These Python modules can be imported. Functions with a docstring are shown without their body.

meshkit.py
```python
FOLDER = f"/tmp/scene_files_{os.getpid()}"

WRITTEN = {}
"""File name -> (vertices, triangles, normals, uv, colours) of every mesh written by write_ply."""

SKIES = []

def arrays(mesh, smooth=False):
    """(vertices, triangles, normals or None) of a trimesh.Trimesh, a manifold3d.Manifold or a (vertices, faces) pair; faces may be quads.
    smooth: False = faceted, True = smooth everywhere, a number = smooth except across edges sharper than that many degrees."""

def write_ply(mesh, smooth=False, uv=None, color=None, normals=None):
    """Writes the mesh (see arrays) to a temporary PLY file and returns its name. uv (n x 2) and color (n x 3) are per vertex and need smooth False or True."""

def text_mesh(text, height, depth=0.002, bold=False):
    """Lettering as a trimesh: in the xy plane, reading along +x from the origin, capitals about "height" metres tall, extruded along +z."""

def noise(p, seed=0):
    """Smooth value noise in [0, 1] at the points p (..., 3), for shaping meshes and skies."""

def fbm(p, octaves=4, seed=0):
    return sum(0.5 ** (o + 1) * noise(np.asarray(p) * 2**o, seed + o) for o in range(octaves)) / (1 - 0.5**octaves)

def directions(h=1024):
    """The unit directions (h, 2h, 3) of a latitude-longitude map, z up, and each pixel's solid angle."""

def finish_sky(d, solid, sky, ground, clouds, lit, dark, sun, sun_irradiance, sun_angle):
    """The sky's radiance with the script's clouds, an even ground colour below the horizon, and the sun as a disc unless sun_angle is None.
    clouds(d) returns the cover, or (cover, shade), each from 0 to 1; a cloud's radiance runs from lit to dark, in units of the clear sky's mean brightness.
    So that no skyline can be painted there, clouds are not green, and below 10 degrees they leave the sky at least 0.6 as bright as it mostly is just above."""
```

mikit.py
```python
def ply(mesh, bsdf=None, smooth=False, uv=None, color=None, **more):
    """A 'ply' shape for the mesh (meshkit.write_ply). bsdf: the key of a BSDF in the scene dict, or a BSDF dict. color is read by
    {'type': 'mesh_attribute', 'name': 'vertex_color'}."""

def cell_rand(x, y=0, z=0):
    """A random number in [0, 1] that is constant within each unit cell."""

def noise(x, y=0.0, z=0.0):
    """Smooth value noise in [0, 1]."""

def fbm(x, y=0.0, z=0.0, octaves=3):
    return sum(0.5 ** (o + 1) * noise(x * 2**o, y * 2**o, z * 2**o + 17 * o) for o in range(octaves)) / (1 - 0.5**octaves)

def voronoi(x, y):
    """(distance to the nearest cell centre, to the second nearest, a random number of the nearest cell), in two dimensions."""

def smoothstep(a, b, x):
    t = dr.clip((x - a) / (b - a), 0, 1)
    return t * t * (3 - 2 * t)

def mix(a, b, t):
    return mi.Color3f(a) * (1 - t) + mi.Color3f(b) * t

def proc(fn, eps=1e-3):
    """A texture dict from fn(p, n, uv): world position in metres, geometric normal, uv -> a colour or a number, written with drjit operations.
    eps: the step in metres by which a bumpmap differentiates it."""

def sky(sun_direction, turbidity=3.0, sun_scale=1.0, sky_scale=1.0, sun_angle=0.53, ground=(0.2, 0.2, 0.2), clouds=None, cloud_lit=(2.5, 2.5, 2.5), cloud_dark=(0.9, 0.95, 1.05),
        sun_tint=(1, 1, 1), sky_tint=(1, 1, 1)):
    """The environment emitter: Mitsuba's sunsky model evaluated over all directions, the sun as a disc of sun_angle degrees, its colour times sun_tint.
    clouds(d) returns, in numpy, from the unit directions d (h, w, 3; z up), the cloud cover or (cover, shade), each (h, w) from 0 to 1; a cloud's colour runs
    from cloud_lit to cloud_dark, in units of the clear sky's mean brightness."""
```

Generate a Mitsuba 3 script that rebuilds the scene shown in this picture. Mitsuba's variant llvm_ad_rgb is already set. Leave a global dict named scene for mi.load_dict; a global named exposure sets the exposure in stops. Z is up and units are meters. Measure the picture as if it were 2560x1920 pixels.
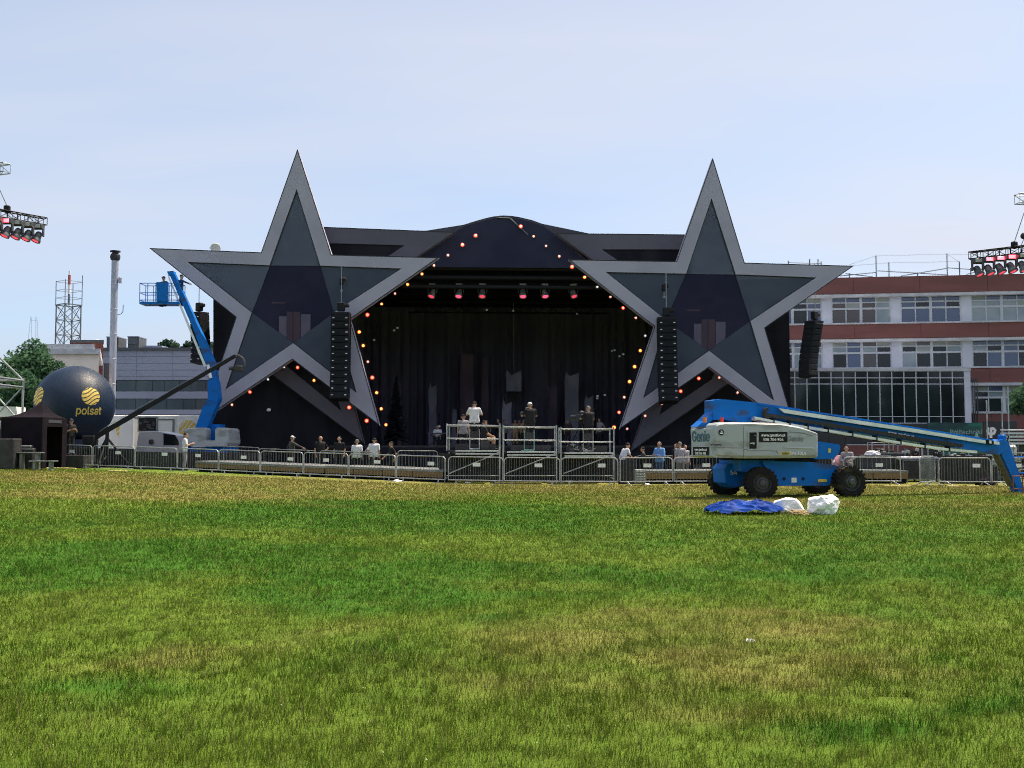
import math, random
import numpy as np
import trimesh, shapely
from shapely.geometry import Polygon, Point, box as sbox
from shapely import affinity
import manifold3d as m3
import mitsuba as mi
import mikit, meshkit

T = mi.ScalarTransform4f
rnd = random.Random(7)
nr = np.random.default_rng(11)
scene, labels = {}, {}

# ------------------------------------------------------------------ camera, sky, exposure
CAM_H, FOC, PITCH = 1.6, 2600 / 2560, math.atan(152 / 2600)
CAM = np.array([0, 0, CAM_H])
FWD = np.array([0, math.cos(PITCH), math.sin(PITCH)])
UPV = np.array([0, -math.sin(PITCH), math.cos(PITCH)])
scene['camera'] = dict(type='perspective', fov=2 * math.degrees(math.atan(0.5 / FOC)), fov_axis='x', near_clip=0.1, far_clip=4000.0,
                       to_world=T().look_at(origin=CAM.tolist(), target=(CAM + FWD).tolist(), up=[0, 0, 1]))
SUN = (0.40, 0.22, 0.88)
SKYMEAN = 0.137                                 # mean brightness of the clear sky above, the unit of the cloud colours


def veil(d):
    """thin high cloud: streaks that run across the sky"""
    p = np.stack([d[..., 0] / (d[..., 2] + 0.16) * 0.45, d[..., 1] / (d[..., 2] + 0.16) * 1.5, 0 * d[..., 2]], -1)
    n = meshkit.fbm(p + 4.0, 5, 3)
    q = meshkit.fbm(p * 0.35 + 9.0, 3, 8)
    low = np.exp(-np.maximum(d[..., 2], 0) / 0.12)          # the layer is seen edge-on near the horizon: thicker and greyer
    sun = np.clip(d @ (np.array(SUN) / np.linalg.norm(SUN)), 0, 1) ** 3
    return np.clip(0.34 + 1.0 * (n - 0.5) + 0.6 * (q - 0.5) + 0.32 * low + 0.45 * sun, 0, 1), np.clip(low * 1.1, 0, 1)


scene['sky'] = mikit.sky(SUN, turbidity=5.0, sun_scale=1.0, sky_scale=1.0, sun_angle=0.6, ground=(0.12, 0.14, 0.07), clouds=veil,
                         cloud_lit=np.array((.196, .189, .196)) / SKYMEAN, cloud_dark=np.array((.098, .114, .155)) / SKYMEAN)
exposure = 2.4

# ------------------------------------------------------------------ helpers: places


def at(px, py, Y):
    """the point at depth Y that stands at this pixel of the (2560 wide) photograph: used to measure the site"""
    a, b = (px - 1280) / 2600, (960 - py) / 2600
    d = np.array([a, FWD[1] + b * UPV[1], FWD[2] + b * UPV[2]])
    return CAM + d * (Y / d[1])


def gz(x, y):
    """height of the lawn: it climbs a little towards the far left"""
    x, y = np.asarray(x, float), np.asarray(y, float)
    s = np.clip((y - 10) / 32, 0, 1)
    s = s * s * (3 - 2 * s)
    r = -x - 3.0
    return 0.027 * s * np.minimum((r + np.sqrt(r * r + 6)) / 2, 24) + 0.02 * (np.sin(x * 0.35 + 1) * np.sin(y * 0.27))


used = {}


def numbered(name):
    n = used.get(name, 0)
    used[name] = n + 1
    return name if n == 0 else f'{name}_{n:03d}'


def thing(name, label=None, cat=None, group=None, kind=None):
    key = numbered(name)
    tag(key, label, cat, group, kind)
    return key


def tag(key, label=None, cat=None, group=None, kind=None):
    d = {k: v for k, v in (('label', label), ('category', cat), ('group', group), ('kind', kind)) if v}
    if d:
        labels[key] = d


def obj(name, mesh, m, parent=None, smooth=False, label=None, cat=None, group=None, kind=None, emit=None, uv=None, color=None):
    key = numbered(f'{parent}__{name}' if parent else name)
    more = {}
    if emit is not None:
        more['emitter'] = {'type': 'area', 'radiance': {'type': 'rgb', 'value': list(map(float, emit))}}
    scene[key] = mikit.ply(mesh, 'mat_' + m, smooth=smooth, uv=uv, color=color, **more)
    tag(key, label, cat, group, kind)
    return key


ORD = 'first second third fourth fifth sixth seventh eighth ninth tenth eleventh twelfth thirteenth fourteenth fifteenth sixteenth seventeenth eighteenth nineteenth twentieth'.split()

# ------------------------------------------------------------------ helpers: shapes
BOXV = np.array([[x, y, z] for x in (-.5, .5) for y in (-.5, .5) for z in (-.5, .5)], float)
BOXF = np.array([[0, 1, 3], [0, 3, 2], [4, 6, 7], [4, 7, 5], [0, 4, 5], [0, 5, 1], [2, 3, 7], [2, 7, 6], [0, 2, 6], [0, 6, 4], [1, 5, 7], [1, 7, 3]])


def frame_of(d, up=(0, 0, 1)):
    d = np.asarray(d, float) / np.linalg.norm(d)
    u = np.asarray(up, float)
    if abs(d @ u) > 0.98:
        u = np.array([0, 1.0, 0])
    a = np.cross(d, u)
    a /= np.linalg.norm(a)
    return d, a, np.cross(a, d)


class MB:
    """collects pieces of one mesh"""

    def __init__(self):
        self.v, self.f, self.n = [], [], 0

    def add(self, v, f):
        v, f = np.asarray(v, float), np.asarray(f, int)
        if f.shape[1] == 4:
            f = np.vstack([f[:, [0, 1, 2]], f[:, [0, 2, 3]]])
        self.v.append(v)
        self.f.append(f + self.n)
        self.n += len(v)
        return self

    def box(self, x0, x1, y0, y1, z0, z1):
        return self.add(BOXV * [x1 - x0, y1 - y0, z1 - z0] + [(x0 + x1) / 2, (y0 + y1) / 2, (z0 + z1) / 2], BOXF)

    def rbox(self, c, size, yaw=0.0, b=0.0):
        """box standing on c (centre of its base), turned by yaw, edges cut by b"""
        sx, sy, sz = size
        if b > 0:
            p = np.array([[x * (sx / 2 - (b if k != 0 else 0)), y * (sy / 2 - (b if k != 1 else 0)), z * (sz / 2 - (b if k != 2 else 0))]
                          for x in (-1, 1) for y in (-1, 1) for z in (-1, 1) for k in range(3)])
            h = trimesh.convex.convex_hull(p)
            v, f = np.array(h.vertices), np.array(h.faces)
        else:
            v, f = BOXV * size, BOXF
        v = v + [0, 0, sz / 2]
        co, si = math.cos(yaw), math.sin(yaw)
        return self.add(np.stack([v[:, 0] * co - v[:, 1] * si, v[:, 0] * si + v[:, 1] * co, v[:, 2]], 1) + c, f)

    def beam(self, p0, p1, w, h=None, up=(0, 0, 1)):
        p0, p1 = np.asarray(p0, float), np.asarray(p1, float)
        d, a, u = frame_of(p1 - p0, up)
        h = h or w
        v = BOXV[:, :1] * np.linalg.norm(p1 - p0) * d + BOXV[:, 1:2] * w * a + BOXV[:, 2:] * h * u + (p0 + p1) / 2
        return self.add(v, BOXF)

    def tube(self, p0, p1, r, n=8, r1=None, cap=True):
        p0, p1 = np.asarray(p0, float), np.asarray(p1, float)
        d, a, u = frame_of(p1 - p0)
        t = np.arange(n) * 2 * np.pi / n
        ring = np.cos(t)[:, None] * a + np.sin(t)[:, None] * u
        v = np.vstack([p0 + ring * r, p1 + ring * (r if r1 is None else r1), [p0], [p1]])
        i = np.arange(n)
        j = (i + 1) % n
        f = [np.stack([i, j, j + n], 1), np.stack([i, j + n, i + n], 1)]
        if cap:
            f += [np.stack([j, i, i * 0 + 2 * n], 1), np.stack([i + n, j + n, i * 0 + 2 * n + 1], 1)]
        return self.add(v, np.vstack(f)[:, ::-1])

    def path(self, pts, r, n=6):
        for a, b in zip(pts[:-1], pts[1:]):
            self.tube(a, b, r, n)
        return self

    def lathe(self, c, prof, n=16, axis=(0, 0, 1)):
        """prof: (radius, height) pairs along the axis"""
        d, a, u = frame_of(axis)
        t = np.arange(n) * 2 * np.pi / n
        ring = np.cos(t)[:, None] * a + np.sin(t)[:, None] * u
        v = np.vstack([np.asarray(c) + ring * max(r, 1e-4) + d * h for r, h in prof])
        i = np.arange(n)
        j = (i + 1) % n
        f = np.vstack([np.vstack([np.stack([i, j, j + n], 1), np.stack([i, j + n, i + n], 1)]) + k * n for k in range(len(prof) - 1)])
        return self.add(v, f[:, ::-1])

    def ball(self, c, r, sub=1, scale=(1, 1, 1)):
        s = trimesh.creation.icosphere(subdivisions=sub, radius=r)
        return self.add(np.array(s.vertices) * scale + c, s.faces)

    def hull(self, p):
        h = trimesh.convex.convex_hull(np.asarray(p, float))
        return self.add(h.vertices, h.faces)

    def slab(self, poly, fn, d0, d1):
        """extrudes a shapely polygon (a, b) between depths d0 and d1; fn(a, b, d) gives the points"""
        for g in getattr(poly, 'geoms', [poly]):
            if g.area < 1e-9:
                continue
            e = trimesh.creation.extrude_polygon(g, abs(d1 - d0), engine='earcut')
            v = np.array(e.vertices)
            w = fn(v[:, 0], v[:, 1], v[:, 2] + min(d0, d1))
            f = np.array(e.faces)
            o = trimesh.Trimesh(w, f, process=False)
            if o.volume < 0:
                f = f[:, ::-1]
            self.add(w, f)
        return self

    def mf(self, m):
        q = m.to_mesh()
        return self.add(q.vert_properties[:, :3], q.tri_verts)

    def mesh(self):
        return np.vstack(self.v), np.vstack(self.f)

    def build(self, name, m, parent=None, **k):
        return obj(name, self.mesh(), m, parent, **k)


def rot2(a):
    return np.array([[math.cos(a), -math.sin(a)], [math.sin(a), math.cos(a)]])


def text_on(mb, s, h, o, ux, uy, bold=False, depth=0.004, center=True, squeeze=1.0):
    """lettering in the plane through o spanned by ux, uy (unit vectors)"""
    t = meshkit.text_mesh(s, h, depth, bold)
    v = np.array(t.vertices)
    if center:
        v[:, 0] -= (v[:, 0].min() + v[:, 0].max()) / 2
    v[:, 0] *= squeeze
    ux, uy = np.asarray(ux, float), np.asarray(uy, float)
    n = np.cross(ux, uy)
    mb.add(np.asarray(o) + v[:, :1] * ux + v[:, 1:2] * uy + v[:, 2:] * n, t.faces)


# ------------------------------------------------------------------ materials
def mat(name, c, rough=0.6, metal=0.0, spec=0.5, two=True, coat=0.0, bump=None, sheen=0.0, aniso=None):
    base = c if isinstance(c, dict) else {'type': 'rgb', 'value': list(map(float, c))}
    b = dict(type='principled', base_color=base, roughness=float(rough), metallic=float(metal), specular=float(spec))
    if coat:
        b |= dict(clearcoat=float(coat), clearcoat_gloss=0.85)
    if sheen:
        b |= dict(sheen=float(sheen))
    if bump:
        b = dict(type='bumpmap', arbitrary=bump[0], scale=float(bump[1]), nested=b)
    scene['mat_' + name] = dict(type='twosided', nested=b) if two else b


def mottled(a, b, s, stretch=(1, 1, 1), oct=3):
    return mikit.proc(lambda p, n, uv: mikit.mix(a, b, mikit.smoothstep(0.3, 0.7, mikit.fbm(p.x * s * stretch[0], p.y * s * stretch[1], p.z * s * stretch[2], oct))))


mat('black_cloth', mottled((0.012, 0.013, 0.018), (0.020, 0.021, 0.027), 1.2, (1, 1, .3)), 0.95, spec=0.1)
mat('black_gable', mottled((0.021, 0.024, 0.052), (0.028, 0.031, 0.062), 0.6), 0.9, spec=0.2)
mat('interior_cloth', mottled((0.14, 0.13, 0.19), (0.19, 0.17, 0.23), 0.7, (1, 1, .1)), 0.95, spec=0.1)
mat('star_grey', mottled((0.310, 0.305, 0.390), (0.350, 0.345, 0.435), 0.5), 0.75, spec=0.25)
mat('star_mesh', mottled((0.056, 0.072, 0.110), (0.066, 0.082, 0.120), 0.8), 0.85, spec=0.2)
scene['mat_star_mesh'] = dict(type='mask', opacity=0.86, nested=scene['mat_star_mesh'])      # open scrim: some of what is behind shows through
mat('star_screen', mottled((0.017, 0.018, 0.042), (0.026, 0.024, 0.052), 0.7), 0.7, spec=0.1)
mat('set_column', mottled((0.32, 0.31, 0.39), (0.44, 0.41, 0.49), 1.5, (1, 1, .4)), 0.8)
mat('set_dark', mottled((0.24, 0.23, 0.30), (0.33, 0.31, 0.39), 1.5, (1, 1, .4)), 0.8)
mat('set_red', mottled((0.13, 0.09, 0.13), (0.19, 0.13, 0.17), 1.5, (1, 1, .4)), 0.8)
mat('screen_column', mottled((0.080, 0.072, 0.120), (0.10, 0.088, 0.135), 1.5, (1, 1, .4)), 0.6, spec=0.3)
mat('screen_red', mottled((0.046, 0.026, 0.046), (0.056, 0.034, 0.055), 1.5, (1, 1, .4)), 0.6, spec=0.3)
mat('wing_grey', mottled((0.088, 0.088, 0.118), (0.102, 0.101, 0.132), 0.5), 0.8, spec=0.2)
mat('edge_dark', (0.02, 0.022, 0.028), 0.7)
mat('roof_tarp', mottled((0.045, 0.045, 0.060), (0.065, 0.065, 0.080), 0.6), 0.7)
mat('speaker', mottled((0.008, 0.010, 0.014), (0.013, 0.015, 0.019), 6), 0.7, spec=0.15)
mat('black_metal', (0.014, 0.015, 0.018), 0.65, spec=0.2)
mat('black_plastic', (0.02, 0.02, 0.024), 0.5)
mat('white_paint', (0.75, 0.76, 0.78), 0.5)
mat('galv', mottled((0.33, 0.36, 0.38), (0.50, 0.52, 0.54), 3.0), 0.42, metal=0.75)
mat('galv_dull', mottled((0.16, 0.18, 0.18), (0.25, 0.27, 0.27), 3.0), 0.5, metal=0.5)
mat('alu', mottled((0.62, 0.65, 0.68), (0.78, 0.79, 0.80), 2.0), 0.35, metal=0.7)
mat('sign_white', (0.72, 0.76, 0.76), 0.5)
mat('print_black', (0.012, 0.012, 0.013), 0.6, spec=0.2)
mat('print_white', (0.82, 0.82, 0.82), 0.5)
mat('print_grey', (0.15, 0.16, 0.17), 0.5)
mat('print_yellow', mottled((0.60, 0.46, 0.10), (0.72, 0.52, 0.12), 4), 0.5)
mat('print_teal', (0.045, 0.12, 0.17), 0.5)
mat('plywood', mikit.proc(lambda p, n, uv: mikit.mix((0.12, 0.075, 0.03), (0.22, 0.15, 0.065), mikit.fbm(p.x * 1.3, p.y * 3, p.z * 22, 3))), 0.7)
mat('deck_black', mottled((0.018, 0.018, 0.02), (0.04, 0.038, 0.036), 2.5), 0.7)


def soiled(clean, clean2, dirt, amount, s):
    """paint with grime in patches and thin scratches of bare primer"""
    def fn(p, n, uv):
        c = mikit.mix(clean, clean2, mikit.fbm(p.x * s, p.y * s, p.z * s, 3))
        g = mikit.fbm(p.x * 1.7 + 5.0, p.y * 1.7, p.z * 3.1, 5)
        c = mikit.mix(c, mi.Color3f(dirt), amount * mikit.smoothstep(0.54, 0.74, g))
        k = mikit.noise(p.x * 5.0, p.y * 5.0, p.z * 70.0)
        return mikit.mix(c, mi.Color3f(0.30, 0.30, 0.29), 0.45 * mikit.smoothstep(0.90, 0.97, k) * mikit.smoothstep(0.5, 0.6, mikit.noise(p.x * 2.0, p.y * 2.0, p.z * 2.0)))
    return mikit.proc(fn)


mat('lift_blue', soiled((0.001, 0.125, 0.48), (0.003, 0.15, 0.55), (0.045, 0.060, 0.085), 0.75, 2.2), 0.48, spec=0.18)
mat('hydraulic', (0.07, 0.07, 0.075), 0.4, metal=0.4)
mat('lift_grey', soiled((0.33, 0.37, 0.395), (0.38, 0.415, 0.44), (0.17, 0.165, 0.14), 0.6, 1.3), 0.42, coat=0.2)
mat('tyre', soiled((0.011, 0.011, 0.012), (0.022, 0.021, 0.020), (0.085, 0.072, 0.045), 0.7, 9.0), 0.9, spec=0.15)
mat('rim', mottled((0.04, 0.045, 0.045), (0.075, 0.078, 0.075), 8), 0.6, metal=0.2)
mat('hub', mottled((0.045, 0.05, 0.055), (0.08, 0.085, 0.09), 8), 0.6)
mat('cable_chain', (0.022, 0.022, 0.022), 0.7)
mat('orange_lens', (0.75, 0.22, 0.03), 0.3)
mat('red_lens', (0.62, 0.035, 0.03), 0.3)
mat('red_metal', (0.30, 0.02, 0.015), 0.35, metal=0.2)
mat('steel_rod', (0.3, 0.32, 0.34), 0.4, metal=0.6)
mat('fixture_body', mottled((0.16, 0.165, 0.20), (0.30, 0.31, 0.36), 5), 0.45)
mat('fixture_grey', (0.05, 0.053, 0.068), 0.6)
mat('label_card', (0.40, 0.43, 0.42), 0.6)
mat('lamp_off', (0.85, 0.85, 0.85), 0.2)
mat('lamp_dish', (0.16, 0.16, 0.165), 0.45, metal=0.3)
mat('fixture_dark', mottled((0.045, 0.046, 0.056), (0.13, 0.135, 0.155), 7), 0.45)
mat('clover', (0.52, 0.53, 0.36), 0.8)
mat('red_cladding', mottled((0.155, 0.056, 0.053), (0.185, 0.067, 0.062), 0.9, (.4, .4, 2.4)), 0.7)
mat('plaster_pale', mottled((0.54, 0.56, 0.66), (0.63, 0.65, 0.75), 0.7), 0.85)
mat('frame_white', (0.50, 0.52, 0.58), 0.5)
mat('ledge_white', mottled((0.40, 0.41, 0.45), (0.52, 0.53, 0.56), 1.5), 0.6)
mat('roof_felt', (0.06, 0.06, 0.065), 0.9)
mat('glass_dark', (0.008, 0.011, 0.014), 0.06, spec=0.5)
mat('glass_blue', (0.055, 0.085, 0.17), 0.06, spec=0.75)
mat('glass_pale', mottled((0.20, 0.26, 0.30), (0.28, 0.33, 0.36), 0.8), 0.12, spec=0.6)
mat('glass_brown', (0.055, 0.045, 0.048), 0.07, spec=0.7)
mat('glass_green', mottled((0.014, 0.024, 0.026), (0.020, 0.030, 0.032), 0.3), 0.05, spec=0.4)
mat('blind', (0.30, 0.33, 0.33), 0.8)
mat('banner_teal', mikit.proc(lambda p, n, uv: mikit.mix((0.015, 0.055, 0.060), (0.020, 0.150, 0.110), mikit.smoothstep(0.35, 0.65, mikit.fbm(p.x * .9, p.z * 1.6, 3.0)))), 0.7)
mat('banner_pale', (0.30, 0.42, 0.45), 0.7)
mat('hoarding', mottled((0.03, 0.035, 0.04), (0.045, 0.05, 0.055), 0.8), 0.8)
mat('siding', mottled((0.245, 0.275, 0.36), (0.285, 0.315, 0.40), 0.5, (.3, .3, 1)), 0.6)
mat('siding_dark', (0.07, 0.08, 0.09), 0.6)
mat('strip_glass', mottled((0.045, 0.075, 0.092), (0.070, 0.105, 0.120), 0.5, (1, 1, .3)), 0.2, spec=0.4)
mat('cream_wall', mottled((0.80, 0.71, 0.64), (0.86, 0.77, 0.70), 0.5), 0.85)
mat('brick_red', mottled((0.14, 0.045, 0.04), (0.20, 0.065, 0.05), 1.2), 0.85)
mat('chimney', mottled((0.25, 0.275, 0.34), (0.32, 0.345, 0.41), 0.6, (1, 1, .15)), 0.45, metal=0.3)
mat('tower_steel', (0.15, 0.18, 0.21), 0.6)
mat('tower_red', (0.42, 0.10, 0.10), 0.6)
mat('balloon', mottled((0.005, 0.017, 0.042), (0.008, 0.022, 0.052), 1.5), 0.52, spec=0.42)
mat('tent', mottled((0.009, 0.007, 0.011), (0.013, 0.010, 0.015), 2), 0.9, spec=0.1)
mat('truck_white', mottled((0.74, 0.73, 0.70), (0.82, 0.81, 0.78), 1.2), 0.45)
mat('van_silver', mottled((0.34, 0.33, 0.37), (0.40, 0.39, 0.42), 1.2), 0.35, metal=0.25)
mat('tarp_blue', mottled((0.003, 0.042, 0.27), (0.006, 0.062, 0.36), 3.0), 0.6, spec=0.12)
mat('bag_white', mottled((0.82, 0.83, 0.86), (0.88, 0.89, 0.91), 5), 0.55)
mat('cardboard', mottled((0.26, 0.19, 0.09), (0.34, 0.26, 0.14), 5), 0.85)
mat('bark', mottled((0.05, 0.038, 0.025), (0.09, 0.07, 0.05), 3), 0.9)
mat('yellow_plank', mottled((0.55, 0.45, 0.14), (0.66, 0.56, 0.22), 2), 0.7)
mat('ibc', (0.55, 0.57, 0.60), 0.4)
mat('case_black', mottled((0.018, 0.018, 0.02), (0.03, 0.03, 0.032), 3), 0.6)
mat('asphalt', mottled((0.045, 0.045, 0.045), (0.07, 0.068, 0.064), 1.5), 0.9)
mat('rust', (0.20, 0.08, 0.04), 0.8)
mat('teal_rubber', (0.10, 0.22, 0.21), 0.6)
for nm, c in dict(skin=(0.40, 0.24, 0.17), skin_b=(0.30, 0.17, 0.11), hair_dark=(0.02, 0.016, 0.013), hair_grey=(0.16, 0.15, 0.14), tee_white=(0.62, 0.62, 0.66), tee_black=(0.014, 0.014, 0.016),
                  tee_grey=(0.26, 0.25, 0.28), shirt_blue=(0.14, 0.29, 0.58), jeans=(0.05, 0.09, 0.17), trousers_dark=(0.022, 0.022, 0.026), shorts_tan=(0.36, 0.27, 0.16), shorts_grey=(0.14, 0.135, 0.13),
                  jacket_grey=(0.055, 0.052, 0.048), shoe=(0.03, 0.03, 0.03), cap_white=(0.7, 0.7, 0.7), tan_shirt=(0.38, 0.26, 0.17), hat_navy=(0.02, 0.025, 0.05), pink=(0.45, 0.22, 0.25), overall_blue=(0.02, 0.05, 0.12)).items():
    mat(nm, c, 0.8, spec=0.25)
for nm, dt in (('grass', 0.9), ('leaf', 0.7)):
    scene['mat_' + nm] = dict(type='principledthin', base_color={'type': 'mesh_attribute', 'name': 'vertex_color'}, roughness=0.55, diff_trans=dt, spec_trans=0.0, eta=1.4)
scene['mat_lawn'] = dict(type='twosided', nested=dict(type='principled', base_color={'type': 'mesh_attribute', 'name': 'vertex_color'}, roughness=0.95, specular=0.1))

# ------------------------------------------------------------------ lawn and paved ground
def blob(x, y, cx, cy, rx, ry):
    d = ((x - cx) / rx) ** 2 + ((y - cy) / ry) ** 2
    return np.clip(1.25 - d, 0, 1)


def lawn_color(x, y):
    """sward colour: lush, tired and dried-out patches (natural colour of the grass at each place)"""
    x, y = np.asarray(x, float), np.asarray(y, float)
    p = np.stack([x, y, 0 * x], -1)
    w = meshkit.fbm(p * 0.45, 4, 1) - 0.5
    w2 = meshkit.fbm(p * 0.45 + 31.0, 4, 2) - 0.5
    xx, yy = x + 3.0 * w, y + 5.0 * w2
    lush = 0 * x
    for cx, cy, rx, ry, k in ((-2.6, 23.5, 6.2, 6.2, .95), (-5.6, 14.2, 4.2, 3.0, 1.0), (-1.3, 12.4, 2.0, 2.2, .9), (4.9, 13.5, 2.4, 3.4, .75), (1.6, 13.0, 1.6, 1.8, .7),
                              (2.6, 19.5, 3.0, 3.6, .5), (6.8, 18.5, 3.5, 3.6, .55), (3.0, 6.9, .55, .5, .9), (1.9, 5.9, .8, .4, .7), (-2.75, 6.3, .6, .5, .55), (-0.9, 6.9, .8, .5, .4),
                              (0.0, 9.4, .35, .5, .6), (3.4, 9.8, 1.0, .6, .35), (-8.5, 19.5, 3.0, 3.0, .5), (9.5, 25.0, 4.0, 3.0, .4)):
        lush = np.maximum(lush, k * blob(xx, yy, cx, cy, rx, ry))
    dry = 0 * x
    for cx, cy, rx, ry, k in ((0, 40, 40, 7.5, .85), (-9, 31, 8, 4, .75), (6, 30, 5, 4.5, .7), (1.4, 8.6, 2.0, 1.4, .5), (-2.6, 7.9, 1.0, .8, .4), (2.2, 8.6, 1.6, 1.2, .4), (0.3, 6.6, 1.5, .9, .4), (-1.0, 8.9, 1.2, .8, .35), (12, 27, 5, 4, .5)):
        dry = np.maximum(dry, k * blob(xx, yy, cx, cy, rx, ry))
    f = meshkit.fbm(p * 1.7 + 7.0, 4, 5)
    lush = np.clip(lush * (0.5 + 0.85 * f) + 0.7 * (f - 0.58), 0, .72)[..., None]
    g = meshkit.fbm(p * 2.6 + 3.0, 3, 9)
    dry = np.clip(dry * (0.55 + 0.9 * g) + 0.6 * (g - 0.62), 0, 1)[..., None]
    base = np.array([0.082, 0.132, 0.0155])
    c = base * (1 - dry) + np.array([0.170, 0.150, 0.045]) * dry
    c = c * (1 - lush) + np.array([0.020, 0.090, 0.0075]) * lush
    m = meshkit.fbm(p * 6.0, 2, 4)[..., None]
    return c * (0.8 + 0.4 * m)


def grid_sheet(xs, ys, zfn, cfn=None):
    X, Y = np.meshgrid(xs, ys, indexing='ij')
    v = np.stack([X, Y, zfn(X, Y)], -1).reshape(-1, 3)
    n, m = X.shape
    i = (np.arange(n - 1)[:, None] * m + np.arange(m - 1)).ravel()
    f = np.stack([i, i + m, i + m + 1, i + 1], 1)
    f = np.vstack([f[:, [0, 1, 2]], f[:, [0, 2, 3]]])
    return (v, f), (None if cfn is None else cfn(v[:, 0], v[:, 1]))


xs = np.concatenate([[-900, -300, -120, -70], np.arange(-45, 45.1, 0.4), [70, 120, 300, 900]])
ys = np.concatenate([[-300, -80, -30, -12, -4], np.arange(0, 16, 0.12), np.arange(16, 51.2, 0.3)])
sh, col = grid_sheet(xs, ys, gz, lawn_color)
obj('lawn', sh, 'lawn', smooth=True, color=col, label='wide uneven lawn with lush green and dried patches in front of the stage', kind='structure')
sh, _ = grid_sheet(np.concatenate([[-1500, -500, -150, -80], np.arange(-50, 51, 2.0), [80, 150, 500, 1500]]), np.concatenate([[50.8], np.arange(52.5, 90, 2.5), [120, 200, 500, 1500, 3500]]), lambda x, y: gz(x, y) - 0.004)
obj('paved_ground', sh, 'asphalt', smooth=True, label='dark trampled yard ground behind the crowd barriers', kind='structure')


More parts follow.
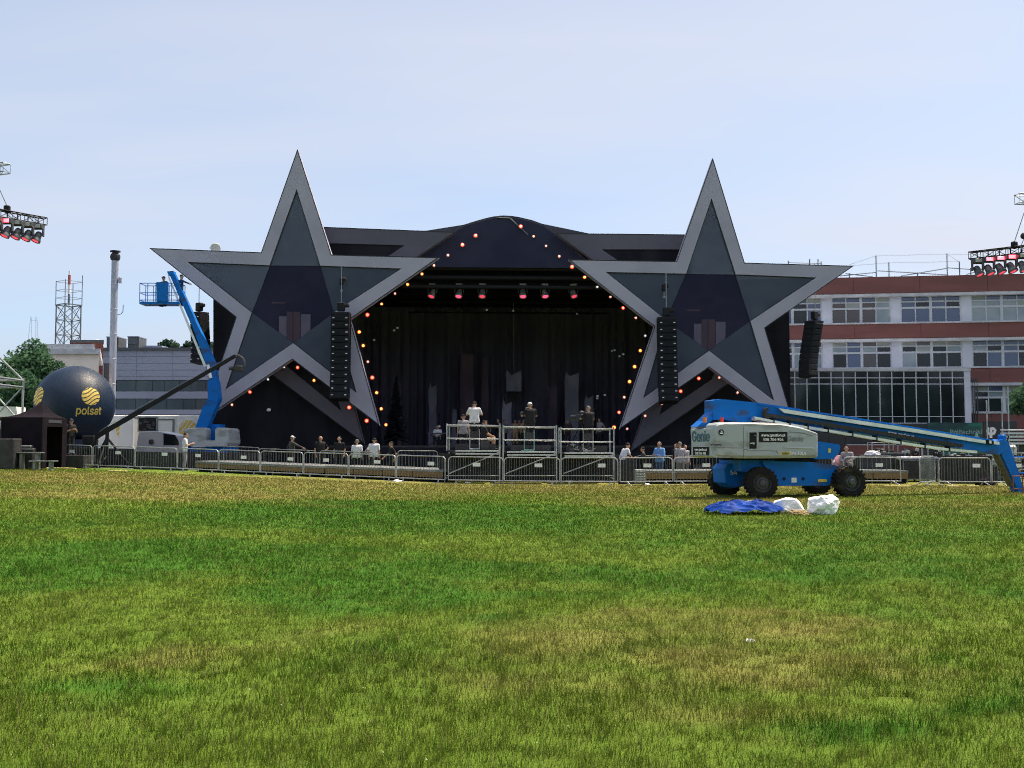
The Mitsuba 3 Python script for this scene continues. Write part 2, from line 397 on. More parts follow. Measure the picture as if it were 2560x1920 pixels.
def grass():
    def place(n, d0, d1, pw):
        u = nr.random(n)
        y = (d0 ** pw + u * (d1 ** pw - d0 ** pw)) ** (1 / pw)
        x = (nr.random(n) * 2 - 1) * (0.53 * y + 1.2)
        # tufts: blades drift towards uneven clumps
        q = np.stack([x * 7.0, y * 7.0, 0 * x], -1)
        return x + 0.10 * (meshkit.noise(q, 21) - .5), y + 0.10 * (meshkit.noise(q + 40, 22) - .5)

    V, F, C, base = [], [], [], 0

    def blades(x, y, hgt, wid, seg, keep=1.0):
        nonlocal base
        n = len(x)
        c = lawn_color(x, y)
        j = nr.random((n, 1))
        tone = 0.72 + 0.68 * nr.random((n, 1))
        straw = (nr.random((n, 1)) < 0.10 + 0.20 * np.clip(c[:, :1] / c[:, 1:2] - 0.6, 0, 1))
        c = np.where(straw, c * 0.35 + np.array([0.25, 0.225, 0.10]) * (0.6 + .6 * j), c * tone)
        long = meshkit.fbm(np.stack([x * 2.2, y * 2.2, 0 * x], -1), 3, 12)
        hgt = hgt * (0.35 + 0.9 * nr.random(n)) * (0.35 + 1.3 * long)
        z = gz(x, y) - 0.004
        a = nr.random(n) * 2 * np.pi
        side = np.stack([np.cos(a), np.sin(a), 0 * a], -1)
        b = nr.random(n) * 2 * np.pi
        lean = np.stack([np.cos(b), np.sin(b), 0 * b], -1) * (hgt * (0.15 + 0.75 * nr.random(n)))[:, None]
        p0 = np.stack([x, y, z], -1)
        w = (wid * (0.6 + 0.8 * nr.random(n)))[:, None]
        up = np.array([0, 0, 1.0])
        if seg == 1:
            v = np.stack([p0 - side * w, p0 + side * w, p0 + lean + up * hgt[:, None]], 1)
            f = np.array([[0, 1, 2]])
        else:
            pm = p0 + lean * 0.32 + up * (hgt * 0.58)[:, None]
            v = np.stack([p0 - side * w, p0 + side * w, pm - side * w * .75, pm + side * w * .75, p0 + lean + up * hgt[:, None] * 0.95], 1)
            f = np.array([[0, 1, 3], [0, 3, 2], [2, 3, 4]])
        k = v.shape[1]
        V.append(v.reshape(-1, 3))
        F.append((f[None] + (np.arange(n) * k)[:, None, None] + base).reshape(-1, 3))
        C.append(np.repeat(c, k, 0))
        base += n * k

    x, y = place(680000, 4.2, 51, 0.25)
    k = y < 41.2 + 0.47 * (-x - 4.5) * (x < -4.5)
    x, y = x[k], y[k]
    k = y < 8.5
    blades(x[k], y[k], 0.066, 0.00027 * y[k], 2)
    blades(x[~k], y[~k], 0.066, 0.00027 * y[~k], 1)
    # taller seeding stems and clover heads
    x, y = place(2600, 4.2, 18, 0.9)
    blades(x, y, 0.17, 0.0016, 1)
    v, f, c = np.vstack(V), np.vstack(F), np.vstack(C)
    obj('grass', (v, f), 'grass', smooth=False, color=c, label='short patchy grass of green and straw coloured blades covering the lawn', cat='grass', kind='stuff')
    x, y = place(160, 4.4, 14, 0.9)
    mb = MB()
    oct_ = trimesh.creation.icosphere(subdivisions=0, radius=1.0)
    for a, b in zip(x, y):
        r = 0.003 + 0.003 * rnd.random()
        mb.add(np.array(oct_.vertices) * r + [a, b, float(gz(a, b)) + 0.035 + 0.02 * rnd.random()], oct_.faces)
    mb.build('clover_flowers', 'clover', label='tiny white clover heads scattered through the lawn', cat='flowers', kind='stuff')


grass()

# ------------------------------------------------------------------ stage
K = 0.04                                        # the stage front recedes a little to the right


def sp(px, py, Y0=60.0):
    """(x, z) where a photograph pixel meets the stage's front plane y = Y0 + K x"""
    a, b = (px - 1280) / 2600, (960 - py) / 2600
    d = np.array([a, FWD[1] + b * UPV[1], FWD[2] + b * UPV[2]])
    p = CAM + d * (Y0 / (d[1] - K * d[0]))
    return p[0], p[2]


def front(Y0):
    return lambda a, b, d: np.stack([a, Y0 + K * a + d, b], -1)


def poly(pts, Y0=60.0):
    return Polygon([sp(x, y, Y0) for x, y in pts]).buffer(0)


STARS = [dict(side='left', outer=[(743.8, 372), (829, 636.6), (1098, 643.5), (875.4, 798), (948.7, 1064), (731, 898.8), (503, 1052), (589.5, 793), (373, 620), (652.7, 630.8)],
              inner=[(741.4, 471.7), (800.8, 664), (1005, 671), (834, 781), (892, 983), (733, 858), (562.5, 974.5), (628.7, 781), (468, 654.5), (673.4, 663)]),
         dict(side='right', outer=[(1782, 394.4), (1861.7, 656.6), (2135, 664.5), (1912.6, 819.9), (1990.6, 1081), (1772.8, 918.6), (1549, 1073), (1636, 816.4), (1421, 648.7), (1691, 653)],
              inner=[(1779, 495), (1839.7, 685.8), (2041.4, 693.4), (1876.5, 802.6), (1936, 1002.5), (1772.8, 877), (1608, 995.5), (1665, 800), (1514, 679.6), (1715, 684)])]


def star(S):
    Y0 = 60.0
    t = thing('stage_star', f'giant grey five-pointed star standing at the {S["side"]} of the stage front', 'star')
    out, inn = poly(S['outer']), poly(S['inner'])
    MB().slab(out.difference(inn), front(Y0), 0.0, 0.45).build('frame', 'star_grey', t)
    MB().slab(out.difference(out.buffer(-0.05, join_style='mitre')), front(Y0), -0.012, -0.001).build('edge_trim', 'edge_dark', t)
    MB().slab(inn.buffer(0.02).difference(inn.buffer(-0.05, join_style='mitre')), front(Y0), 0.06, 0.2).build('inner_trim', 'edge_dark', t)
    q = S['inner']
    names = ['top_arm', 'right_arm', 'lower_arm', 'lower_arm', 'left_arm']
    for i in range(5):
        a, tip, b = q[(2 * i - 1) % 10], q[2 * i], q[(2 * i + 1) % 10]
        MB().slab(poly([a, tip, b]), front(Y0), 0.10, 0.16).build(names[i], 'star_mesh', t)
    pent = [q[k] for k in (1, 3, 5, 7, 9)]
    scr = MB().slab(poly(pent), front(Y0), 0.14, 0.2).build('screen', 'star_screen', t)
    cx, cy = q[5][0], q[5][1]
    P = poly(pent)
    for nm, m, r in (('printed_column', 'screen_column', (-37, -18, 110, 60)), ('printed_column', 'screen_column', (18, 42, 118, 60)), ('printed_pillar', 'screen_red', (-17, -3, 128, 5)), ('printed_pillar', 'screen_red', (-1, 16, 128, 5)),
                     ('printed_panel', 'screen_red', (-55, -22, 168, 100)), ('printed_panel', 'screen_red', (24, 60, 168, 104))):
        g = poly([(cx + r[0], cy - r[2] * 0.62), (cx + r[1], cy - r[2] * 0.62), (cx + r[1], cy + 60 if nm != 'printed_panel' else cy - r[3]), (cx + r[0], cy + 60 if nm != 'printed_panel' else cy - r[3])]).intersection(P.buffer(-0.02))
        if nm == 'printed_panel':
            g = g.buffer(0.0)
        if g.area > 0.01:
            MB().slab(g, front(Y0), 0.134 if nm == 'printed_column' else 0.137, 0.14).build(nm, m, scr)


for S in STARS:
    star(S)

WINGS = [('left', [(1140, 580), (826, 784), (911, 1109), (650, 915), (760, 720), (793, 690), (792, 566.5)], [(1011.6, 613), (870, 707), (835, 780), (841.6, 990), (853, 1027), (735, 931), (700, 900), (720, 605)]),
         ('right', [(1387, 583), (1688, 800), (1576.5, 1129.3), (1842, 945), (1800, 760), (1727, 700), (1728, 586)], [(1503.7, 623), (1640, 716), (1690, 790), (1654.6, 1016.5), (1648.8, 1037), (1780, 948), (1800, 900), (1800, 623)])]
for side, o, i in WINGS:
    t = thing('backing_star', f'darker larger star partly hidden behind the {side} grey star', 'star')
    a, b = poly(o, 61.3), poly(i, 61.3)
    MB().slab(a.difference(b), front(61.3), 0.0, 0.3).build('frame', 'wing_grey', t)
    MB().slab(b.intersection(a.buffer(-0.05)), front(61.3), 0.1, 0.2).build('inner_panel', 'black_cloth', t)
    MB().slab(a.difference(a.buffer(-0.05, join_style='mitre')), front(61.3), -.012, -.001).build('edge_trim', 'edge_dark', t)

ST = thing('concert_stage', 'large black open-air concert stage with peaked roof behind two stars', 'stage')
Yf = 62.2
opening = [(925, 1115), (880, 800), (1000, 668), (1520, 672), (1668, 815), (1600, 1118)]
frontw = poly([(533, 748), (589, 789), (629, 779), (672, 690), (1838, 700), (1874, 803), (1913, 817), (1972, 772), (1972, 1160), (533, 1160)], Yf)
gable = poly([(1258, 539), (1215, 545), (1158, 562), (1045, 639), (860, 770), (860, 690), (1700, 690), (1700, 810), (1464, 647.5), (1354.5, 559), (1300, 543)], Yf - .3)
hole = poly(opening, Yf)
fw = frontw.union(poly([(860, 700), (1258, 545), (1700, 700), (1700, 1000), (860, 1000)], Yf)).difference(hole)
MB().slab(fw.intersection(sbox(-60, 0.1, 60, 8.5)), front(Yf), 0, 0.12).build('front_skirt', 'black_cloth', ST)
for g_ in getattr(fw.intersection(sbox(-60, 8.505, 60, 30)).difference(gable.buffer(.05)), 'geoms', [0]):
    MB().slab(g_, front(Yf), 0, 0.12).build('front_drape', 'black_cloth', ST)
hz = sp(1280, 669, Yf - .3)[1]
MB().slab(gable.intersection(sbox(-60, hz, 60, 60)).union(gable.difference(hole.buffer(0.3)).intersection(sbox(-60, 0, 60, hz))), front(Yf - .3), 0, 0.1).build('gable_drape', 'black_gable', ST)
# folds of the header drape: horizontal sewn tubes
mb = MB()
for k, py in enumerate((669, 690, 712)):
    (x0, z0), (x1, z1) = sp(1005 + 0 * k, py, Yf), sp(1518, py + 4, Yf)
    mb.tube([x0, Yf + K * x0 + .1 + .25 * k, z0], [x1, Yf + K * x1 + .1 + .25 * k, z1], 0.13, 10)
mb.build('header_truss', 'black_metal', ST)
XL, XR = sp(533, 900, Yf)[0], sp(1972, 900, Yf)[0]
zT = sp(1280, 700, Yf)[1]
DEP = 19.0
deck_z = 1.55
xo0, xo1 = sp(905, 1000, Yf)[0] - 2.5, sp(1625, 1000, Yf)[0] + 2.5


def yb(x, d):
    return Yf + K * x + d


def sheet(mb, p, th=0.1):
    p = [np.array(q, float) for q in p]
    n = np.cross(p[1] - p[0], p[-1] - p[0])
    n = n / np.linalg.norm(n) * th
    mb.hull([q for q in p] + [q + n for q in p])


sheet(mb := MB(), [(xo0, yb(xo0, -.6), deck_z - .1), (xo1, yb(xo1, -.6), deck_z - .1), (xo1, yb(xo1, DEP), deck_z - .1), (xo0, yb(xo0, DEP), deck_z - .1)], .1)
mb.build('deck', 'deck_black', ST)
sheet(mb := MB(), [(xo0, yb(xo0, -.58), 0), (xo1, yb(xo1, -.58), 0), (xo1, yb(xo1, -.58), deck_z - .1), (xo0, yb(xo0, -.58), deck_z - .1)], .05)
mb.build('deck_skirt', 'black_cloth', ST)
mb = MB()
fx = np.linspace(xo0, xo1, 420)
fd_ = .16 * np.sin(fx * 9.0 + 1.5 * np.sin(fx * 1.7)) + .10 * np.sin(fx * 4.1)
fv = np.concatenate([np.column_stack([fx, yb(fx, DEP - .3) + fd_ * k_, np.full(420, z_)]) for k_, z_ in ((1.25, 0), (1, 4), (.8, 8), (.5, hz + .1))])
fi = (np.arange(3)[:, None] * 420 + np.arange(419)).ravel()
mb.add(fv, np.stack([fi, fi + 1, fi + 421, fi + 420], 1))
mb.build('back_drape', 'interior_cloth', ST)
for x in (xo0, xo1):
    sheet(mb := MB(), [(x, yb(x, 0.3), 0), (x, yb(x, DEP), 0), (x, yb(x, DEP), hz), (x, yb(x, 0.3), hz)], .1)
    mb.build('side_drape', 'interior_cloth', ST)
for x in (XL, XR):
    sheet(mb := MB(), [(x, yb(x, 0.13), 0), (x, yb(x, DEP), 0), (x, yb(x, DEP), 9.6), (x, yb(x, 0.13), 9.6)], .1)
    mb.build('side_wall', 'black_cloth', ST)
sheet(mb := MB(), [(xo0 - .2, yb(xo0, .2), hz + .1), (xo1 + .2, yb(xo1, .2), hz + .1), (xo1 + .2, yb(xo1, DEP + .3), hz + .1), (xo0 - .2, yb(xo0, DEP + .3), hz + .1)], .1)
mb.build('ceiling', 'black_cloth', ST)
# arched roof skin, front edge following the gable
prof = [sp(*q, Yf - .3) for q in ((1045, 639), (1095, 603), (1158, 562), (1190, 552), (1215, 545), (1236, 540.5), (1259, 538.5), (1282, 540), (1300, 543), (1330, 550), (1354.5, 559), (1405, 597), (1464, 647.5))]
v, f = [], []
for d in (0.0, DEP):
    for s in (0, 0.12):
        v += [[x, Yf - .3 + K * x + d, z + s - 0.12 - 0.02 * d] for x, z in prof]
n = len(prof)
for i in range(n - 1):
    f += [[i, i + 1, 2 * n + i + 1], [i, 2 * n + i + 1, 2 * n + i], [n + i, 3 * n + i + 1, n + i + 1], [n + i, 3 * n + i, 3 * n + i + 1], [i, n + i + 1, i + 1], [i, n + i, n + i + 1]]
obj('roof_skin', (v, f), 'roof_tarp', ST, smooth=35)
for sgn, tipq, eq in (('left', (1236, 541), [(1050, 579), (1158, 562), (1236, 541)]), ('right', (1300, 543), [(1470, 583), (1354, 559), (1300, 543)])):
    q = [sp(*p, Yf + 2) for p in eq]
    b = [sp(p[0], p[1] + 45, Yf + 2) for p in eq]
    mb = MB()
    for k in range(2):
        mb.hull([[x, Yf + 2 + K * x + d, z] for x, z in (q[k], q[k + 1], b[k], b[k + 1]) for d in (0, 8)])
    mb.build('roof_wing', 'roof_tarp', ST)
# lashing straps and shackles on the crown of the gable
mb = MB()
for a, b in (((1276, 546), (1320, 587)), ((1268, 545), (1276, 546)), ((1240, 543), (1268, 545))):
    (x0, z0), (x1, z1) = sp(*a, Yf - .36), sp(*b, Yf - .36)
    mb.tube([x0, Yf - .36 + K * x0, z0], [x1, Yf - .36 + K * x1, z1], 0.03)
mb.build('strap', 'galv_dull', ST)
# light trusses inside
for dpt, z in ((1.2, sp(1280, 700, Yf)[1]), (7.0, sp(1280, 715, Yf)[1]), (12.5, sp(1280, 715, Yf)[1])):
    mb = MB()
    xa, xb_ = -7.5, 7.0
    for dy, dz in ((0, 0), (.5, 0), (.25, .5)):
        mb.tube([xa, yb(xa, dpt + dy), z + dz], [xb_, yb(xb_, dpt + dy), z + dz], 0.035, 6)
    for i in range(20):
        x = xa + i * (xb_ - xa) / 20
        mb.tube([x, yb(x, dpt), z], [x + .36, yb(x, dpt + .25), z + .5], 0.018, 5).tube([x + .36, yb(x, dpt + .25), z + .5], [x + .72, yb(x, dpt + .5), z], 0.018, 5)
    mb.build('light_truss', 'black_metal', ST)

# scenery on the stage: flats shaped like weathered columns (photograph: pixel edges and depth behind the front)
COLS = [(989, 1003, 955, 1105, 14, 'set_red'), (1072, 1091, 957, 1112, 15, 'set_dark'), (1129, 1141, 1018, 1075, 15, 'set_dark'), (1265, 1304, 925, 978, 16, 'set_column'), (1255, 1280, 998, 1092, 13, 'set_column'),
        (1370, 1393, 962, 1085, 16, 'set_red'), (1412, 1448, 928, 1080, 15, 'set_column'), (1462, 1484, 988, 1024, 13, 'set_dark'), (1150, 1185, 880, 1080, 17, 'set_red'), (1205, 1222, 890, 1080, 17.5, 'set_red')]
for i, (a, b, t0, b0, d, m) in enumerate(COLS):
    Yd = Yf + d
    (x0, z1), (x1, z0) = sp(a, t0, Yd), sp(b, b0, Yd)
    z0 = deck_z
    if i == 3:
        z0 = sp(a, b0, Yd)[1]
    pts = [(x0, z0), (x1, z0)]
    r = random.Random(i)
    n = 7
    pts += [(x1 + r.uniform(-.06, .03), z0 + (z1 - z0) * k / n) for k in range(1, n)]
    pts += [(x1, z1 - r.random() * .2), ((x0 * 2 + x1) / 3, z1 - r.random() * .5), (x0 + .1, z1)]
    pts += [(x0 + r.uniform(-.03, .06), z0 + (z1 - z0) * k / n) for k in range(n - 1, 0, -1)]
    w = abs(x1 - x0)
    mb = MB().slab(Polygon(pts).buffer(0), front(Yd), 0, min(.8, w * .8))
    if i == 3:
        mb.beam([(x0 + x1) / 2, yb((x0 + x1) / 2, d + .3), z1], [(x0 + x1) / 2, yb((x0 + x1) / 2, d + .3), 15.5], 0.04)
    names = ('far left', 'second from the left', 'short third', 'torn hanging', 'broad low middle', 'slim reddish right', 'tall broad right', 'small rightmost', 'tall dim reddish', 'narrow dim reddish')
    mb.build('scenery_column', m, label=f'{names[i]} weathered scenery column at the back of the dark stage', cat='scenery column', group='scenery columns on the stage')

# pine silhouettes of the set, left of the columns
for i, (px, py, h, Yd) in enumerate(((990, 1092, 4.6, 70),)):
    x, z = sp(px, py, Yd)
    z = deck_z
    mb = MB()
    r = random.Random(30 + i)
    for k in range(420):
        t = r.random() ** .8
        a = r.random() * 6.28
        rad = (1 - t) * h * 0.17 * (0.5 + .6 * r.random()) + .06
        p = np.array([x, Yd + K * x, z + .5 + t * (h - .5)])
        e = p + [math.cos(a) * rad, math.sin(a) * rad, -rad * .35]
        d = np.array([-math.sin(a), math.cos(a), .2]) * rad * .28
        mb.hull([p, e + d, e - d, e + [0, 0, .07], p + [0, 0, -.1]])
    tr = thing('set_pine', 'dark artificial pine tree on the left of the stage', 'artificial tree')
    mb.build('branches', 'black_cloth', tr)
    MB().tube([x, Yd + K * x, z], [x, Yd + K * x, z + h * .95], .1, 8, .02).build('trunk', 'black_metal', tr)

# ------------------------------------------------------------------ lamps along the stage edges
RED, ORG, PNK, YEL, PCH, WHT = 'red', 'orange', 'pink', 'yellow', 'peach', 'white'
GLOW = {RED: (3.0, .10, .04), ORG: (2.6, .34, .025), PNK: (.40, .10, .08), YEL: (.9, .20, .02), PCH: (.40, .12, .07), WHT: (.14, .14, .15)}
LAMPS = {
    'left slope of the roof': [(1189, 589, RED, 2), (1156, 612, RED, 2), (1120, 638, PNK, 1.5), (1085, 663.5, PCH, 1.2), (1055, 685, YEL, 1.4), (1019, 711, ORG, 1.3), (987.6, 734, PNK, 1), (954, 760, YEL, 1.2), (918.5, 787, RED, 2)],
    'right slope of the roof': [(1302, 566, RED, 2), (1334, 591, PCH, 1), (1365, 615, PNK, 1), (1398, 641, PNK, 1.2), (1430, 667, RED, 2), (1461.5, 693, ORG, 1.4), (1493, 717.5, WHT, 1), (1526, 742.5, PNK, 1), (1557.6, 770, RED, 1.4), (1589.6, 794.7, PNK, 1.2), (1613, 839.4, WHT, 1)],
    'left edge of the stage opening': [(898, 830, ORG, 1.6), (908, 864, ORG, 1.5), (919.6, 904.5, PNK, 1.2), (930.6, 944, RED, 2), (941.6, 981.8, ORG, 1.4), (953, 1022, ORG, 1.4), (965, 1062, ORG, 1.3)],
    'right edge of the stage opening': [(1600.6, 876.5, ORG, 1.4), (1586.6, 916.7, ORG, 1.7), (1574, 954, ORG, 1.7), (1560.6, 993, PCH, 1.3), (1547.5, 1031, RED, 1.4), (1535, 1068.5, ORG, 1.9)],
    'lower left star arms': [(872.8, 1018.5, RED, 1.9), (916.7, 1052, RED, 2), (744, 918.7, RED, 1.3), (785, 951, ORG, 1.2), (710.5, 918, WHT, .8), (670, 948.5, WHT, .9), (625, 980, RED, 1.3), (580, 1012, PCH, 1.1)],
    'lower right star arms': [(1567.8, 1072, PNK, 1), (1612.6, 1039.6, PNK, 1.3), (1654.6, 1009, PNK, 1.2), (1701.7, 978, RED, 1.6), (1747, 946, RED, 1.6), (1798, 944, PNK, 1), (1843.5, 981.7, PNK, .9)],
}
for where, ls in LAMPS.items():
    for i, (px, py, c, s) in enumerate(ls):
        Y0 = 61.6 if 'slope' in where or 'edge' in where else 60.9
        x, z = sp(px, py, Y0)
        y = Y0 + K * x
        t = thing('bulb_lamp', f'{c} bulb lamp, {ORD[i]} along the {where}', 'lamp', 'bulb lamps outlining the stage')
        r = 0.038 * (1 + .62 * s)
        MB().lathe([x, y + .16, z], [(0.02, 0), (r * .8, 0), (r * 1.45, .12 + r * .3), (r * 1.6, .12 + r * .3), (r * .9, -.02), (.02, -.03)], 12, (0, -1, 0)).build('reflector', 'lamp_dish', t, smooth=40)
        MB().ball([x, y - .02, z], r, 1).build('bulb', 'lamp_off', t, smooth=True, emit=np.array(GLOW[c]) )
        MB().tube([x, y + .16, z], [x, y + .5, z], 0.03, 6).build('bracket', 'black_metal', t)

# ------------------------------------------------------------------ moving heads in the opening


def moving_head(c, s=1.0, red=True, tilt=(0, 0, -1), label='', group=None, panel=None, name='moving_head_light', rig=0.45, shell='fixture_body'):
    c = np.array(c, float)
    t = thing(name, label, 'stage light', group)
    w = .5 * s
    b = MB().rbox(c + [0, 0, .0], (w, w * .8, w * .45), 0, .03).build('base', 'fixture_grey', t)
    if panel is not None:
        MB().rbox(c + [0, -w * .4 - .012, w * .06], (w * .74, .02, w * .33), 0, .004).build('panel', 'label_card' if panel == 0 else 'lamp_off', b, emit=None if panel == 0 else (1.6, .05, .09))
    mb = MB()
    for k in (-1, 1):
        mb.rbox(c + [k * w * .52, 0, -w * .75], (w * .14, w * .3, w * .78), 0, .02)
    mb.rbox(c + [0, 0, -w * .05], (w * 1.15, w * .34, w * .1), 0, .02)
    mb.build('yoke', 'fixture_grey', t)
    d = np.array(tilt, float)
    d /= np.linalg.norm(d)
    hc = c + [0, 0, -w * .7]
    MB().lathe(hc - d * w * .45, [(.01, 0), (w * .22, 0), (w * .30, w * .15), (w * .36, w * .6), (w * .47, w * .82), (w * .47, w * 1.0), (w * .36, w * 1.0), (w * .34, w * .93), (.01, w * .93)], 14, d).build('head', shell, t, smooth=35)
    MB().lathe(hc + d * w * .49, [(w * .33, 0), (w * .26, w * .05), (.01, w * .08)], 14, d).build('lens', 'glass_dark', t, smooth=True, emit=((.85, .03, .06) if red else (.22, .015, .025)))
    mb = MB()
    mb.tube(c + [0, 0, w * .44], c + [0, 0, w * .45 + rig], .03, 6)
    mb.build('clamp', 'black_metal', t)
    return t


for i, (px, red) in enumerate(((1081, False), (1148, True), (1206, False), (1307, True), (1362, True), (1433, False))):
    x, z = sp(px, 712, 63.6)
    moving_head((x, 63.6 + K * x, z - .15), 1.02, red, (0.1 * (i - 2.5), -.5, -1), f'{ORD[i]} moving head light from the left under the stage header', 'moving heads under the stage header', panel=0, rig=1.0)

# dim work lights and fittings glinting in the rig
for i, (px, py) in enumerate(((985, 828), (993, 822), (935, 852), (1217, 777), (1283, 779), (1442, 787), (1530, 880), (1537, 878), (1549, 893), (1559, 888), (1494, 992), (1512, 990), (1493, 998), (1098, 1068))):
    x, z = sp(px, py, 66)
    t = thing('rig_fitting', f'small pale metal fitting, number {ORD[i]} from the left end of the dark rig', 'rig fitting', 'pale fittings in the stage rig')
    MB().rbox((x, 66 + K * x, z), (.14, .1, .11), .3 * i, .02).build('lamp_can', 'print_white', t)
    MB().tube([x, 66 + K * x, z + .1], [x, 66 + K * x, z + .9], .02, 5).build('rod', 'black_metal', t)

# ------------------------------------------------------------------ line arrays


def line_array(top, n, w, h, dep, bend, lean, label, yaw=0.0, dots=True, chain=3.0, motor=True):
    """cabinets hung below each other from the point top; bend in radians per cabinet, lean = (dx, dy) per metre of drop"""
    t = thing('line_array', label, 'loudspeaker array', 'hanging loudspeaker arrays')
    top = np.array(top, float)
    R = rot2(yaw)

    def loc(p):
        p = np.asarray(p, float)
        q = p.copy()
        q[..., :2] = p[..., :2] @ R.T
        return top + q + np.stack([-p[..., 2] * lean[0], -p[..., 2] * lean[1], 0 * p[..., 2]], -1)

    mb = MB()
    mb.hull(loc(np.array([[x, y, z] for x in (-w / 2, w / 2) for y in (-dep / 2, dep / 2) for z in (0.02, .14)])))
    mb.build('fly_frame', 'black_metal', t)
    ang, p = 0.0, np.array([0.0, 0, 0])
    for i in range(n):
        ang = bend * max(0, i - n * .45)
        d = np.array([0, -math.sin(ang), -math.cos(ang)])
        fwd = np.array([0, -math.cos(ang), math.sin(ang)])
        q = p + d * h * .96
        prof = []
        for x in (-1, 1):
            prof += [p + [x * w / 2, 0, 0] + fwd * dep * .5, p + [x * w / 2, 0, 0] - fwd * dep * .5, q + [x * w / 2, 0, 0] + fwd * dep * .5, q + [x * w / 2, 0, 0] - fwd * dep * .5,
                     p + d * h * .12 + [x * w * .30, 0, 0] + fwd * dep * .56, q - d * h * .1 + [x * w * .30, 0, 0] + fwd * dep * .56]
        c = MB().hull(loc(np.array(prof))).build('cabinet', 'speaker', t)
        if dots:
            mb = MB()
            m = (p + q) / 2
            for x in (-.36, .36):
                mb.rbox(loc(m + [x * w, 0, -.02] + fwd * dep * .55), (.12, .05, .045), yaw, .01)
            mb.build('handle', 'print_white', c)
        p = q + d * h * .04
    mb = MB()
    if motor:
        mb.rbox(loc(np.array([0.0, 0, .22])), (.42, .3, .5), yaw, .04)
        mb.rbox(loc(np.array([.25, 0, .45])), (.4, .25, .2), yaw, .04)
    mb.build('hoist', 'black_metal', t)
    a = loc(np.array([0.0, 0, .6]))
    MB().tube(a, a + [0, 0, chain], .022, 5).build('chain', 'steel_rod', t)


x, z = sp(850, 786, 58.7)
line_array((x, 58.7, z), 12, 1.03, .405, .75, .035, (0, 0), 'black loudspeaker array hanging before the left star', chain=2.2)
x, z = sp(1664, 802, 59.6)
line_array((x, 59.6, z), 12, 1.05, .40, .75, .035, (0.012, 0), 'black loudspeaker array hanging before the right star', chain=2.2)
x, z = sp(2026, 812, 62)
line_array((x, 62, z), 9, .95, .36, .7, .05, (-0.17, 0), 'black loudspeaker array hanging right of the stage against the red building', yaw=.75, dots=False, chain=3.0)
x, z = sp(489, 783, 62)
line_array((x, 62, z), 8, .9, .37, .7, .05, (0.06, 0), 'black loudspeaker array hanging left of the stage behind the raised boom', yaw=-.6, dots=True, chain=2.7)

# small fittings on the stars
for i, (px, py) in enumerate(((854, 706), (1660, 722))):
    x, z = sp(px, py, 59.7)
    t = thing('rigging_hook', f'dark rigging motor hanging on the {"left" if i == 0 else "right"} star face above the loudspeakers', 'rigging motor')
    MB().rbox((x, 59.7 + K * x, z - .15), (.22, .25, .42), .2, .04).rbox((x + .15, 59.7 + K * x, z + .05), (.2, .2, .22), .2, .04).build('motor', 'black_metal', t)
    MB().rbox((x, 59.7 + K * x, z - .55), (.16, .1, .12), .2, .02).build('hook_block', 'fixture_body', t)
    MB().tube((x, 59.7 + K * x, z - .5), (x, 59.7 + K * x, z + .1), .02, 5).build('chain', 'steel_rod', t)
x, z = sp(539, 620, 60.3)
t = thing('round_beacon', 'round pale fan-shaped lamp on top of the left star arm', 'lamp')
MB().lathe((x, 60.3 + K * x, z), [(.02, -.06), (.26, -.05), (.30, 0), (.26, .05), (.02, .06)], 18, (.5, -1, 0)).build('disc', 'label_card', t, smooth=40)
MB().tube((x, 60.3 + K * x, z - .42), (x, 60.3 + K * x, z), .03, 6).tube((x - .35, 60.3 + K * x, z), (x, 60.3 + K * x, z), .035, 6).build('stand', 'steel_rod', t)
t = thing('roof_antenna', 'row of thin rods standing on the right star top edge', 'antenna')
mb = MB()
for px, y0, y1 in ((1971, 663, 652), (2024, 664, 648), (2045, 664, 648), (2053, 664, 654)):
    (x0, z0), (x1, z1) = sp(px, y0, 60.3), sp(px, y1, 60.3)
    mb.tube((x0, 60.3 + K * x0, z0), (x1, 60.3 + K * x1, z1), .035, 5)
(x0, z0), (x1, z1) = sp(1971, 656.5, 60.3), sp(2053, 659, 60.3)
mb.tube((x0, 60.3 + K * x0, z0), (x1, 60.3 + K * x1, z1), .025, 5)
mb.build('rods', 'tower_steel', t)
x, z = sp(672, 1025, 61.9)
t = thing('wall_lamp', 'small white lamp on the black skirt under the left star', 'lamp')
MB().lathe((x, 61.9 + K * x, z), [(.02, .12), (.07, .09), (.13, 0), (.1, -.02), (.02, 0)], 12, (.2, -1, -.8)).build('shade', 'print_white', t, smooth=40)
MB().tube((x, 61.9 + K * x, z), (x, 62.3 + K * x, z + .15), .03, 6).build('arm', 'galv', t)

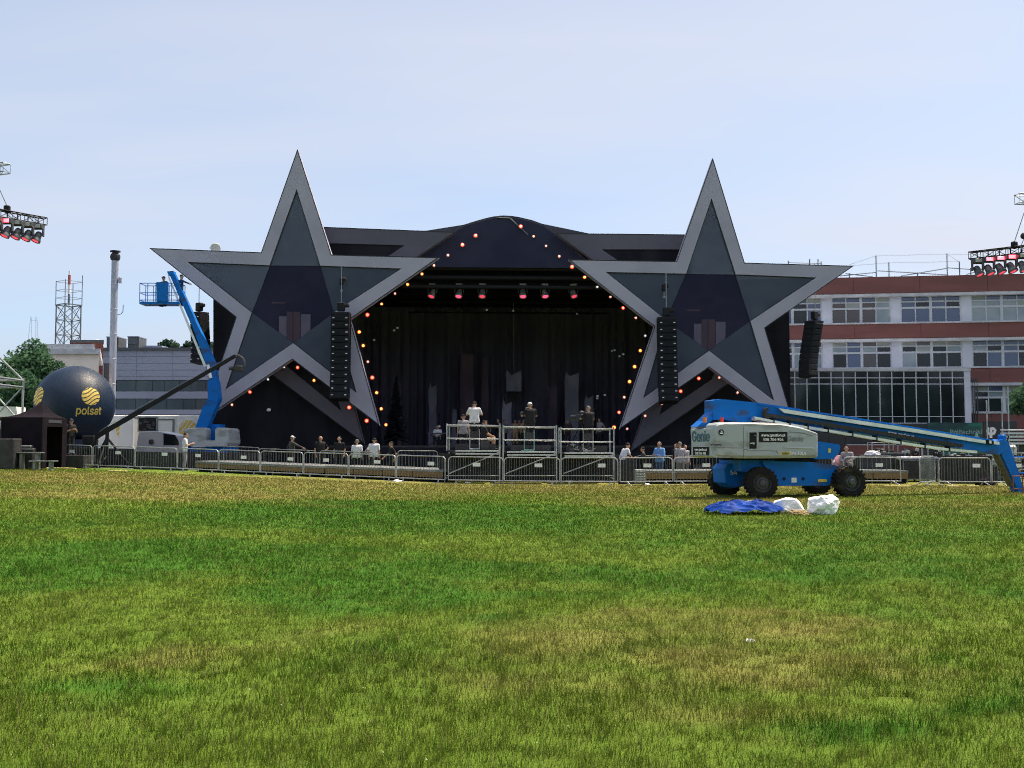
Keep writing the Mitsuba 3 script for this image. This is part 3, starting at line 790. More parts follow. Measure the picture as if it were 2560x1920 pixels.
# ------------------------------------------------------------------ people
def person(name_label, x, y, z, yaw=0.0, H=1.76, pose='stand', top='tee_black', legs='trousers_dark', hair='hair_dark', skin='skin', hat=None, sleeves='short', shorts=False, over=None, group=None, extra_yaw_head=0.0):
    """yaw 0 faces +y (away from the camera), positive turns to the left"""
    J = dict(pelvis=(0, 0, .96), waist=(0, .0, 1.10), chest=(0, .0, 1.32), neck=(0, -.01, 1.47), head=(0, .02, 1.64))
    for s, k in ((-1, 'l'), (1, 'r')):
        J |= {'sh' + k: (s * .19, -.01, 1.42), 'el' + k: (s * .25, -.04, 1.14), 'wr' + k: (s * .25, .05, .90), 'hip' + k: (s * .09, 0, .93), 'kn' + k: (s * .11, .02, .50), 'an' + k: (s * .12, -.03, .09), 'to' + k: (s * .14, .17, .04)}
    if pose == 'akimbo':
        J |= dict(ell=(-.40, -.08, 1.18), wrl=(-.20, .02, 1.04))
    elif pose == 'point':
        J |= dict(elr=(.40, .14, 1.30), wrr=(.62, .30, 1.20), ell=(-.34, -.1, 1.18), wrl=(-.2, .05, 1.0))
    elif pose == 'phone':
        J |= dict(elr=(.27, .06, 1.14), wrr=(.12, .30, 1.24), ell=(-.27, .06, 1.14), wrl=(-.10, .30, 1.22))
    elif pose == 'camera':
        J |= dict(elr=(.32, .16, 1.20), wrr=(.16, .40, 1.28), ell=(-.32, .14, 1.20), wrl=(-.15, .40, 1.25), head=(0, .06, 1.62))
    elif pose == 'walk':
        J |= dict(knl=(-.1, .22, .52), anl=(-.1, .22, .10), tol=(-.11, .42, .06), knr=(.1, -.04, .50), anr=(.1, -.34, .14), tor=(.1, -.18, .05), ell=(-.27, -.18, 1.16), wrl=(-.27, -.10, .92), elr=(.27, .10, 1.15), wrr=(.24, .30, 1.0))
    elif pose == 'bend':
        J |= dict(waist=(0, .08, 1.06), chest=(0, .26, 1.18), neck=(0, .38, 1.28), head=(0, .50, 1.38), shl=(-.19, .33, 1.24), shr=(.19, .33, 1.24), ell=(-.24, .40, .98), wrl=(-.18, .48, .76), elr=(.24, .40, .98), wrr=(.18, .50, .76))
    elif pose in ('sit', 'sit_lean'):
        J = {k: (a, b, c - .46) for k, (a, b, c) in J.items()}
        for s, k in ((-1, 'l'), (1, 'r')):
            J |= {'kn' + k: (s * .16, .42, .50), 'an' + k: (s * .16, .40, .09), 'to' + k: (s * .18, .60, .04), 'el' + k: (s * .26, .12, .72), 'wr' + k: (s * .16, .36, .62)}
        if pose == 'sit_lean':
            for k in ('chest', 'neck', 'head', 'shl', 'shr', 'ell', 'elr'):
                a, b, c = J[k]
                J[k] = (a, b + (c - .5) * .38, c - (c - .5) * .08)
    elif pose == 'crouch':
        J = {k: (a, b, c - .52) for k, (a, b, c) in J.items()}
        for s, k in ((-1, 'l'), (1, 'r')):
            J |= {'hip' + k: (s * .1, -.05, .36), 'kn' + k: (s * .2, .32, .52), 'an' + k: (s * .17, .06, .10), 'to' + k: (s * .19, .26, .04), 'el' + k: (s * .28, .2, .66), 'wr' + k: (s * .1, .42, .6)}
        J |= dict(pelvis=(0, -.06, .40), waist=(0, -.02, .54), chest=(0, .10, .76), neck=(0, .2, .9), head=(0, .26, 1.06), shl=(-.19, .14, .85), shr=(.19, .14, .85))
    if over:
        J |= over
    J = {k: np.array(p, float) for k, p in J.items()}
    sc = H / 1.76
    R = rot2(yaw)

    def W(p):
        p = np.asarray(p, float) * sc
        q = p.copy()
        q[..., :2] = p[..., :2] @ R.T
        return q + [x, y, z]

    def sph(c, r, seg=10, s=(1, 1, 1)):
        return m3.Manifold.sphere(r, seg).scale(s).translate(np.asarray(c, float).tolist())

    def bone(a, b, ra, rb, seg=10):
        return m3.Manifold.batch_hull([sph(a, ra, seg), sph(b, rb, seg)])

    def bones(l):
        return m3.Manifold.batch_boolean(l, m3.OpType.Add)

    def put(m, name, material, smooth=55):
        q = m.to_mesh()
        return obj(name, (W(q.vert_properties[:, :3]), q.tri_verts), material, t, smooth=smooth)

    t = thing('person', name_label, 'person', group)
    body = [bone(J['neck'] + [0, 0, -.04], J['head'] + [0, -.01, -.06], .058, .055), m3.Manifold.batch_hull([sph(J['chest'] + [-.1, 0, .04], .1), sph(J['chest'] + [.1, 0, .04], .1), sph(J['waist'] + [-.07, 0, 0], .095), sph(J['waist'] + [.07, 0, 0], .095)]),
            m3.Manifold.batch_hull([sph(J['waist'], .11), sph(J['hipl'], .1), sph(J['hipr'], .1)]), m3.Manifold.batch_hull([sph(J['shl'], .06), sph(J['shr'], .06), sph(J['chest'], .1)])]
    hd = J['head']
    fd = J['head'] - J['neck']
    fd = np.array([0, 1.0, 0]) if abs(fd[1]) < .1 else np.array([0, .85, -.3])
    ca, sa = math.cos(extra_yaw_head), math.sin(extra_yaw_head)
    fd = np.array([-sa, ca, fd[2]])
    sd = np.array([ca, sa, 0])
    body += [m3.Manifold.batch_hull([sph(hd + [0, 0, .035], .088, 12), sph(hd - fd * .02 + [0, 0, .02], .085, 12), sph(hd + fd * .045 + [0, 0, -.075], .042)]), bone(hd + fd * .085 + [0, 0, .01], hd + fd * .108 + [0, 0, -.028], .008, .016, 8),
             bone(hd + fd * .078 + [0, 0, -.068] - sd * .02, hd + fd * .078 + [0, 0, -.068] + sd * .02, .01, .01, 8), bone(hd + fd * .075 + [0, 0, .03] - sd * .045, hd + fd * .075 + [0, 0, .03] + sd * .045, .016, .016, 8)]
    for s in (-1, 1):
        body.append(sph(hd + sd * s * .088 - fd * .005, .026, 8, (1, 1, 1)))
    for k, s in (('l', -1), ('r', 1)):
        body += [bone(J['sh' + k], J['el' + k], .055, .042), bone(J['el' + k], J['wr' + k], .042, .028), bone(J['hip' + k], J['kn' + k], .085, .055), bone(J['kn' + k], J['an' + k], .056, .036), bone(J['an' + k], J['to' + k], .04, .03)]
        d = J['wr' + k] - J['el' + k]
        d = d / np.linalg.norm(d)
        n = np.array([s * 1.0, 0, 0]) - d * (s * d[0])
        n = n / max(np.linalg.norm(n), 1e-6)
        b = np.cross(d, n)
        w = J['wr' + k]
        pe = w + d * .09
        body.append(m3.Manifold.batch_hull([sph(w + d * .01, .026, 8), sph(pe + b * .03, .013, 8), sph(pe - b * .03, .013, 8)]))
        for i, L in enumerate((.065, .078, .072, .055)):
            a = pe + b * (.032 - .0213 * i)
            m = a + d * L * .55 - n * .008
            body += [bone(a - d * .012, m, .0095, .0088, 6), bone(m, m + d * L * .45 - n * .022, .0088, .0075, 6)]
        th = w + d * .03 + b * .028
        body += [bone(th, th + d * .035 + b * .026 - n * .012, .012, .0105, 6), bone(th + d * .035 + b * .026 - n * .012, th + d * .065 + b * .026 - n * .03, .0105, .008, 6)]
    put(bones(body), 'body', skin)
    g = .016
    shirt = [m3.Manifold.batch_hull([sph(J['chest'] + [-.105, 0, .05], .1 + g), sph(J['chest'] + [.105, 0, .05], .1 + g), sph(J['waist'] + [-.08, 0, -.02], .1 + g), sph(J['waist'] + [.08, 0, -.02], .1 + g)]),
             m3.Manifold.batch_hull([sph(J['shl'], .064 + g), sph(J['shr'], .064 + g), sph(J['chest'], .1 + g), sph(J['neck'] + [0, 0, -.06], .07)]),
             m3.Manifold.batch_hull([sph(J['waist'] + [-.08, 0, 0], .1 + g), sph(J['waist'] + [.08, 0, 0], .1 + g), sph(J['hipl'] + [-.02, 0, 0], .103 + g), sph(J['hipr'] + [.02, 0, 0], .103 + g)])]
    for k in 'lr':
        e = J['el' + k] if sleeves == 'long' else J['sh' + k] * .30 + J['el' + k] * .70
        shirt.append(bone(J['sh' + k], e, .064 + g * .6, .058))
        if sleeves == 'long':
            shirt.append(bone(J['el' + k], J['wr' + k] - (J['wr' + k] - J['el' + k]) * .06, .058, .042))
    put(bones(shirt), 'jacket' if sleeves == 'long' else 'shirt', top)
    tr = [m3.Manifold.batch_hull([sph(J['pelvis'] + [0, 0, .02], .118), sph(J['hipl'], .112), sph(J['hipr'], .112)])]
    for k in 'lr':
        tr.append(bone(J['hip' + k], J['kn' + k], .105, .078))
        if not shorts:
            tr.append(bone(J['kn' + k], J['an' + k] + [0, 0, .03], .076, .062))
    put(bones(tr), 'shorts' if shorts else 'trousers', legs)
    for k in 'lr':
        put(m3.Manifold.batch_hull([sph(J['an' + k] + [0, -.03, -.035], .05, 8), sph(J['to' + k] + [0, 0, .0], .042, 8), sph(J['an' + k], .045, 8)]), 'shoe', 'shoe')
    hb = sph(hd - fd * .012 + [0, 0, .045], .096, 12) - m3.Manifold.cube([.4, .4, .4], True).rotate([0, 0, math.degrees(extra_yaw_head)]).translate((hd + fd * .245 + [0, 0, -.08]).tolist()) - m3.Manifold.cube([.4, .4, .4], True).translate((hd + [0, 0, -.215]).tolist())
    if hair:
        put(hb, 'hair', hair)
    if hat:
        cap = (sph(hd - fd * .005 + [0, 0, .055], .104, 12) - m3.Manifold.cube([.4, .4, .4], True).translate((hd + [0, 0, -.14]).tolist()))
        brim = m3.Manifold.batch_hull([sph(hd + fd * .05 + [0, 0, .062] + sd * q, .012, 6) for q in (-.07, .07)] + [sph(hd + fd * .155 + [0, 0, .05] + sd * q, .01, 6) for q in (-.045, .045)])
        put(cap + brim, 'cap', hat)
    return t


def ground_at(px, Y):
    x = (px - 1280) / 2600 * Y
    return x, float(gz(x, Y))


# ------------------------------------------------------------------ crowd barriers
def bp(px, Y):
    x, z = ground_at(px, Y)
    return np.array([x, Y, z])


nb = 0


def barrier(a, b, H=1.1, label='', sign=True, feet='flat', bars=16, m='galv', tilt=0.0):
    """pedestrian barrier between the ground points a and b"""
    t = thing('crowd_barrier', label, 'barrier', 'steel crowd barriers along the edge of the lawn')
    a, b = np.array(a, float), np.array(b, float)
    u = (b - a) / np.linalg.norm(b - a)
    n = np.array([u[1], -u[0], 0])
    up = np.array([0, 0, 1.0])
    L = np.linalg.norm(b - a)
    r = .024
    mb = MB()
    arc = [a + up * .16, a + up * (H - .16)] + [a + u * (.16 - .16 * math.cos(k * math.pi / 8)) + up * (H - .16 + .16 * math.sin(k * math.pi / 8)) for k in range(1, 5)]
    arc2 = [b - (p - a - up * ((p - a) @ up)) + up * ((p - a) @ up) for p in arc[::-1]]
    mb.path(arc + arc2, r, 7)
    mb.tube(a + up * .17, b + up * .17, r, 7)
    mb.build('frame', m, t, smooth=50)
    mb = MB()
    for i in range(1, bars):
        p = a + u * L * i / bars
        mb.tube(p + up * .18, p + up * (H - .02), .0065, 5, cap=False)
    mb.build('bars', 'galv_dull', t, kind='stuff')
    for q in (.14, .86):
        p = a + u * L * q
        mb = MB()
        if feet == 'flat':
            mb.beam(p - n * .28 + up * .03, p + n * .30 + up * .03, .05, .012).beam(p + up * .02, p + up * .18, .05, .03)
        else:
            mb.tube(p + up * .17, p + n * .34 + u * .12 * (1 if q > .5 else 1) + up * .01, .02, 6).tube(p + up * .17, p - n * .30 + up * .01, .02, 6)
        mb.build('foot', m, t)
    if sign:
        p = a + u * L * (.62 + .1 * (nb % 3 - 1)) + n * .035
        MB().hull([p + u * i + up * j + n * k for i in (-.15, .15) for j in (H * .66, H * .79) for k in (0, .006)]).build('sign_plate', 'sign_white', t)
    return t


def row(pts, n, lab, **k):
    global nb
    pts = [np.array(p, float) for p in pts]
    seg = np.cumsum([0] + [np.linalg.norm(b - a) for a, b in zip(pts[:-1], pts[1:])])
    for i in range(n):
        e = []
        for s in ((i + .012) / n, (i + .988) / n):
            d = s * seg[-1]
            j = min(int(np.searchsorted(seg, d, 'right')) - 1, len(pts) - 2)
            e.append(pts[j] + (pts[j + 1] - pts[j]) * (d - seg[j]) / (seg[j + 1] - seg[j]))
        for p in e:
            p[2] = gz(p[0], p[1])
        barrier(*e, label=lab.format(ORD[i]), **k)
        nb += 1


row([bp(130, 50.3), bp(410, 48.5), bp(575, 47), bp(1115, 42)], 9, '{} steel crowd barrier from the left end of the fence')
row([bp(1120, 41.9), bp(1395, 41.2), bp(1545, 40.9)], 3, '{} crowd barrier in front of the camera platform from the left', bars=22)
row([bp(1548, 40.8), bp(1740, 40.7), bp(2080, 40.8)], 4, '{} crowd barrier right of the camera platform, towards the blue lift', feet='bent', bars=16)
row([bp(2105, 41.0), bp(2250, 41.2)], 1, 'crowd barrier just right of the lift wheels{}'.replace('{}', ''), feet='bent', bars=12)
row([bp(2342, 41.0), bp(2478, 41.0), bp(2600, 41.2)], 2, '{} crowd barrier below the end of the lowered boom', feet='bent', bars=18)
row([bp(2600, 41.2), bp(2900, 42.0)], 2, '{} crowd barrier beyond the boom end at the right', feet='bent', bars=18)
a, b = bp(2296, 40.2), bp(2320, 40.9)
barrier(a, b + (b - a) * .6, label='short crowd barrier standing end-on between its neighbours under the boom', sign=False, feet='bent', bars=30, H=1.15)
# inner rows behind
for i, (p0, p1, Y0, Y1, h) in enumerate(((995, 1094, 51, 52.5, 1.25), (648, 790, 51, 51, 1.15), (800, 935, 50.5, 50.5, 1.15), (560, 650, 52, 51.5, 1.2), (1590, 1700, 47.5, 47.5, 1.1), (1705, 1800, 47.5, 47.5, 1.1))):
    barrier(bp(p0, Y0), bp(p1, Y1), H=h, label=('inner barrier left of the camera platform with the tall rail', 'inner barrier behind the man with the white cap', 'inner barrier behind the men in black shirts', 'inner barrier beside the raised lift base',
            'inner barrier by the man in the blue shirt', 'inner barrier by the three people near the lift')[i], sign=False, bars=10, m='galv_dull')

# ------------------------------------------------------------------ low wooden runway behind the barriers
def walkway(p0, p1, Y0, Y1, label, dz=0.0):
    t = thing('runway_section', label, 'runway', 'low wooden runway sections')
    a, b = bp(p0, Y0), bp(p1, Y1)
    u = (b - a) / np.linalg.norm(b - a)
    u[2] = 0
    n = np.array([-u[1], u[0], 0])
    zt = .5 + dz
    n_p = max(2, int(np.linalg.norm(b - a) / 1.22))
    L = np.linalg.norm(b - a)
    for i in range(n_p):
        c0, c1 = a + (b - a) * (i + .012) / n_p, a + (b - a) * (i + .988) / n_p
        MB().hull([c + n * d + [0, 0, zz] for c in (c0, c1) for d in (.02, .05) for zz in (.2, zt - .09)]).build('fascia_board', 'plywood', t)
    MB().hull([c + n * d + [0, 0, zz] for c in (a, b) for d in (0, 2.4) for zz in (zt - .09, zt)]).build('deck_frame', 'galv_dull', t)
    mb = MB()
    for i in range(n_p + 1):
        c = a + (b - a) * i / n_p
        for d in (.15, 2.2):
            mb.tube(c + n * d, c + n * d + [0, 0, zt - .05], .03, 6)
    mb.build('legs', 'galv_dull', t)
    mb = MB()
    mb.hull([c + n * d + [0, 0, zz] for c in (a, b) for d in (2.3, 2.34) for zz in (0, zt - .1)])
    mb.hull([c + n * d + [0, 0, zz] for c in (a, b) for d in (.25, .29) for zz in (0, .35)])
    mb.build('skirt', 'black_cloth', t)


walkway(490, 812, 49.2, 46.2, 'long wooden runway section at the left, behind the lift base')
walkway(814, 1108, 46.2, 43.4, 'wooden runway section just left of the camera platform', .02)
walkway(1582, 1800, 42.6, 42.6, 'wooden runway section between the platform and the blue lift', .04)
walkway(1802, 2090, 42.6, 42.8, 'wooden runway section hidden behind the blue lift', .04)
walkway(2092, 2268, 42.8, 43.0, 'wooden runway section right of the lift wheels', .05)


def ribbed(p0, p1, Y, h, label, thick=.15, m='case_black', name='black_panel_wall'):
    t = thing(name, label, 'panel wall', 'black ribbed panel walls behind the barriers')
    a, b = bp(p0, Y), bp(p1, Y)
    MB().hull([c + [0, d, zz] for c in (a, b) for d in (0, thick) for zz in (0, h)]).build('panel', m, t)
    mb = MB()
    k = max(3, int(np.linalg.norm(b - a) / .22))
    for i in range(k + 1):
        c = a + (b - a) * i / k
        mb.beam(c + [0, -.02, .03], c + [0, -.02, h], .05, .04)
    mb.build('ribs', 'black_plastic', t, kind='stuff')


ribbed(165, 335, 52.2, .95, 'black ribbed panel wall under the balloon')
ribbed(337, 470, 50.5, .85, 'black ribbed panel wall by the silver van')
ribbed(1100, 1545, 42.4 + 1.9, 1.2, 'black ribbed panel wall under the camera platform')
ribbed(2350, 2475, 43.4, 1.15, 'black ribbed panel wall below the boom end')
ribbed(470, 640, 52.6, .9, 'black ribbed panel wall by the raised lift base')
ribbed(1545, 1585, 42.6, 1.0, 'narrow black ribbed panel right of the camera platform')

# ------------------------------------------------------------------ camera platform
PY = 42.7
names = ('left', 'middle', 'right')
PLX = []
for i, (p0, p1) in enumerate(((1117, 1249), (1258, 1391), (1402, 1534))):
    x0, x1 = (p0 - 1280) / 2600 * PY, (p1 - 1280) / 2600 * PY
    PLX.append((x0, x1))
    zr, zm, zd = 2.40 - .07 * i, 1.86 - .065 * i, 1.30 - .045 * i
    t = thing('scaffold_platform', f'{names[i]} bay of the galvanised camera platform, under the {("man in the white shirt", "cameraman with headlamp", "cameraman at the tripod")[i]}', 'platform', 'bays of the camera platform')
    g = float(gz(x0, PY))
    for x in (x0, x1):
        for y in (PY, PY + 1.8):
            MB().tube((x, y, (zm - .5 if x == x0 and i == 0 and y == PY else g)), (x, y, zr + .08), .03, 8).build('post', 'galv', t, smooth=50)
    if i == 2:
        pass
    for z in (zr, zm):
        MB().tube((x0, PY, z), (x1, PY, z - .02), .03, 8).build('rail', 'galv', t, smooth=50)
        MB().tube((x0, PY + 1.8, z), (x1, PY + 1.8, z - .02), .03, 8).build('back_rail', 'galv', t, smooth=50)
    o = .36 if i == 0 else .16
    MB().box(x0 + o, x1 - .03, PY - .03, PY + .55, zd + .02, zd + .08).box(x0 + o, x1 - .03, PY - .035, PY + .5, zd - .10, zd - .04).build('deck_plank', 'alu', t)
    MB().box(x0 + .03, x1 - .03, PY + .6, PY + 1.8, zd, zd + .07).build('deck', 'deck_black', t)
    MB().tube((x0 + .1, PY - .02, .42), (x1 - .04, PY - .02, zd - .02), .026, 8).build('diagonal_brace', 'galv', t, smooth=50)
    MB().tube((x0, PY, .34), (x1, PY, .34), .024, 8).tube((x0, PY, .22 + g), (x0, PY + 1.8, .22 + g), .02, 6).tube((x1, PY, .22 + g), (x1, PY + 1.8, .22 + g), .02, 6).build('base_rail', 'galv', t, smooth=50)
    MB().box(x0 + .3, x1 - .2, PY + .8, PY + 1.75, zd + .07, zd + .34).build('riser', 'case_black', t)

zD = [1.30 - .045 * i + .34 for i in range(3)]


def camera_unit(x, y, z, label, yaw=0.0, frame=True, m='galv'):
    t = thing('broadcast_camera', label, 'camera')
    R = rot2(yaw)

    def W(p):
        p = np.array(p, float)
        p[:2] = R @ p[:2]
        return p + [x, y, z]
    for a in (0, 2.1, 4.2):
        MB().tube(W((.05 * math.cos(a + .5), .05 * math.sin(a + .5), 1.05)), W((.42 * math.cos(a + .5), .42 * math.sin(a + .5), .03)), .025, 6, .02).build('tripod_leg', 'black_metal', t)
    MB().rbox(W((0, 0, 1.02)), (.2, .2, .16), yaw, .03).build('pan_head', 'black_metal', t)
    b = MB().rbox(W((0, .05, 1.2)), (.17, .5, .26), yaw, .03).build('body', 'black_plastic', t)
    MB().tube(W((0, .3, 1.33)), W((0, .72, 1.34)), .09, 14, .12).build('lens', 'black_plastic', b, smooth=40)
    MB().rbox(W((-.02, -.1, 1.48)), (.18, .12, .12), yaw, .02).build('viewfinder', 'fixture_grey', b)
    MB().tube(W((.07, -.15, 1.2)), W((.16, -.55, 1.05)), .015, 6).build('pan_bar', 'black_metal', t)


# ------------------------------------------------------------------ crew
def onground(label, px, Y, dz=0.0, **k):
    x, g = ground_at(px, Y)
    return person(label, x, Y, g + dz, **k)


onground('man in a white cap and dark grey jacket pointing to the right', 731, 52, yaw=-1.0, pose='point', top='jacket_grey', legs='jacket_grey', sleeves='long', hat='cap_white', dz=.05)
onground('bald man in a black tee with his left hand on his hip', 802, 51, yaw=-2.6, pose='akimbo', hair=None, H=1.82, dz=.04, shorts=True, legs='trousers_dark')
onground('man in a black tee standing with arms hanging, beside the bald man', 849, 51, yaw=3.0, H=1.82, dz=.04, shorts=True)
onground('short man in a white tee seen from behind, left of the taller one', 893, 51, yaw=.2, top='tee_white', hair='hair_grey', H=1.74)
onground('person with bent back in dark clothes between the two white tees', 920, 52, yaw=-.8, pose='bend', top='tee_grey', H=1.7, dz=.2)
onground('tall man in a white tee seen from behind near the stage corner', 936, 51, yaw=.0, top='tee_white', legs='trousers_dark', H=1.80, dz=.03)
onground('man in a black tee walking with lowered head near the stage steps', 979, 50, yaw=1.9, pose='walk', H=1.72, dz=-.05)
x = lambda px, Y: (px - 1280) / 2600 * Y
YC = 44.0
person('man in a white shirt standing on the left bay of the camera platform', x(1186, YC), YC, zD[0] + .02, yaw=.05, pose='camera', top='tee_white', legs='trousers_dark', H=1.78)
person('cameraman in a black tee and pale cap on the middle bay of the platform', x(1326, YC), YC, zD[1], yaw=.35, pose='camera', hair='hair_grey', H=1.80, hat='cap_white')
person('heavy cameraman in a black tee with headset on the right bay', x(1472, YC), YC, zD[2] - .06, yaw=.45, pose='camera', hair='hair_grey', H=1.76)
person('man in tan shorts sitting on the left bay of the platform', x(1210, 43.6), 43.6, zD[0] - .34 + .06, yaw=-1.3, pose='sit', skin='skin', legs='shorts_tan', shorts=True, H=1.70)
person('person in a pale shirt leaning behind the man in the white shirt', x(1158, 46.5), 46.5, 1.25, yaw=.3, pose='stand', top='tee_grey', H=1.7)
MB().box(x(1158, 46.5) - .5, x(1158, 46.5) + .5, 46, 47, .0, 1.25).build('flight_case', 'case_black', label='tall black box behind the left bay of the camera platform', cat='flight case')
MB().rbox((x(1210, 43.6), 43.6, zD[0] - .34 + .06), (.4, .4, .46), .3, .02).build('equipment_box', 'case_black', label='small black box seat on the left bay of the platform', cat='box')
camera_unit(x(1186, 44.7), 44.7, zD[0], 'television camera on a tripod in front of the man in the white shirt')
camera_unit(x(1318, 44.7), 44.7, zD[1], 'television camera on a tripod on the middle bay', .3)
camera_unit(x(1452, 44.7), 44.7, zD[2] - .1, 'television camera on a tripod on the right bay', .5)
for i, (px, m, dz) in enumerate(((1186.5, 'galv', 0), (1323, 'teal_rubber', 0), (1470, 'galv_dull', .1))):
    t = thing('folding_chair', ('silver tall chair frame on the left bay', 'pale green chair frame on the middle bay', 'grey chair frame on the right bay')[i], 'chair')
    xx, yy, zz = x(px, 43.25), 43.25, zD[i] - .34 + .08
    mb = MB()
    for s in (-.2, .2):
        mb.tube((xx + s, yy, zz + .03), (xx + s, yy, zz + .86 + dz), .022, 6)
        mb.tube((xx + s, yy + .4, zz + .03), (xx + s, yy, zz + .55), .022, 6)
    mb.tube((xx - .2, yy, zz + .05), (xx + .2, yy, zz + .05), .022, 6)
    if i == 1:
        mb.tube((xx - .34, yy, zz + .03), (xx + .2, yy, zz + .03), .022, 6)
    mb.build('frame', m, t)
    MB().box(xx - .2, xx + .2, yy - .01, yy + .02, zz + .5, zz + .78).build('back_panel', 'case_black', t)
# dolly with cables at the right bay
t = thing('camera_dolly', 'cluttered camera dolly and cables at the foot of the right bay tripod', 'dolly')
mb = MB()
for k in range(16):
    a = np.array([x(1452, 43.5) + rnd.uniform(-.4, .5), 43.4 + rnd.uniform(-.1, .2), zD[2] - .34 + .1 + rnd.random() * .3])
    mb.tube(a, a + [rnd.uniform(-.3, .3), rnd.uniform(-.1, .1), rnd.uniform(-.15, .2)], .018, 5)
mb.build('tubes', 'galv_dull', t)
for s in (-.4, .0, .42):
    MB().lathe((x(1452, 43.4) + s, 43.3, zD[2] - .26 + .08), [(.01, -.03), (.09, -.03), (.09, .03), (.01, .03)], 10, (0, 1, 0)).build('wheel', 'black_plastic', t)
# performers and crew on the stage deck
for px, hy, Yd, lab, k in ((1094, 1045, 66, 'drummer in a white tee seated on the left of the stage', dict(pose='sit', top='tee_white', yaw=3.1)),
                           (1288, 1043, 70, 'leftmost of three crew in tan shirts on the dark stage', dict(top='tan_shirt', yaw=3.0, legs='shorts_tan')),
                           (1298, 1042, 70.4, 'middle one of three crew in tan shirts on the dark stage', dict(top='tan_shirt', yaw=2.6, legs='shorts_tan')),
                           (1308, 1046, 69.6, 'rightmost of three crew in tan shirts on the dark stage', dict(top='tan_shirt', yaw=-2.7, legs='trousers_dark')),
                           (1499, 1036, 66, 'man in a grey tee standing on the right of the stage', dict(top='tee_grey', yaw=2.2, pose='akimbo')),
                           (1217, 1042, 70, 'person in dark clothes on stage behind the left bay', dict(top='jacket_grey', yaw=3)),
                           (1246, 1040, 68, 'person in a black tee on stage left of the broad column', dict(yaw=2.5, pose='phone')),
                           (1261, 1052, 71, 'person in a grey tee before the broad low column', dict(top='tee_grey', yaw=-2.5)),
                           (1420, 1048, 69, 'dark dressed person on stage before the tall broad column', dict(yaw=2.8, top='jacket_grey'))):
    X, Zh = sp(px, hy, Yd)
    person(lab, X, Yd + K * X, deck_z, H=1.74, group='crew on the stage deck', **k)
X, _ = sp(1094, 1100, 65.6)
t = thing('keyboard_table', 'small black table with keys in front of the seated drummer', 'table')
MB().box(X - .6, X + .6, 65, 65.4, deck_z + .72, deck_z + .8).build('top', 'fixture_grey', t)
MB().beam((X - .5, 65.2, deck_z), (X + .5, 65.2, deck_z + .72), .05).beam((X + .5, 65.2, deck_z), (X - .5, 65.2, deck_z + .72), .05).build('legs', 'black_metal', t)
# right hand group
onground('man in white tee and pale shorts sitting beside the platform', 1556, 45.5, dz=.46, yaw=-1.1, pose='sit_lean', top='tee_white', legs='shorts_grey', shorts=True, H=1.72)
xx, g = ground_at(1553, 45.5)
MB().rbox((xx, 45.5, g), (.9, .7, .44 + .46), .2, .03).build('flight_case', 'case_black', label='black case under the man sitting beside the platform', cat='flight case')
onground('dark clothed man busy at a table left of the blue shirt', 1607, 46, yaw=1.4, pose='phone', top='jacket_grey', H=1.60, sleeves='long', dz=-.1)
xx, g = ground_at(1593, 45.6)
t = thing('work_table', 'dark work table with cases in front of the dark clothed man', 'table')
MB().box(xx - .55, xx + .5, 45.2, 45.9, .98, 1.03).build('top', 'deck_black', t)
mb = MB()
for a in (-.5, .45):
    for b in (45.25, 45.85):
        mb.tube((xx + a, b, 0), (xx + a, b, .98), .025, 6)
mb.build('legs', 'black_metal', t)
onground('man in a light blue shirt and jeans with folded arms', 1648, 46.5, yaw=2.5, pose='stand', top='shirt_blue', legs='jeans', hair='hair_grey', H=1.74, sleeves='long', over=dict(elr=(.27, .08, 1.14), wrr=(-.02, .2, 1.12), ell=(-.27, .08, 1.14), wrl=(.04, .22, 1.16)), dz=-.02)
onground('woman in a dark top at the left of the three by the lift', 1690, 46.5, yaw=2.2, top='tee_black', H=1.64)
onground('man in a pale grey tee, broadest of the three by the lift', 1699, 45.6, yaw=.3, top='tee_grey', legs='shorts_grey', shorts=True, hair='hair_grey', H=1.73, dz=-.02)
onground('man in grey tee and pale trousers, right of the three by the lift', 1711, 46.4, yaw=-2.7, top='tee_grey', legs='shorts_grey', H=1.62, dz=-.02)
onground('person in a pink top bending down behind the lift', 2086, 45, yaw=-1.2, pose='bend', top='pink', legs='tee_white', H=1.5)
onground('person in a pale grey hooded top with lowered head right of the lift', 2118, 44.5, yaw=2.6, pose='sit_lean', top='tee_grey', legs='shorts_grey', sleeves='long', H=1.75, dz=.3)
onground('crew member in a dark tee on a black riser below the balloon', 178, 50.2, dz=.60, yaw=-2.2, pose='phone', top='tee_black', legs='trousers_dark', H=1.75, hat='hat_navy')
xx, g = ground_at(178, 50.2)
MB().rbox((xx, 50.4, g), (1.8, 1.6, .6), 0, .02).build('low_riser', 'case_black', label='black riser under the crew member below the balloon', cat='riser')
onground('man in a white shirt leaning over beside the raised lift base', 464, 50, yaw=-1.2, pose='phone', top='tee_white', legs='tee_grey', H=1.76, dz=.05)

# ------------------------------------------------------------------ boom lift in the foreground
LO = np.array([7.42, 31.2])
LA = math.radians(17.6)
LU, LV = np.array([math.cos(LA), math.sin(LA)]), np.array([-math.sin(LA), math.cos(LA)])


def lw(s, t, z):
    """lift coordinates (along, across towards the stage, up) to the world"""
    s, t, z = np.broadcast_arrays(np.asarray(s, float), np.asarray(t, float), np.asarray(z, float))
    return np.stack([LO[0] + s * LU[0] + t * LV[0], LO[1] + s * LU[1] + t * LV[1], z], -1)


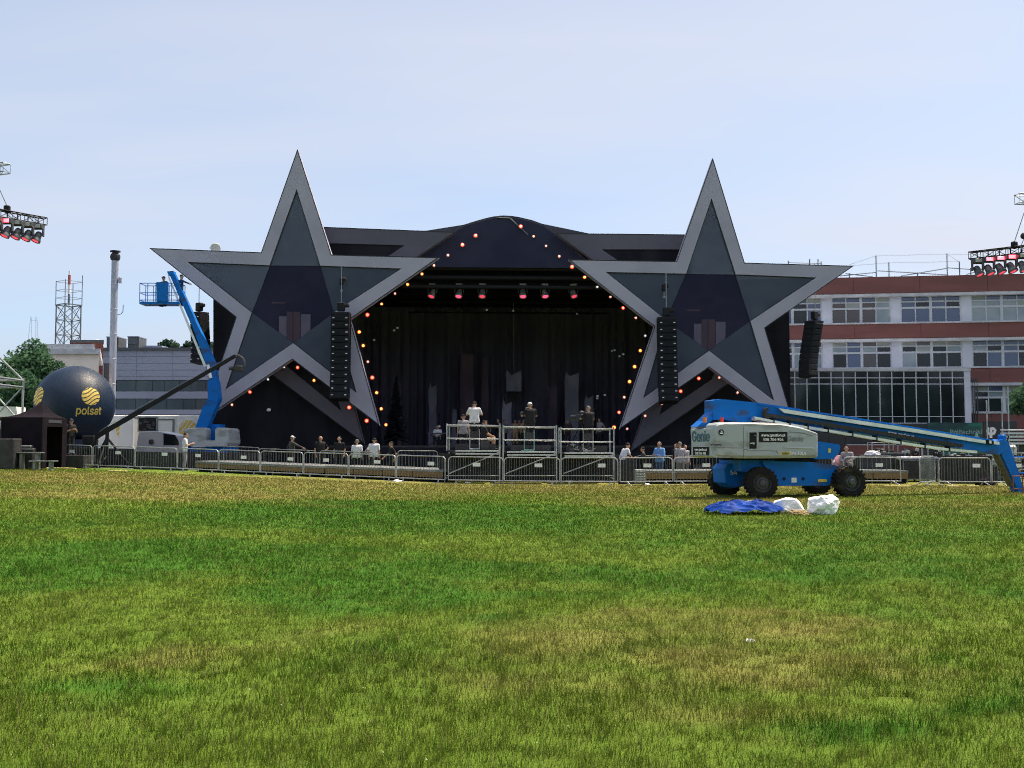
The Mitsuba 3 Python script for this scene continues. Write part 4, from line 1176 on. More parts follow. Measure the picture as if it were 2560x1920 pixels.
def lp(px, py, t=0.0):
    """(s, z) of a photograph pixel on the lift's lengthwise plane t"""
    a, b = (px - 1280) / 2600, (960 - py) / 2600
    d = np.array([a, FWD[1] + b * UPV[1], FWD[2] + b * UPV[2]])
    o = LO + LV * t
    # CAM + k d = o + s LU
    M = np.array([[d[0], -LU[0]], [d[1], -LU[1]]])
    k, s = np.linalg.solve(M, o)
    return s, CAM_H + k * d[2]


def lpoly(pts, t=0.0):
    return Polygon([lp(a, b, t) for a, b in pts])


lf = lambda a, b, d: lw(a, d, b)
G0 = float(gz(9.5, 32))
LIFT = thing('boom_lift', 'large blue and grey boom lift on the lawn with boom lowered to the right', 'boom lift')


def wheel(s, t, R, W, steer, label=None):
    """tyre with lugs, rim and hub; the visible face looks along -t"""
    c = lw(s, t, G0 + R - .02)
    w = obj_wheel = numbered(LIFT + '__wheel')
    ax = np.array([LV[0], LV[1], 0]) * -1
    co, si = math.cos(steer), math.sin(steer)
    ax = np.array([ax[0] * co - ax[1] * si, ax[0] * si + ax[1] * co, 0])
    mb = MB()
    mb.lathe(c, [(R * .56, W / 2 - .05), (R * .62, W / 2 - .01), (R * .80, W / 2), (R * .93, W / 2 - .03), (R * .95, W * .3), (R * .95, -W * .3), (R * .93, -W / 2 + .03), (R * .80, -W / 2), (R * .62, -W / 2 + .01), (R * .56, -W / 2 + .05)][::-1], 32, ax)
    d, a, u = frame_of(ax)
    for k in range(22):
        for sd in (-1, 1):
            th = (k + (.25 if sd > 0 else -.25)) * 2 * math.pi / 22
            rd = math.cos(th) * a + math.sin(th) * u
            th2 = th + .13
            rd2 = math.cos(th2) * a + math.sin(th2) * u
            tg = np.cross(ax, rd) * .035
            tg2 = np.cross(ax, rd2) * .03
            mb.hull([c + q * r + ax * h + g for q, h, tt in ((rd, sd * W * .5, tg), (rd2, sd * W * .04, tg2)) for r in (R * .92, R * 1.0) for g in (tt, -tt)] + [c + rd * R * .80 + ax * sd * W * .505 + g for g in (tg, -tg)])
    scene[w + '__tyre'] = mikit.ply(mb.mesh(), 'mat_tyre', smooth=35)
    r = MB().lathe(c, [(.02, W / 2 - .12), (R * .50, W / 2 - .12), (R * .53, W / 2 - .03), (R * .57, W / 2 - .005), (R * .585, W / 2 - .02), (R * .585, -W / 2 + .06), (.02, -W / 2 + .1)], 28, ax)
    scene[w + '__rim'] = mikit.ply(r.mesh(), 'mat_rim', smooth=30)
    h = MB().lathe(c, [(R * .40, W / 2 - .14), (R * .36, W / 2 - .06), (R * .21, W / 2 - .05), (R * .20, W / 2 + .02), (R * .14, W / 2 + .05), (.01, W / 2 + .055)], 20, ax)
    for k in range(10):
        th = k * 2 * math.pi / 10
        p = c + (math.cos(th) * a + math.sin(th) * u) * R * .29 + ax * (W / 2 - .05)
        h.tube(p, p + ax * .03, .018, 6)
    scene[w + '__hub'] = mikit.ply(h.mesh(), 'mat_hub', smooth=30)
    return w


S2 = lp(2126.7, 1207)[0]
wheel(lp(1906, 1206)[0], .10, .485, .40, -.25)
wheel(S2, .10, .495, .42, -.12)
wheel(lp(1812, 1200, 2.1)[0], 2.1, .52, .44, -.25)
wheel(lp(2040, 1200, 2.1)[0], 2.1, .50, .44, -.12)
ch = lpoly([(1905, 1152), (2030, 1155), (2112, 1166), (2096, 1180), (2074, 1214), (1945, 1215), (1925, 1190)], .35)
MB().slab(ch, lf, .36, 1.85).build('chassis', 'lift_blue', LIFT)
MB().slab(lpoly([(1803, 1172), (1812, 1160), (1850, 1158), (1878, 1170), (1874, 1212), (1845, 1216), (1826, 1219), (1806, 1206)], 1.2), lf, 1.0, 1.75).build('axle_housing', 'lift_blue', LIFT)
MB().slab(lpoly([(1850, 1150), (1935, 1150), (1935, 1200), (1890, 1185), (1850, 1178)], .5), lf, .45, 1.8).build('front_frame', 'lift_blue', LIFT)
for nm, m, q in (('data_plate', 'sign_white', (1978.5, 1194.5, 1991.5, 1206)), ('warning_plate', 'print_yellow', (2045, 1198, 2067, 1205))):
    (a, z1), (b, z0) = lp(q[0], q[1], .35), lp(q[2], q[3], .35)
    MB().slab(sbox(a, z0, b, z1), lf, .345, .358).build(nm, m, LIFT)
for px in (1960.5, 2008):
    s, z = lp(px, 1197, .35)
    MB().tube(lw(s, .34, z), lw(s, .40, z), .05, 12).build('tow_hole', 'print_black', LIFT)
s, z = lp(1834, 1182, 1.0)
mb = MB()
text_on(mb, '54', .14, lw(s, .99, z - .06), [LU[0], LU[1], 0], [0, 0, 1], True)
mb.build('number_mark', 'print_white', LIFT)
# turntable under the covers
MB().slab(lpoly([(1830, 1144), (2035, 1146), (2030, 1156), (1850, 1156)], .7), lf, .5, 1.7).build('turntable', 'black_metal', LIFT)
# covers
cov = [(1780, 1073), (1783, 1063), (1790, 1057), (1800, 1055.5), (1881, 1055.5), (1950.5, 1058.5), (1996.7, 1067.7), (2019.7, 1075), (2039.7, 1083), (2040, 1138), (2038, 1144.5), (1858, 1146), (1790, 1144), (1783, 1139)]


def cover(t0, t1, nm):
    p = np.array([lp(a, b, 0.0) for a, b in cov])
    c = p.mean(0)
    shr = (p - c) * [1 - .06 / np.ptp(p[:, 0]) * 2, 1 - .07 / np.ptp(p[:, 1]) * 2] + c
    pts = np.vstack([np.column_stack([q[:, 0], np.full(len(q), t), q[:, 1]]) for q, t in ((shr, t0), (p, t0 + .07), (p, t1 - .07), (shr, t1))])
    h = trimesh.convex.convex_hull(pts)
    m = m3.Manifold(m3.Mesh(np.array(h.vertices, np.float32), np.array(h.faces, np.uint32)))
    q = m.to_mesh()
    v = q.vert_properties[:, :3]
    return obj(nm, (lw(v[:, 0], v[:, 1], v[:, 2]), q.tri_verts), 'lift_grey', LIFT, smooth=28)


CV = cover(-.15, .50, 'cover')
cover(1.16, 1.42, 'cover')
# counterweight closing the rear end between the covers
SE = lp(1781, 1100, 0.0)[0]
zc0, zc1 = lp(1773, 1144, 0.0)[1], lp(1773, 1070, .3)[1]
CW = MB().hull(np.vstack([lw(SE + a, b, z) for a, tt_ in ((-.03, .10), (.06, .0), (.8, .0)) for b in (-.10 + tt_, 1.38 - tt_) for z in (zc0 + tt_ * .4, zc1 - tt_ * .3)])).build('counterweight', 'lift_grey', LIFT, smooth=28)


def on_cover(q, m, nm, d=.156, par=None, r=0.0, th=.004):
    p = Polygon([lp(a, b, -.15) for a, b in q])
    if r:
        p = p.buffer(-r).buffer(r)
    return MB().slab(p, lf, -d - th + .003, -d + .006).build(nm, m, par or CV)


# panel joints, vent, handles and stickers
for nm, q in (('panel_joint', [(1858, 1066), (1859.3, 1066), (1859.3, 1144), (1858, 1144)]), ('seam', [(1776, 1117.5), (1857, 1119.5), (1857, 1121), (1776, 1119)]),
              ('seam', [(1860, 1122), (1870, 1124), (1942, 1127), (1946, 1135), (1944.6, 1136), (1940.5, 1128.4), (1869, 1125.4), (1860, 1123.6)]),
              ('seam', [(1972, 1079), (2005, 1081), (2033, 1089), (2033, 1091), (2004, 1083), (1972, 1081)])):
    on_cover(q, 'print_grey', nm)
on_cover([(1776, 1111), (1802, 1110.6), (1803, 1113.4), (1796, 1113.6), (1776, 1113.2)], 'print_black', 'handle_recess')
on_cover([(1960, 1117), (2033, 1118.5), (2033, 1121.5), (1960, 1119)], 'frame_white', 'moulded_ledge', th=.03)
MB().slab(Polygon([lp(a, b, -.15) for a, b in ((1869, 1078), (1894, 1078), (1894, 1125), (1869, 1125))]).difference(Polygon([lp(a, b, -.15) for a, b in ((1872, 1081), (1891, 1081), (1891, 1122), (1872, 1122))])), lf, -.178, -.145).build('vent_frame', 'lift_grey', CV)
on_cover([(1872, 1081), (1891, 1081), (1891, 1122), (1872, 1122)], 'print_black', 'control_window')
mb = MB()
for q in ((1886, 1088, 1888, 1090), (1874, 1107, 1881, 1110), (1881, 1106, 1886, 1111)):
    (a, z1), (b, z0) = lp(q[0], q[1], -.15), lp(q[2], q[3], -.15)
    mb.slab(sbox(a, z0, b, z1), lf, -.172, -.16)
mb.build('control_marks', 'label_card', CV)
s1 = on_cover([(1897, 1080), (1968, 1080), (1968, 1105.5), (1897, 1105.5)], 'print_black', 'sticker', r=.025)
vx = np.array([-LV[0], -LV[1], 0])
MB().hull([lw(SE - .036 + a, b, z) for a in (0, .01) for b in (.14, 1.16) for z in (zc0 + .06, zc0 + .31)]).build('sticker', 'print_black', CW)
ux = [LU[0], LU[1], 0]


def on_txt(st, px, py, h, m, nm, par, bold=True, sq=1.0, d=.166):
    s, z = lp(px, py, -.15)
    mb = MB()
    text_on(mb, st, h, lw(s, -d, z), ux, [0, 0, 1], bold, .006, True, sq)
    mb.build(nm, m, par)


on_txt('www.gestion.pl', 1932.5, 1091, .075, 'print_white', 'lettering', s1, sq=1.08)
on_txt('508 706 904', 1932.5, 1102, .080, 'print_white', 'lettering', s1, sq=1.0)
for st, zz, hh, m_, sq_ in (('www.gestion.pl', zc0 + .20, .068, 'print_white', 1.12), ('508 706 904', zc0 + .085, .075, 'print_white', 1.05), ('Genie', zc0 + .48, .30, 'print_teal', 1.0)):
    mb = MB()
    text_on(mb, st, hh, lw(SE - .042, .65, zz), vx, [0, 0, 1], True, .006, True, sq_)
    mb.build('lettering', m_, CW)
on_txt('Genie', 1988, 1103, .15, 'print_grey', 'lettering', CV, bold=False)
s3 = on_cover([(1953, 1130), (1975, 1128.5), (1975, 1137), (1951, 1137)], 'print_yellow', 'sticker')
on_txt('GENIE', 1963, 1136, .055, 'print_black', 'lettering', s3, bold=False)
on_txt('One 2014', 1994, 1136.5, .085, 'print_white', 'lettering', CV)
s, z = lp(1803, 1081, -.15)
MB().lathe(lw(s, -.155, z), [(.09, 0), (.09, .008), (.01, .008)], 20, [-LV[0], -LV[1], 0]).build('round_badge', 'print_black', CV)
mb = MB()
mb.slab(Point(s, z).buffer(.06).intersection(sbox(s - .1, z - .045, s + .1, z - .005)), lf, -.172, -.16).slab(Polygon([(s - .01, z + .01), (s + .045, z + .03), (s - .02, z + .06)]), lf, -.172, -.16)
mb.build('badge_mark', 'print_white', CV)
# blue turret and slewing nose
MB().slab(lpoly([(2036, 1102), (2098, 1111), (2101, 1118), (2097, 1134), (2084, 1147), (2036, 1148)], .3), lf, .3, 1.9).build('turret_nose', 'lift_blue', LIFT)
on = lpoly([(2070, 1121), (2077, 1121), (2077, 1132), (2070, 1132)], .3)
MB().slab(on, lf, .292, .305).build('warning_plate', 'print_yellow', LIFT)
MB().slab(lpoly([(1746, 1066), (1770, 1066), (1776, 1056), (1795, 1040), (1800, 1046), (1830, 1052), (1830, 1060), (1880, 1058), (1880, 1032), (1784, 1030), (1764, 1050)], .6), lf, .64, 1.12).build('turret', 'lift_blue', LIFT)
# boom
BT = .62
bt = lambda pts: lpoly(pts, BT)
MB().slab(bt([(1786, 1002), (1801, 997.5), (1893, 1006.5), (2000, 1022), (2000, 1066), (1900, 1050), (1860, 1044), (1785, 1050)]), lf, BT, BT + .55).build('boom', 'lift_blue', LIFT)
MB().slab(bt([(1783.5, 1001), (1788, 999), (1796, 1000), (1794, 1049), (1783, 1050)]), lf, BT - .015, BT + .565).build('boom_end_cap', 'lift_blue', LIFT)
MB().slab(bt([(1998, 1022.5), (2260, 1064), (2482, 1100), (2482, 1132), (2380, 1118), (1998, 1060)]), lf, BT + .03, BT + .50).build('boom', 'lift_blue', LIFT)
MB().slab(bt([(1893, 1008), (2120, 1041), (2480, 1099), (2480, 1103), (2120, 1045), (1893, 1012)]), lf, BT - .03, BT + .53).build('boom_flange', 'lift_blue', LIFT)
MB().slab(bt([(1942, 1021), (1960, 1023.5), (2060, 1039), (2286, 1073), (2458, 1101), (2458, 1109), (2286, 1082), (2060, 1048.5), (1955, 1032.5)]), lf, BT - .12, BT - .02).build('upper_guide_rail', 'alu', LIFT)
low = [(1876, 1041.5), (1925, 1051), (1965, 1059), (2010, 1066), (2060, 1074), (2121, 1084), (2181, 1094), (2241, 1104), (2301, 1113), (2362, 1121), (2432, 1127)]
for (a, b), (c, d) in zip(low[:-1], low[1:]):
    MB().slab(bt([(a + 1, b), (c - 1.2, d), (c - 1.2, d + 6), (a + 1, b + 6)]), lf, BT - .22, BT - .05).build('cable_tray', 'alu', LIFT)
for a, b in low[1:-1]:
    MB().slab(bt([(a - 1.2, b - 6), (a + 1.2, b - 6), (a + 1.2, b + 8), (a - 1.2, b + 8)]), lf, BT - .24, BT).build('tray_bracket', 'black_metal', LIFT)
for k in range(62):
    f = k / 61
    a = 1918 + (2400 - 1918) * f
    b = float(np.interp(a, (1918, 2060, 2286, 2400), (1038, 1061, 1097, 1114)))
    sv, z = lp(a, b, BT - .12)
    p0, p1 = lw(sv - .055, BT - .15, z + .008), lw(sv + .055, BT - .15, z - .008)
    MB().beam(p0, p1, .12, .10 + .02 * (k % 2)).build('cable_chain_link', 'cable_chain', LIFT)
c = [lp(1918 + 9 * math.cos(a), 1034 + 11 * math.sin(a), BT - .12) for a in np.linspace(math.pi * .5, math.pi * 1.5, 9)]
for (a, b), (e, d) in zip(c[:-1], c[1:]):
    MB().beam(lw(a, BT - .15, b), lw(e, BT - .15, d), .12, .1).build('cable_chain_link', 'cable_chain', LIFT)
MB().slab(bt([(2080, 1072), (2288, 1092), (2283, 1099), (2222, 1090)][1:] + [(2222, 1080)]), lf, BT - .004, BT + .03).build('boom_plate', 'print_black', LIFT)
s, z = lp(2252, 1090, BT)
mb = MB()
dv = np.array([math.cos(-.145), math.sin(-.145)])
text_on(mb, 'www.gestion.pl', .10, lw(s, BT - .01, z), [LU[0] * dv[0], LU[1] * dv[0], dv[1]], [-LU[0] * dv[1], -LU[1] * dv[1], dv[0]], True)
mb.build('lettering', 'print_white', LIFT)
MB().tube(lw(*[lp(1800, 1052, 1.1)[0], 1.1, lp(1800, 1052, 1.1)[1]]), lw(*[lp(1905, 1036, 1.1)[0], 1.1, lp(1905, 1036, 1.1)[1]]), .09, 12).build('lift_cylinder', 'hydraulic', LIFT, smooth=40)
for px, py, m, nm in ((1762, 1049, 'orange_lens', 'beacon'), (1804.5, 1049.5, 'red_lens', 'beacon')):
    s, z = lp(px, py + 3, .4)
    MB().tube(lw(s, .4, z - .05), lw(s, .4, z + .11), .055, 10).build(nm, m, LIFT, smooth=40)
MB().path([lw(lp(a, b, .7)[0], .7, lp(a, b, .7)[1]) for a, b in ((1830, 1050), (1845, 1053), (1862, 1052), (1878, 1045))], .035, 7).build('hose', 'cable_chain', LIFT)
# knuckle, jib and basket
MB().slab(bt([(2435, 1120), (2462, 1108), (2512, 1098), (2522, 1104), (2520, 1122), (2500, 1136), (2462, 1134)]), lf, BT + .02, BT + .52).build('knuckle', 'lift_blue', LIFT)
MB().slab(bt([(2503, 1104), (2520, 1099), (2528, 1106), (2562, 1212), (2575, 1236), (2556, 1238), (2546, 1216), (2506, 1128)]), lf, BT + .1, BT + .42).build('jib', 'lift_blue', LIFT)
MB().slab(bt([(2497, 1128), (2507, 1122), (2548, 1212), (2540, 1216)]), lf, BT + .14, BT + .38).build('jib_cylinder', 'hydraulic', LIFT)
s, z = lp(2505, 1097, BT + .2)
MB().lathe(lw(s, BT + .2, z - .06), [(.01, 0), (.11, .0), (.13, .06), (.13, .17), (.10, .2), (.01, .2)], 14).build('jib_cap', 'lift_blue', LIFT, smooth=35)
MB().path([lw(lp(a, b, BT + .1)[0], BT + .1, lp(a, b, BT + .1)[1]) for a, b in ((2467, 1128), (2490, 1104), (2506, 1109), (2518, 1104), (2522, 1090))], .022, 6).build('hose', 'cable_chain', LIFT)
for q in ((2462, 1100, 2466, 1110), (2473, 1101.5, 2477, 1112)):
    MB().slab(bt([(q[0], q[1]), (q[2], q[1]), (q[2], q[3]), (q[0], q[3])]), lf, BT - .13, BT).build('rail_clip', 'black_metal', LIFT)
MB().slab(bt([(2466.5, 1101), (2472.5, 1102), (2472.5, 1109), (2466.5, 1108)]), lf, BT - .12, BT - .02).slab(bt([(2478, 1102), (2492, 1105), (2492, 1112), (2478, 1110)]), lf, BT - .12, BT - .02).build('rail_end', 'alu', LIFT)
sb, zb = lp(2562, 1232, BT + .2)
mb = MB()
for a in (.1, 1.0):
    for b in (-.6, 1.4):
        mb.tube(lw(sb + a, b, G0 + .12), lw(sb + a, b, G0 + 1.2), .025, 6)
for zz in (.12, .65, 1.2):
    for p, q in (((.1, -.6), (1.0, -.6)), ((1.0, -.6), (1.0, 1.4)), ((1.0, 1.4), (.1, 1.4)), ((.1, 1.4), (.1, -.6))):
        mb.tube(lw(sb + p[0], p[1], G0 + zz), lw(sb + q[0], q[1], G0 + zz), .025, 6)
mb.build('basket_rail', 'lift_blue', LIFT)
e = np.array([lw(sb + a, b, 0) for a in (.05, 1.05) for b in (-.65, 1.45)])
MB().hull(np.vstack([e + [0, 0, G0 + .06], e + [0, 0, G0 + .12]])).build('basket_floor', 'lift_blue', LIFT)
s1_, z1_ = lp(2527, 1190, .3)
mb = MB()
for a in (0, .38):
    mb.tube(lw(s1_ + a, .2, G0), lw(s1_ + a, .2, z1_), .022, 6)
mb.tube(lw(s1_, .2, z1_), lw(s1_ + .38, .2, z1_), .022, 6).tube(lw(s1_, .2, G0 + .17), lw(s1_ + .38, .2, G0 + .17), .022, 6)
mb.build('step', 'rust', LIFT)

# ------------------------------------------------------------------ crumpled sheets on the grass
def crumple(name, label, cat, cx, cy, sx, sy, h, m, seed, sub=4, flat=.35, puff=.35, freq=2.2, smooth=22, ridge=.0, boxy=1.0):
    s = trimesh.creation.icosphere(subdivisions=sub, radius=1.0)
    v = np.array(s.vertices)
    if boxy != 1.0:
        v = np.sign(v) * np.abs(v) ** boxy
    n = meshkit.fbm(v * freq + seed * 7.1, 4, seed) - .5
    n2 = np.abs(meshkit.fbm(v * freq * 1.7 + seed * 3.3, 3, seed + 3) - .5) * 2
    v = v * (1 + puff * n - puff * .9 * (1 - n2) * .5)[:, None]
    v[:, 2] = np.where(v[:, 2] > 0, v[:, 2], v[:, 2] * flat * .2)
    if ridge:
        w = meshkit.fbm(np.stack([v[:, 0] * 2.2 + seed, v[:, 1] * 5.0, v[:, 2] * 0], -1), 3, seed + 9)
        w2 = np.abs(meshkit.fbm(np.stack([v[:, 0] * 1.4 + seed, v[:, 1] * 3.0 + v[:, 0], v[:, 2] * 0], -1), 3, seed + 19) - .5) * 4
        v[:, 2] = np.where(v[:, 2] > 0, np.maximum(v[:, 2], 0) ** .5 * (1 - ridge + ridge * 1.7 * w * (.4 + w2)), v[:, 2])
    v = v * [sx, sy, h]
    v[:, 2] -= v[:, 2].min()
    v = v + [cx, cy, float(gz(cx, cy)) - .01]
    return obj(name, (v, s.faces), m, smooth=smooth, label=label, cat=cat)


D = 24.2
q = lambda px: (px - 1280) / 2600 * D
def sack(label, cx, cy, sx, sy, h, seed):
    """a filled plastic sack: taut planes meeting in creases"""
    r = np.random.default_rng(seed)
    d = r.normal(size=(30, 3))
    d /= np.linalg.norm(d, axis=1, keepdims=True)
    d = np.sign(d) * np.abs(d) ** .78
    d *= (.86 + .2 * r.random((30, 1)))
    d[:, 2] = np.maximum(d[:, 2], -.75)
    hl = trimesh.convex.convex_hull(d)
    v, f = trimesh.remesh.subdivide_to_size(hl.vertices, hl.faces, .16)
    v = np.array(v)
    n1 = np.abs(meshkit.fbm(v * 2.1 + seed, 3, seed) - .5) * 2
    n2 = meshkit.fbm(v * [6, 6, 2.5] + seed * 3, 3, seed + 2) - .5
    v *= (1 - .20 * np.clip(.35 - n1, 0, 1) + .10 * n2)[:, None]
    v = v * [sx, sy, h / 1.75]
    v[:, 2] -= v[:, 2].min()
    return obj('plastic_sack', (v + [cx, cy, float(gz(cx, cy)) - .01], f), 'bag_white', smooth=24, label=label, cat='sack')


def tarp(label, cx, cy, sx, sy, h, seed):
    """a sheet gathered into long lying folds with flat flaps between them"""
    n, m = 150, 90
    U, W_ = np.meshgrid(np.linspace(-1, 1, n), np.linspace(-1, 1, m), indexing='ij')
    ang = .22
    a, b = U * math.cos(ang) - W_ * .5 * math.sin(ang), U * math.sin(ang) + W_ * math.cos(ang)
    P3 = np.stack([a * 1.6 + seed, b * 3.2, 0 * a], -1)
    warp = meshkit.fbm(P3 * .8, 3, seed) - .5
    fold = 1 - np.abs(2 * meshkit.fbm(np.stack([a * .9 + warp * .8, b * 3.4 + warp * 2.2, 0 * a + 3.3], -1), 2, seed + 1) - 1) * 2.2
    fold2 = 1 - np.abs(2 * meshkit.fbm(np.stack([a * 2.4 + warp, b * 6.5 + warp * 2, 0 * a + 7.7], -1), 2, seed + 4) - 1) * 2.0
    r = np.sqrt((np.abs(U) ** 3.2 + np.abs(W_) ** 2.6))
    edge = 1 + .22 * (meshkit.fbm(np.stack([np.cos(np.arctan2(W_, U)) * 2, np.sin(np.arctan2(W_, U)) * 2, 0 * U + 1.1], -1), 3, seed + 7) - .5)
    env = np.clip(1.12 - r / edge, 0, 1) ** .40
    z = env * h * (.14 + .66 * np.clip(fold, 0, 1) ** 1.6 + .30 * np.clip(fold2, 0, 1) * (.7 + U * .3))
    x, y = U * sx * edge, W_ * sy * edge
    v = np.stack([cx + x, cy + y, gz(cx + x, cy + y) + np.maximum(z, .0) + .012], -1).reshape(-1, 3)
    i = (np.arange(n - 1)[:, None] * m + np.arange(m - 1)).ravel()
    keep = (r / edge < 1.05)[:-1, :-1].ravel()
    i = i[keep]
    f = np.vstack([np.stack([i, i + m, i + m + 1], 1), np.stack([i, i + m + 1, i + 1], 1)])
    return obj('tarpaulin', (v, f), 'tarp_blue', smooth=34, label=label, cat='tarpaulin')


tarp('crumpled bright blue tarpaulin lying on the grass in front of the lift', q(1859), D, .88, .56, .34, 3)
sack('smaller crumpled white plastic sack beside the blue tarpaulin', q(1981), D + .3, .48, .36, .40, 5)
sack('largest bulging white plastic sack at the right end of the heap', q(2053), D, .44, .38, .49, 8)
crumple('cardboard', 'flattened brown cardboard on the grass between the sacks and tarpaulin', 'cardboard', q(1982), D - .35, .34, .25, .14, 'cardboard', 12, 4, puff=.5, smooth=12)
MB().hull(np.array([[q(1838), D - .15, .25 + gz(5, D)], [q(1874), D - .2, .29 + gz(5, D)], [q(1875), D - .2, .32 + gz(5, D)], [q(1840), D - .15, .28 + gz(5, D)], [q(1850), D - .1, .29 + gz(5, D)], [q(1868), D - .12, .31 + gz(5, D)]])).build('paper_strip', 'bag_white', label='pale strip of paper lying on the blue tarpaulin', cat='paper')
for i, (px, py, w, m, lab) in enumerate(((995, 1208.5, .24, 'bag_white', 'pale scrap of litter on the grass left of the platform'), (1868, 1600, .06, 'bag_white', 'small white scrap of paper alone in the middle of the lawn'), (1614, 1212, .22, 'bag_white', 'white lump of litter by the barrier right of the platform'),
                                        (1170, 1208, .14, 'bag_white', 'tiny pale scrap under the platform barrier'), (1690, 1213, .12, 'label_card', 'small scrap of litter near the lift tyre'))):
    Y = 1.6 * 2600 / (py - 1112)
    X = (px - 1280) / 2600 * Y
    crumple('litter', lab, 'litter', X, Y, w, w * .6, w * .5, m, 40 + i, 2, puff=.6)
for i, (p0, p1, Y) in enumerate(((-10, 58, 48.0), (62, 120, 47.9), (128, 190, 47.8), (272, 318, 46.4), (2210, 2275, 39.2), (2370, 2395, 39.3), (2418, 2445, 39.2))):
    a, b = bp(p0, Y), bp(p1, Y)
    MB().hull([c + [0, d, z] for c in (a, b) for d in (0, .22) for z in (.02, .07)]).build('timber_board', 'yellow_plank', label=f'{ORD[i]} pale yellow board from the left, lying on the grass edge', cat='board', group='yellow boards on the grass edge')

# ------------------------------------------------------------------ balloon
BY = 55.0
bc = at(187.5, 1010.5, BY)
BR = 95.5 / 2600 * BY
t = thing('advertising_balloon', 'huge dark blue inflated ball with a yellow striped globe and lettering', 'balloon')
MB().lathe(bc, [(BR * math.sin(a), -BR * math.cos(a)) for a in np.linspace(.0, math.pi, 60)], 72).build('skin', 'balloon', t, smooth=True)
gb = float(gz(bc[0], bc[1]))
MB().lathe((bc[0], bc[1], gb), [(1.25, 0), (1.15, .3), (1.2, bc[2] - BR - gb + .15), (.9, bc[2] - BR * .97 - gb)], 28).build('base', 'balloon', t, smooth=35)
mb = MB()
for k in range(12):
    a = k * math.pi / 6
    mb.path([bc + BR * 1.002 * np.array([math.cos(a) * math.sin(b), math.sin(a) * math.sin(b), -math.cos(b)]) for b in np.linspace(.35, math.pi - .05, 26)], .008, 5)
mb.build('seams', 'balloon', t)


def on_ball(geom_v, f, m, nm, lon, lat, par, lift=1.004):
    """wraps flat artwork (metres) round the ball at longitude lon (0 = facing the lawn) and latitude lat"""
    a, b = geom_v[:, 0] / BR, geom_v[:, 1] / BR
    p = np.stack([np.sin(a) * np.cos(b), -np.cos(a) * np.cos(b), np.sin(b)], -1)
    cl, sl = math.cos(lat), math.sin(lat)
    p = np.stack([p[:, 0], p[:, 1] * cl + p[:, 2] * sl, -p[:, 1] * sl + p[:, 2] * cl], -1)
    co, si = math.cos(lon), math.sin(lon)
    p = np.stack([p[:, 0] * co - p[:, 1] * si, p[:, 0] * si + p[:, 1] * co, p[:, 2]], -1)
    return obj(nm, (bc + p * (BR * lift + geom_v[:, 2:3]), f), m, par)


def globe(r):
    out = []
    xs_ = np.linspace(-1.1, 1.1, 40)
    cu = lambda x: .55 * x + .16 * np.sin(x * 3.3)
    for k in range(-4, 5):
        lo, hi = cu(xs_) * .8 + k * .43 - .155, cu(xs_) * .8 + k * .43 + .155
        g = Polygon(np.vstack([np.column_stack([xs_, lo]), np.column_stack([xs_, hi])[::-1]])).intersection(Point(0, 0).buffer(1.0, 32))
        if g.area > .01:
            out.append(affinity.scale(g, r, r, origin=(0, 0)))
    return out


def face_angles(px, py):
    d = at(px, py, BY) - CAM
    d /= np.linalg.norm(d)
    oc = CAM - bc
    b = oc @ d
    k = -b - math.sqrt(max(b * b - (oc @ oc - BR * BR), 0))
    p = (CAM + d * k - bc) / BR
    return math.atan2(p[0], -p[1]), math.asin(p[2])


def flat(g, z=.004, step=.12):
    e = trimesh.creation.extrude_polygon(g, z, engine='earcut')
    v, f = trimesh.remesh.subdivide_to_size(e.vertices, e.faces, step)
    return np.array(v), np.array(f)


for px, py, tx, ty in ((227.7, 990.5, 223.5, 1029), (94, 990, None, None)):
    lon, lat = face_angles(px, py)
    lg = None
    for g in globe(.47 if tx else .5):
        v, f = flat(g)
        lg = on_ball(v, f, 'print_yellow', 'globe_stripe', lon, lat, t)
    if tx:
        lon, lat = face_angles(tx, ty)
        tm = meshkit.text_mesh('polsat', .40, .006, True)
        v = np.array(tm.vertices)
        v[:, 0] -= (v[:, 0].min() + v[:, 0].max()) / 2
        v[:, 1] -= .15
        v[:, 0] *= 1.30 / np.ptp(v[:, 0])
        on_ball(v, tm.faces, 'print_yellow', 'lettering', lon, lat, t)

# ------------------------------------------------------------------ pavilion tent
TY = 47.2
A, B = at(5, 1043, TY), at(107, 1045, TY)
zt = float(A[2])
w = B[0] - A[0]
t = thing('pavilion_tent', 'small black pop-up pavilion tent with a pointed roof at the left edge', 'tent')
c4 = [np.array([A[0], TY, zt]), np.array([B[0], TY, zt]), np.array([B[0] + .1, TY + 2.3, zt]), np.array([A[0] + .1, TY + 2.3, zt])]
pk = np.array([A[0] + w * .62 + .15, TY + 1.15, zt + .76])
mb = MB()
for i in range(4):
    a, b = c4[i], c4[(i + 1) % 4]
    m1 = (a + b) / 2
    rows_ = []
    for k in np.linspace(0, 1, 6):
        sag = -.16 * math.sin(math.pi * k)
        rows_.append([(a + (b - a) * s) * (1 - k) + pk * k + [0, 0, sag] for s in np.linspace(0, 1, 7)])
    v = np.array(rows_).reshape(-1, 3)
    ii = (np.arange(5)[:, None] * 7 + np.arange(6)).ravel()
    mb.add(v, np.stack([ii, ii + 1, ii + 8, ii + 7], 1))
mb.build('roof', 'tent', t, smooth=30)
mb = MB()
g = float(gz(A[0], TY))
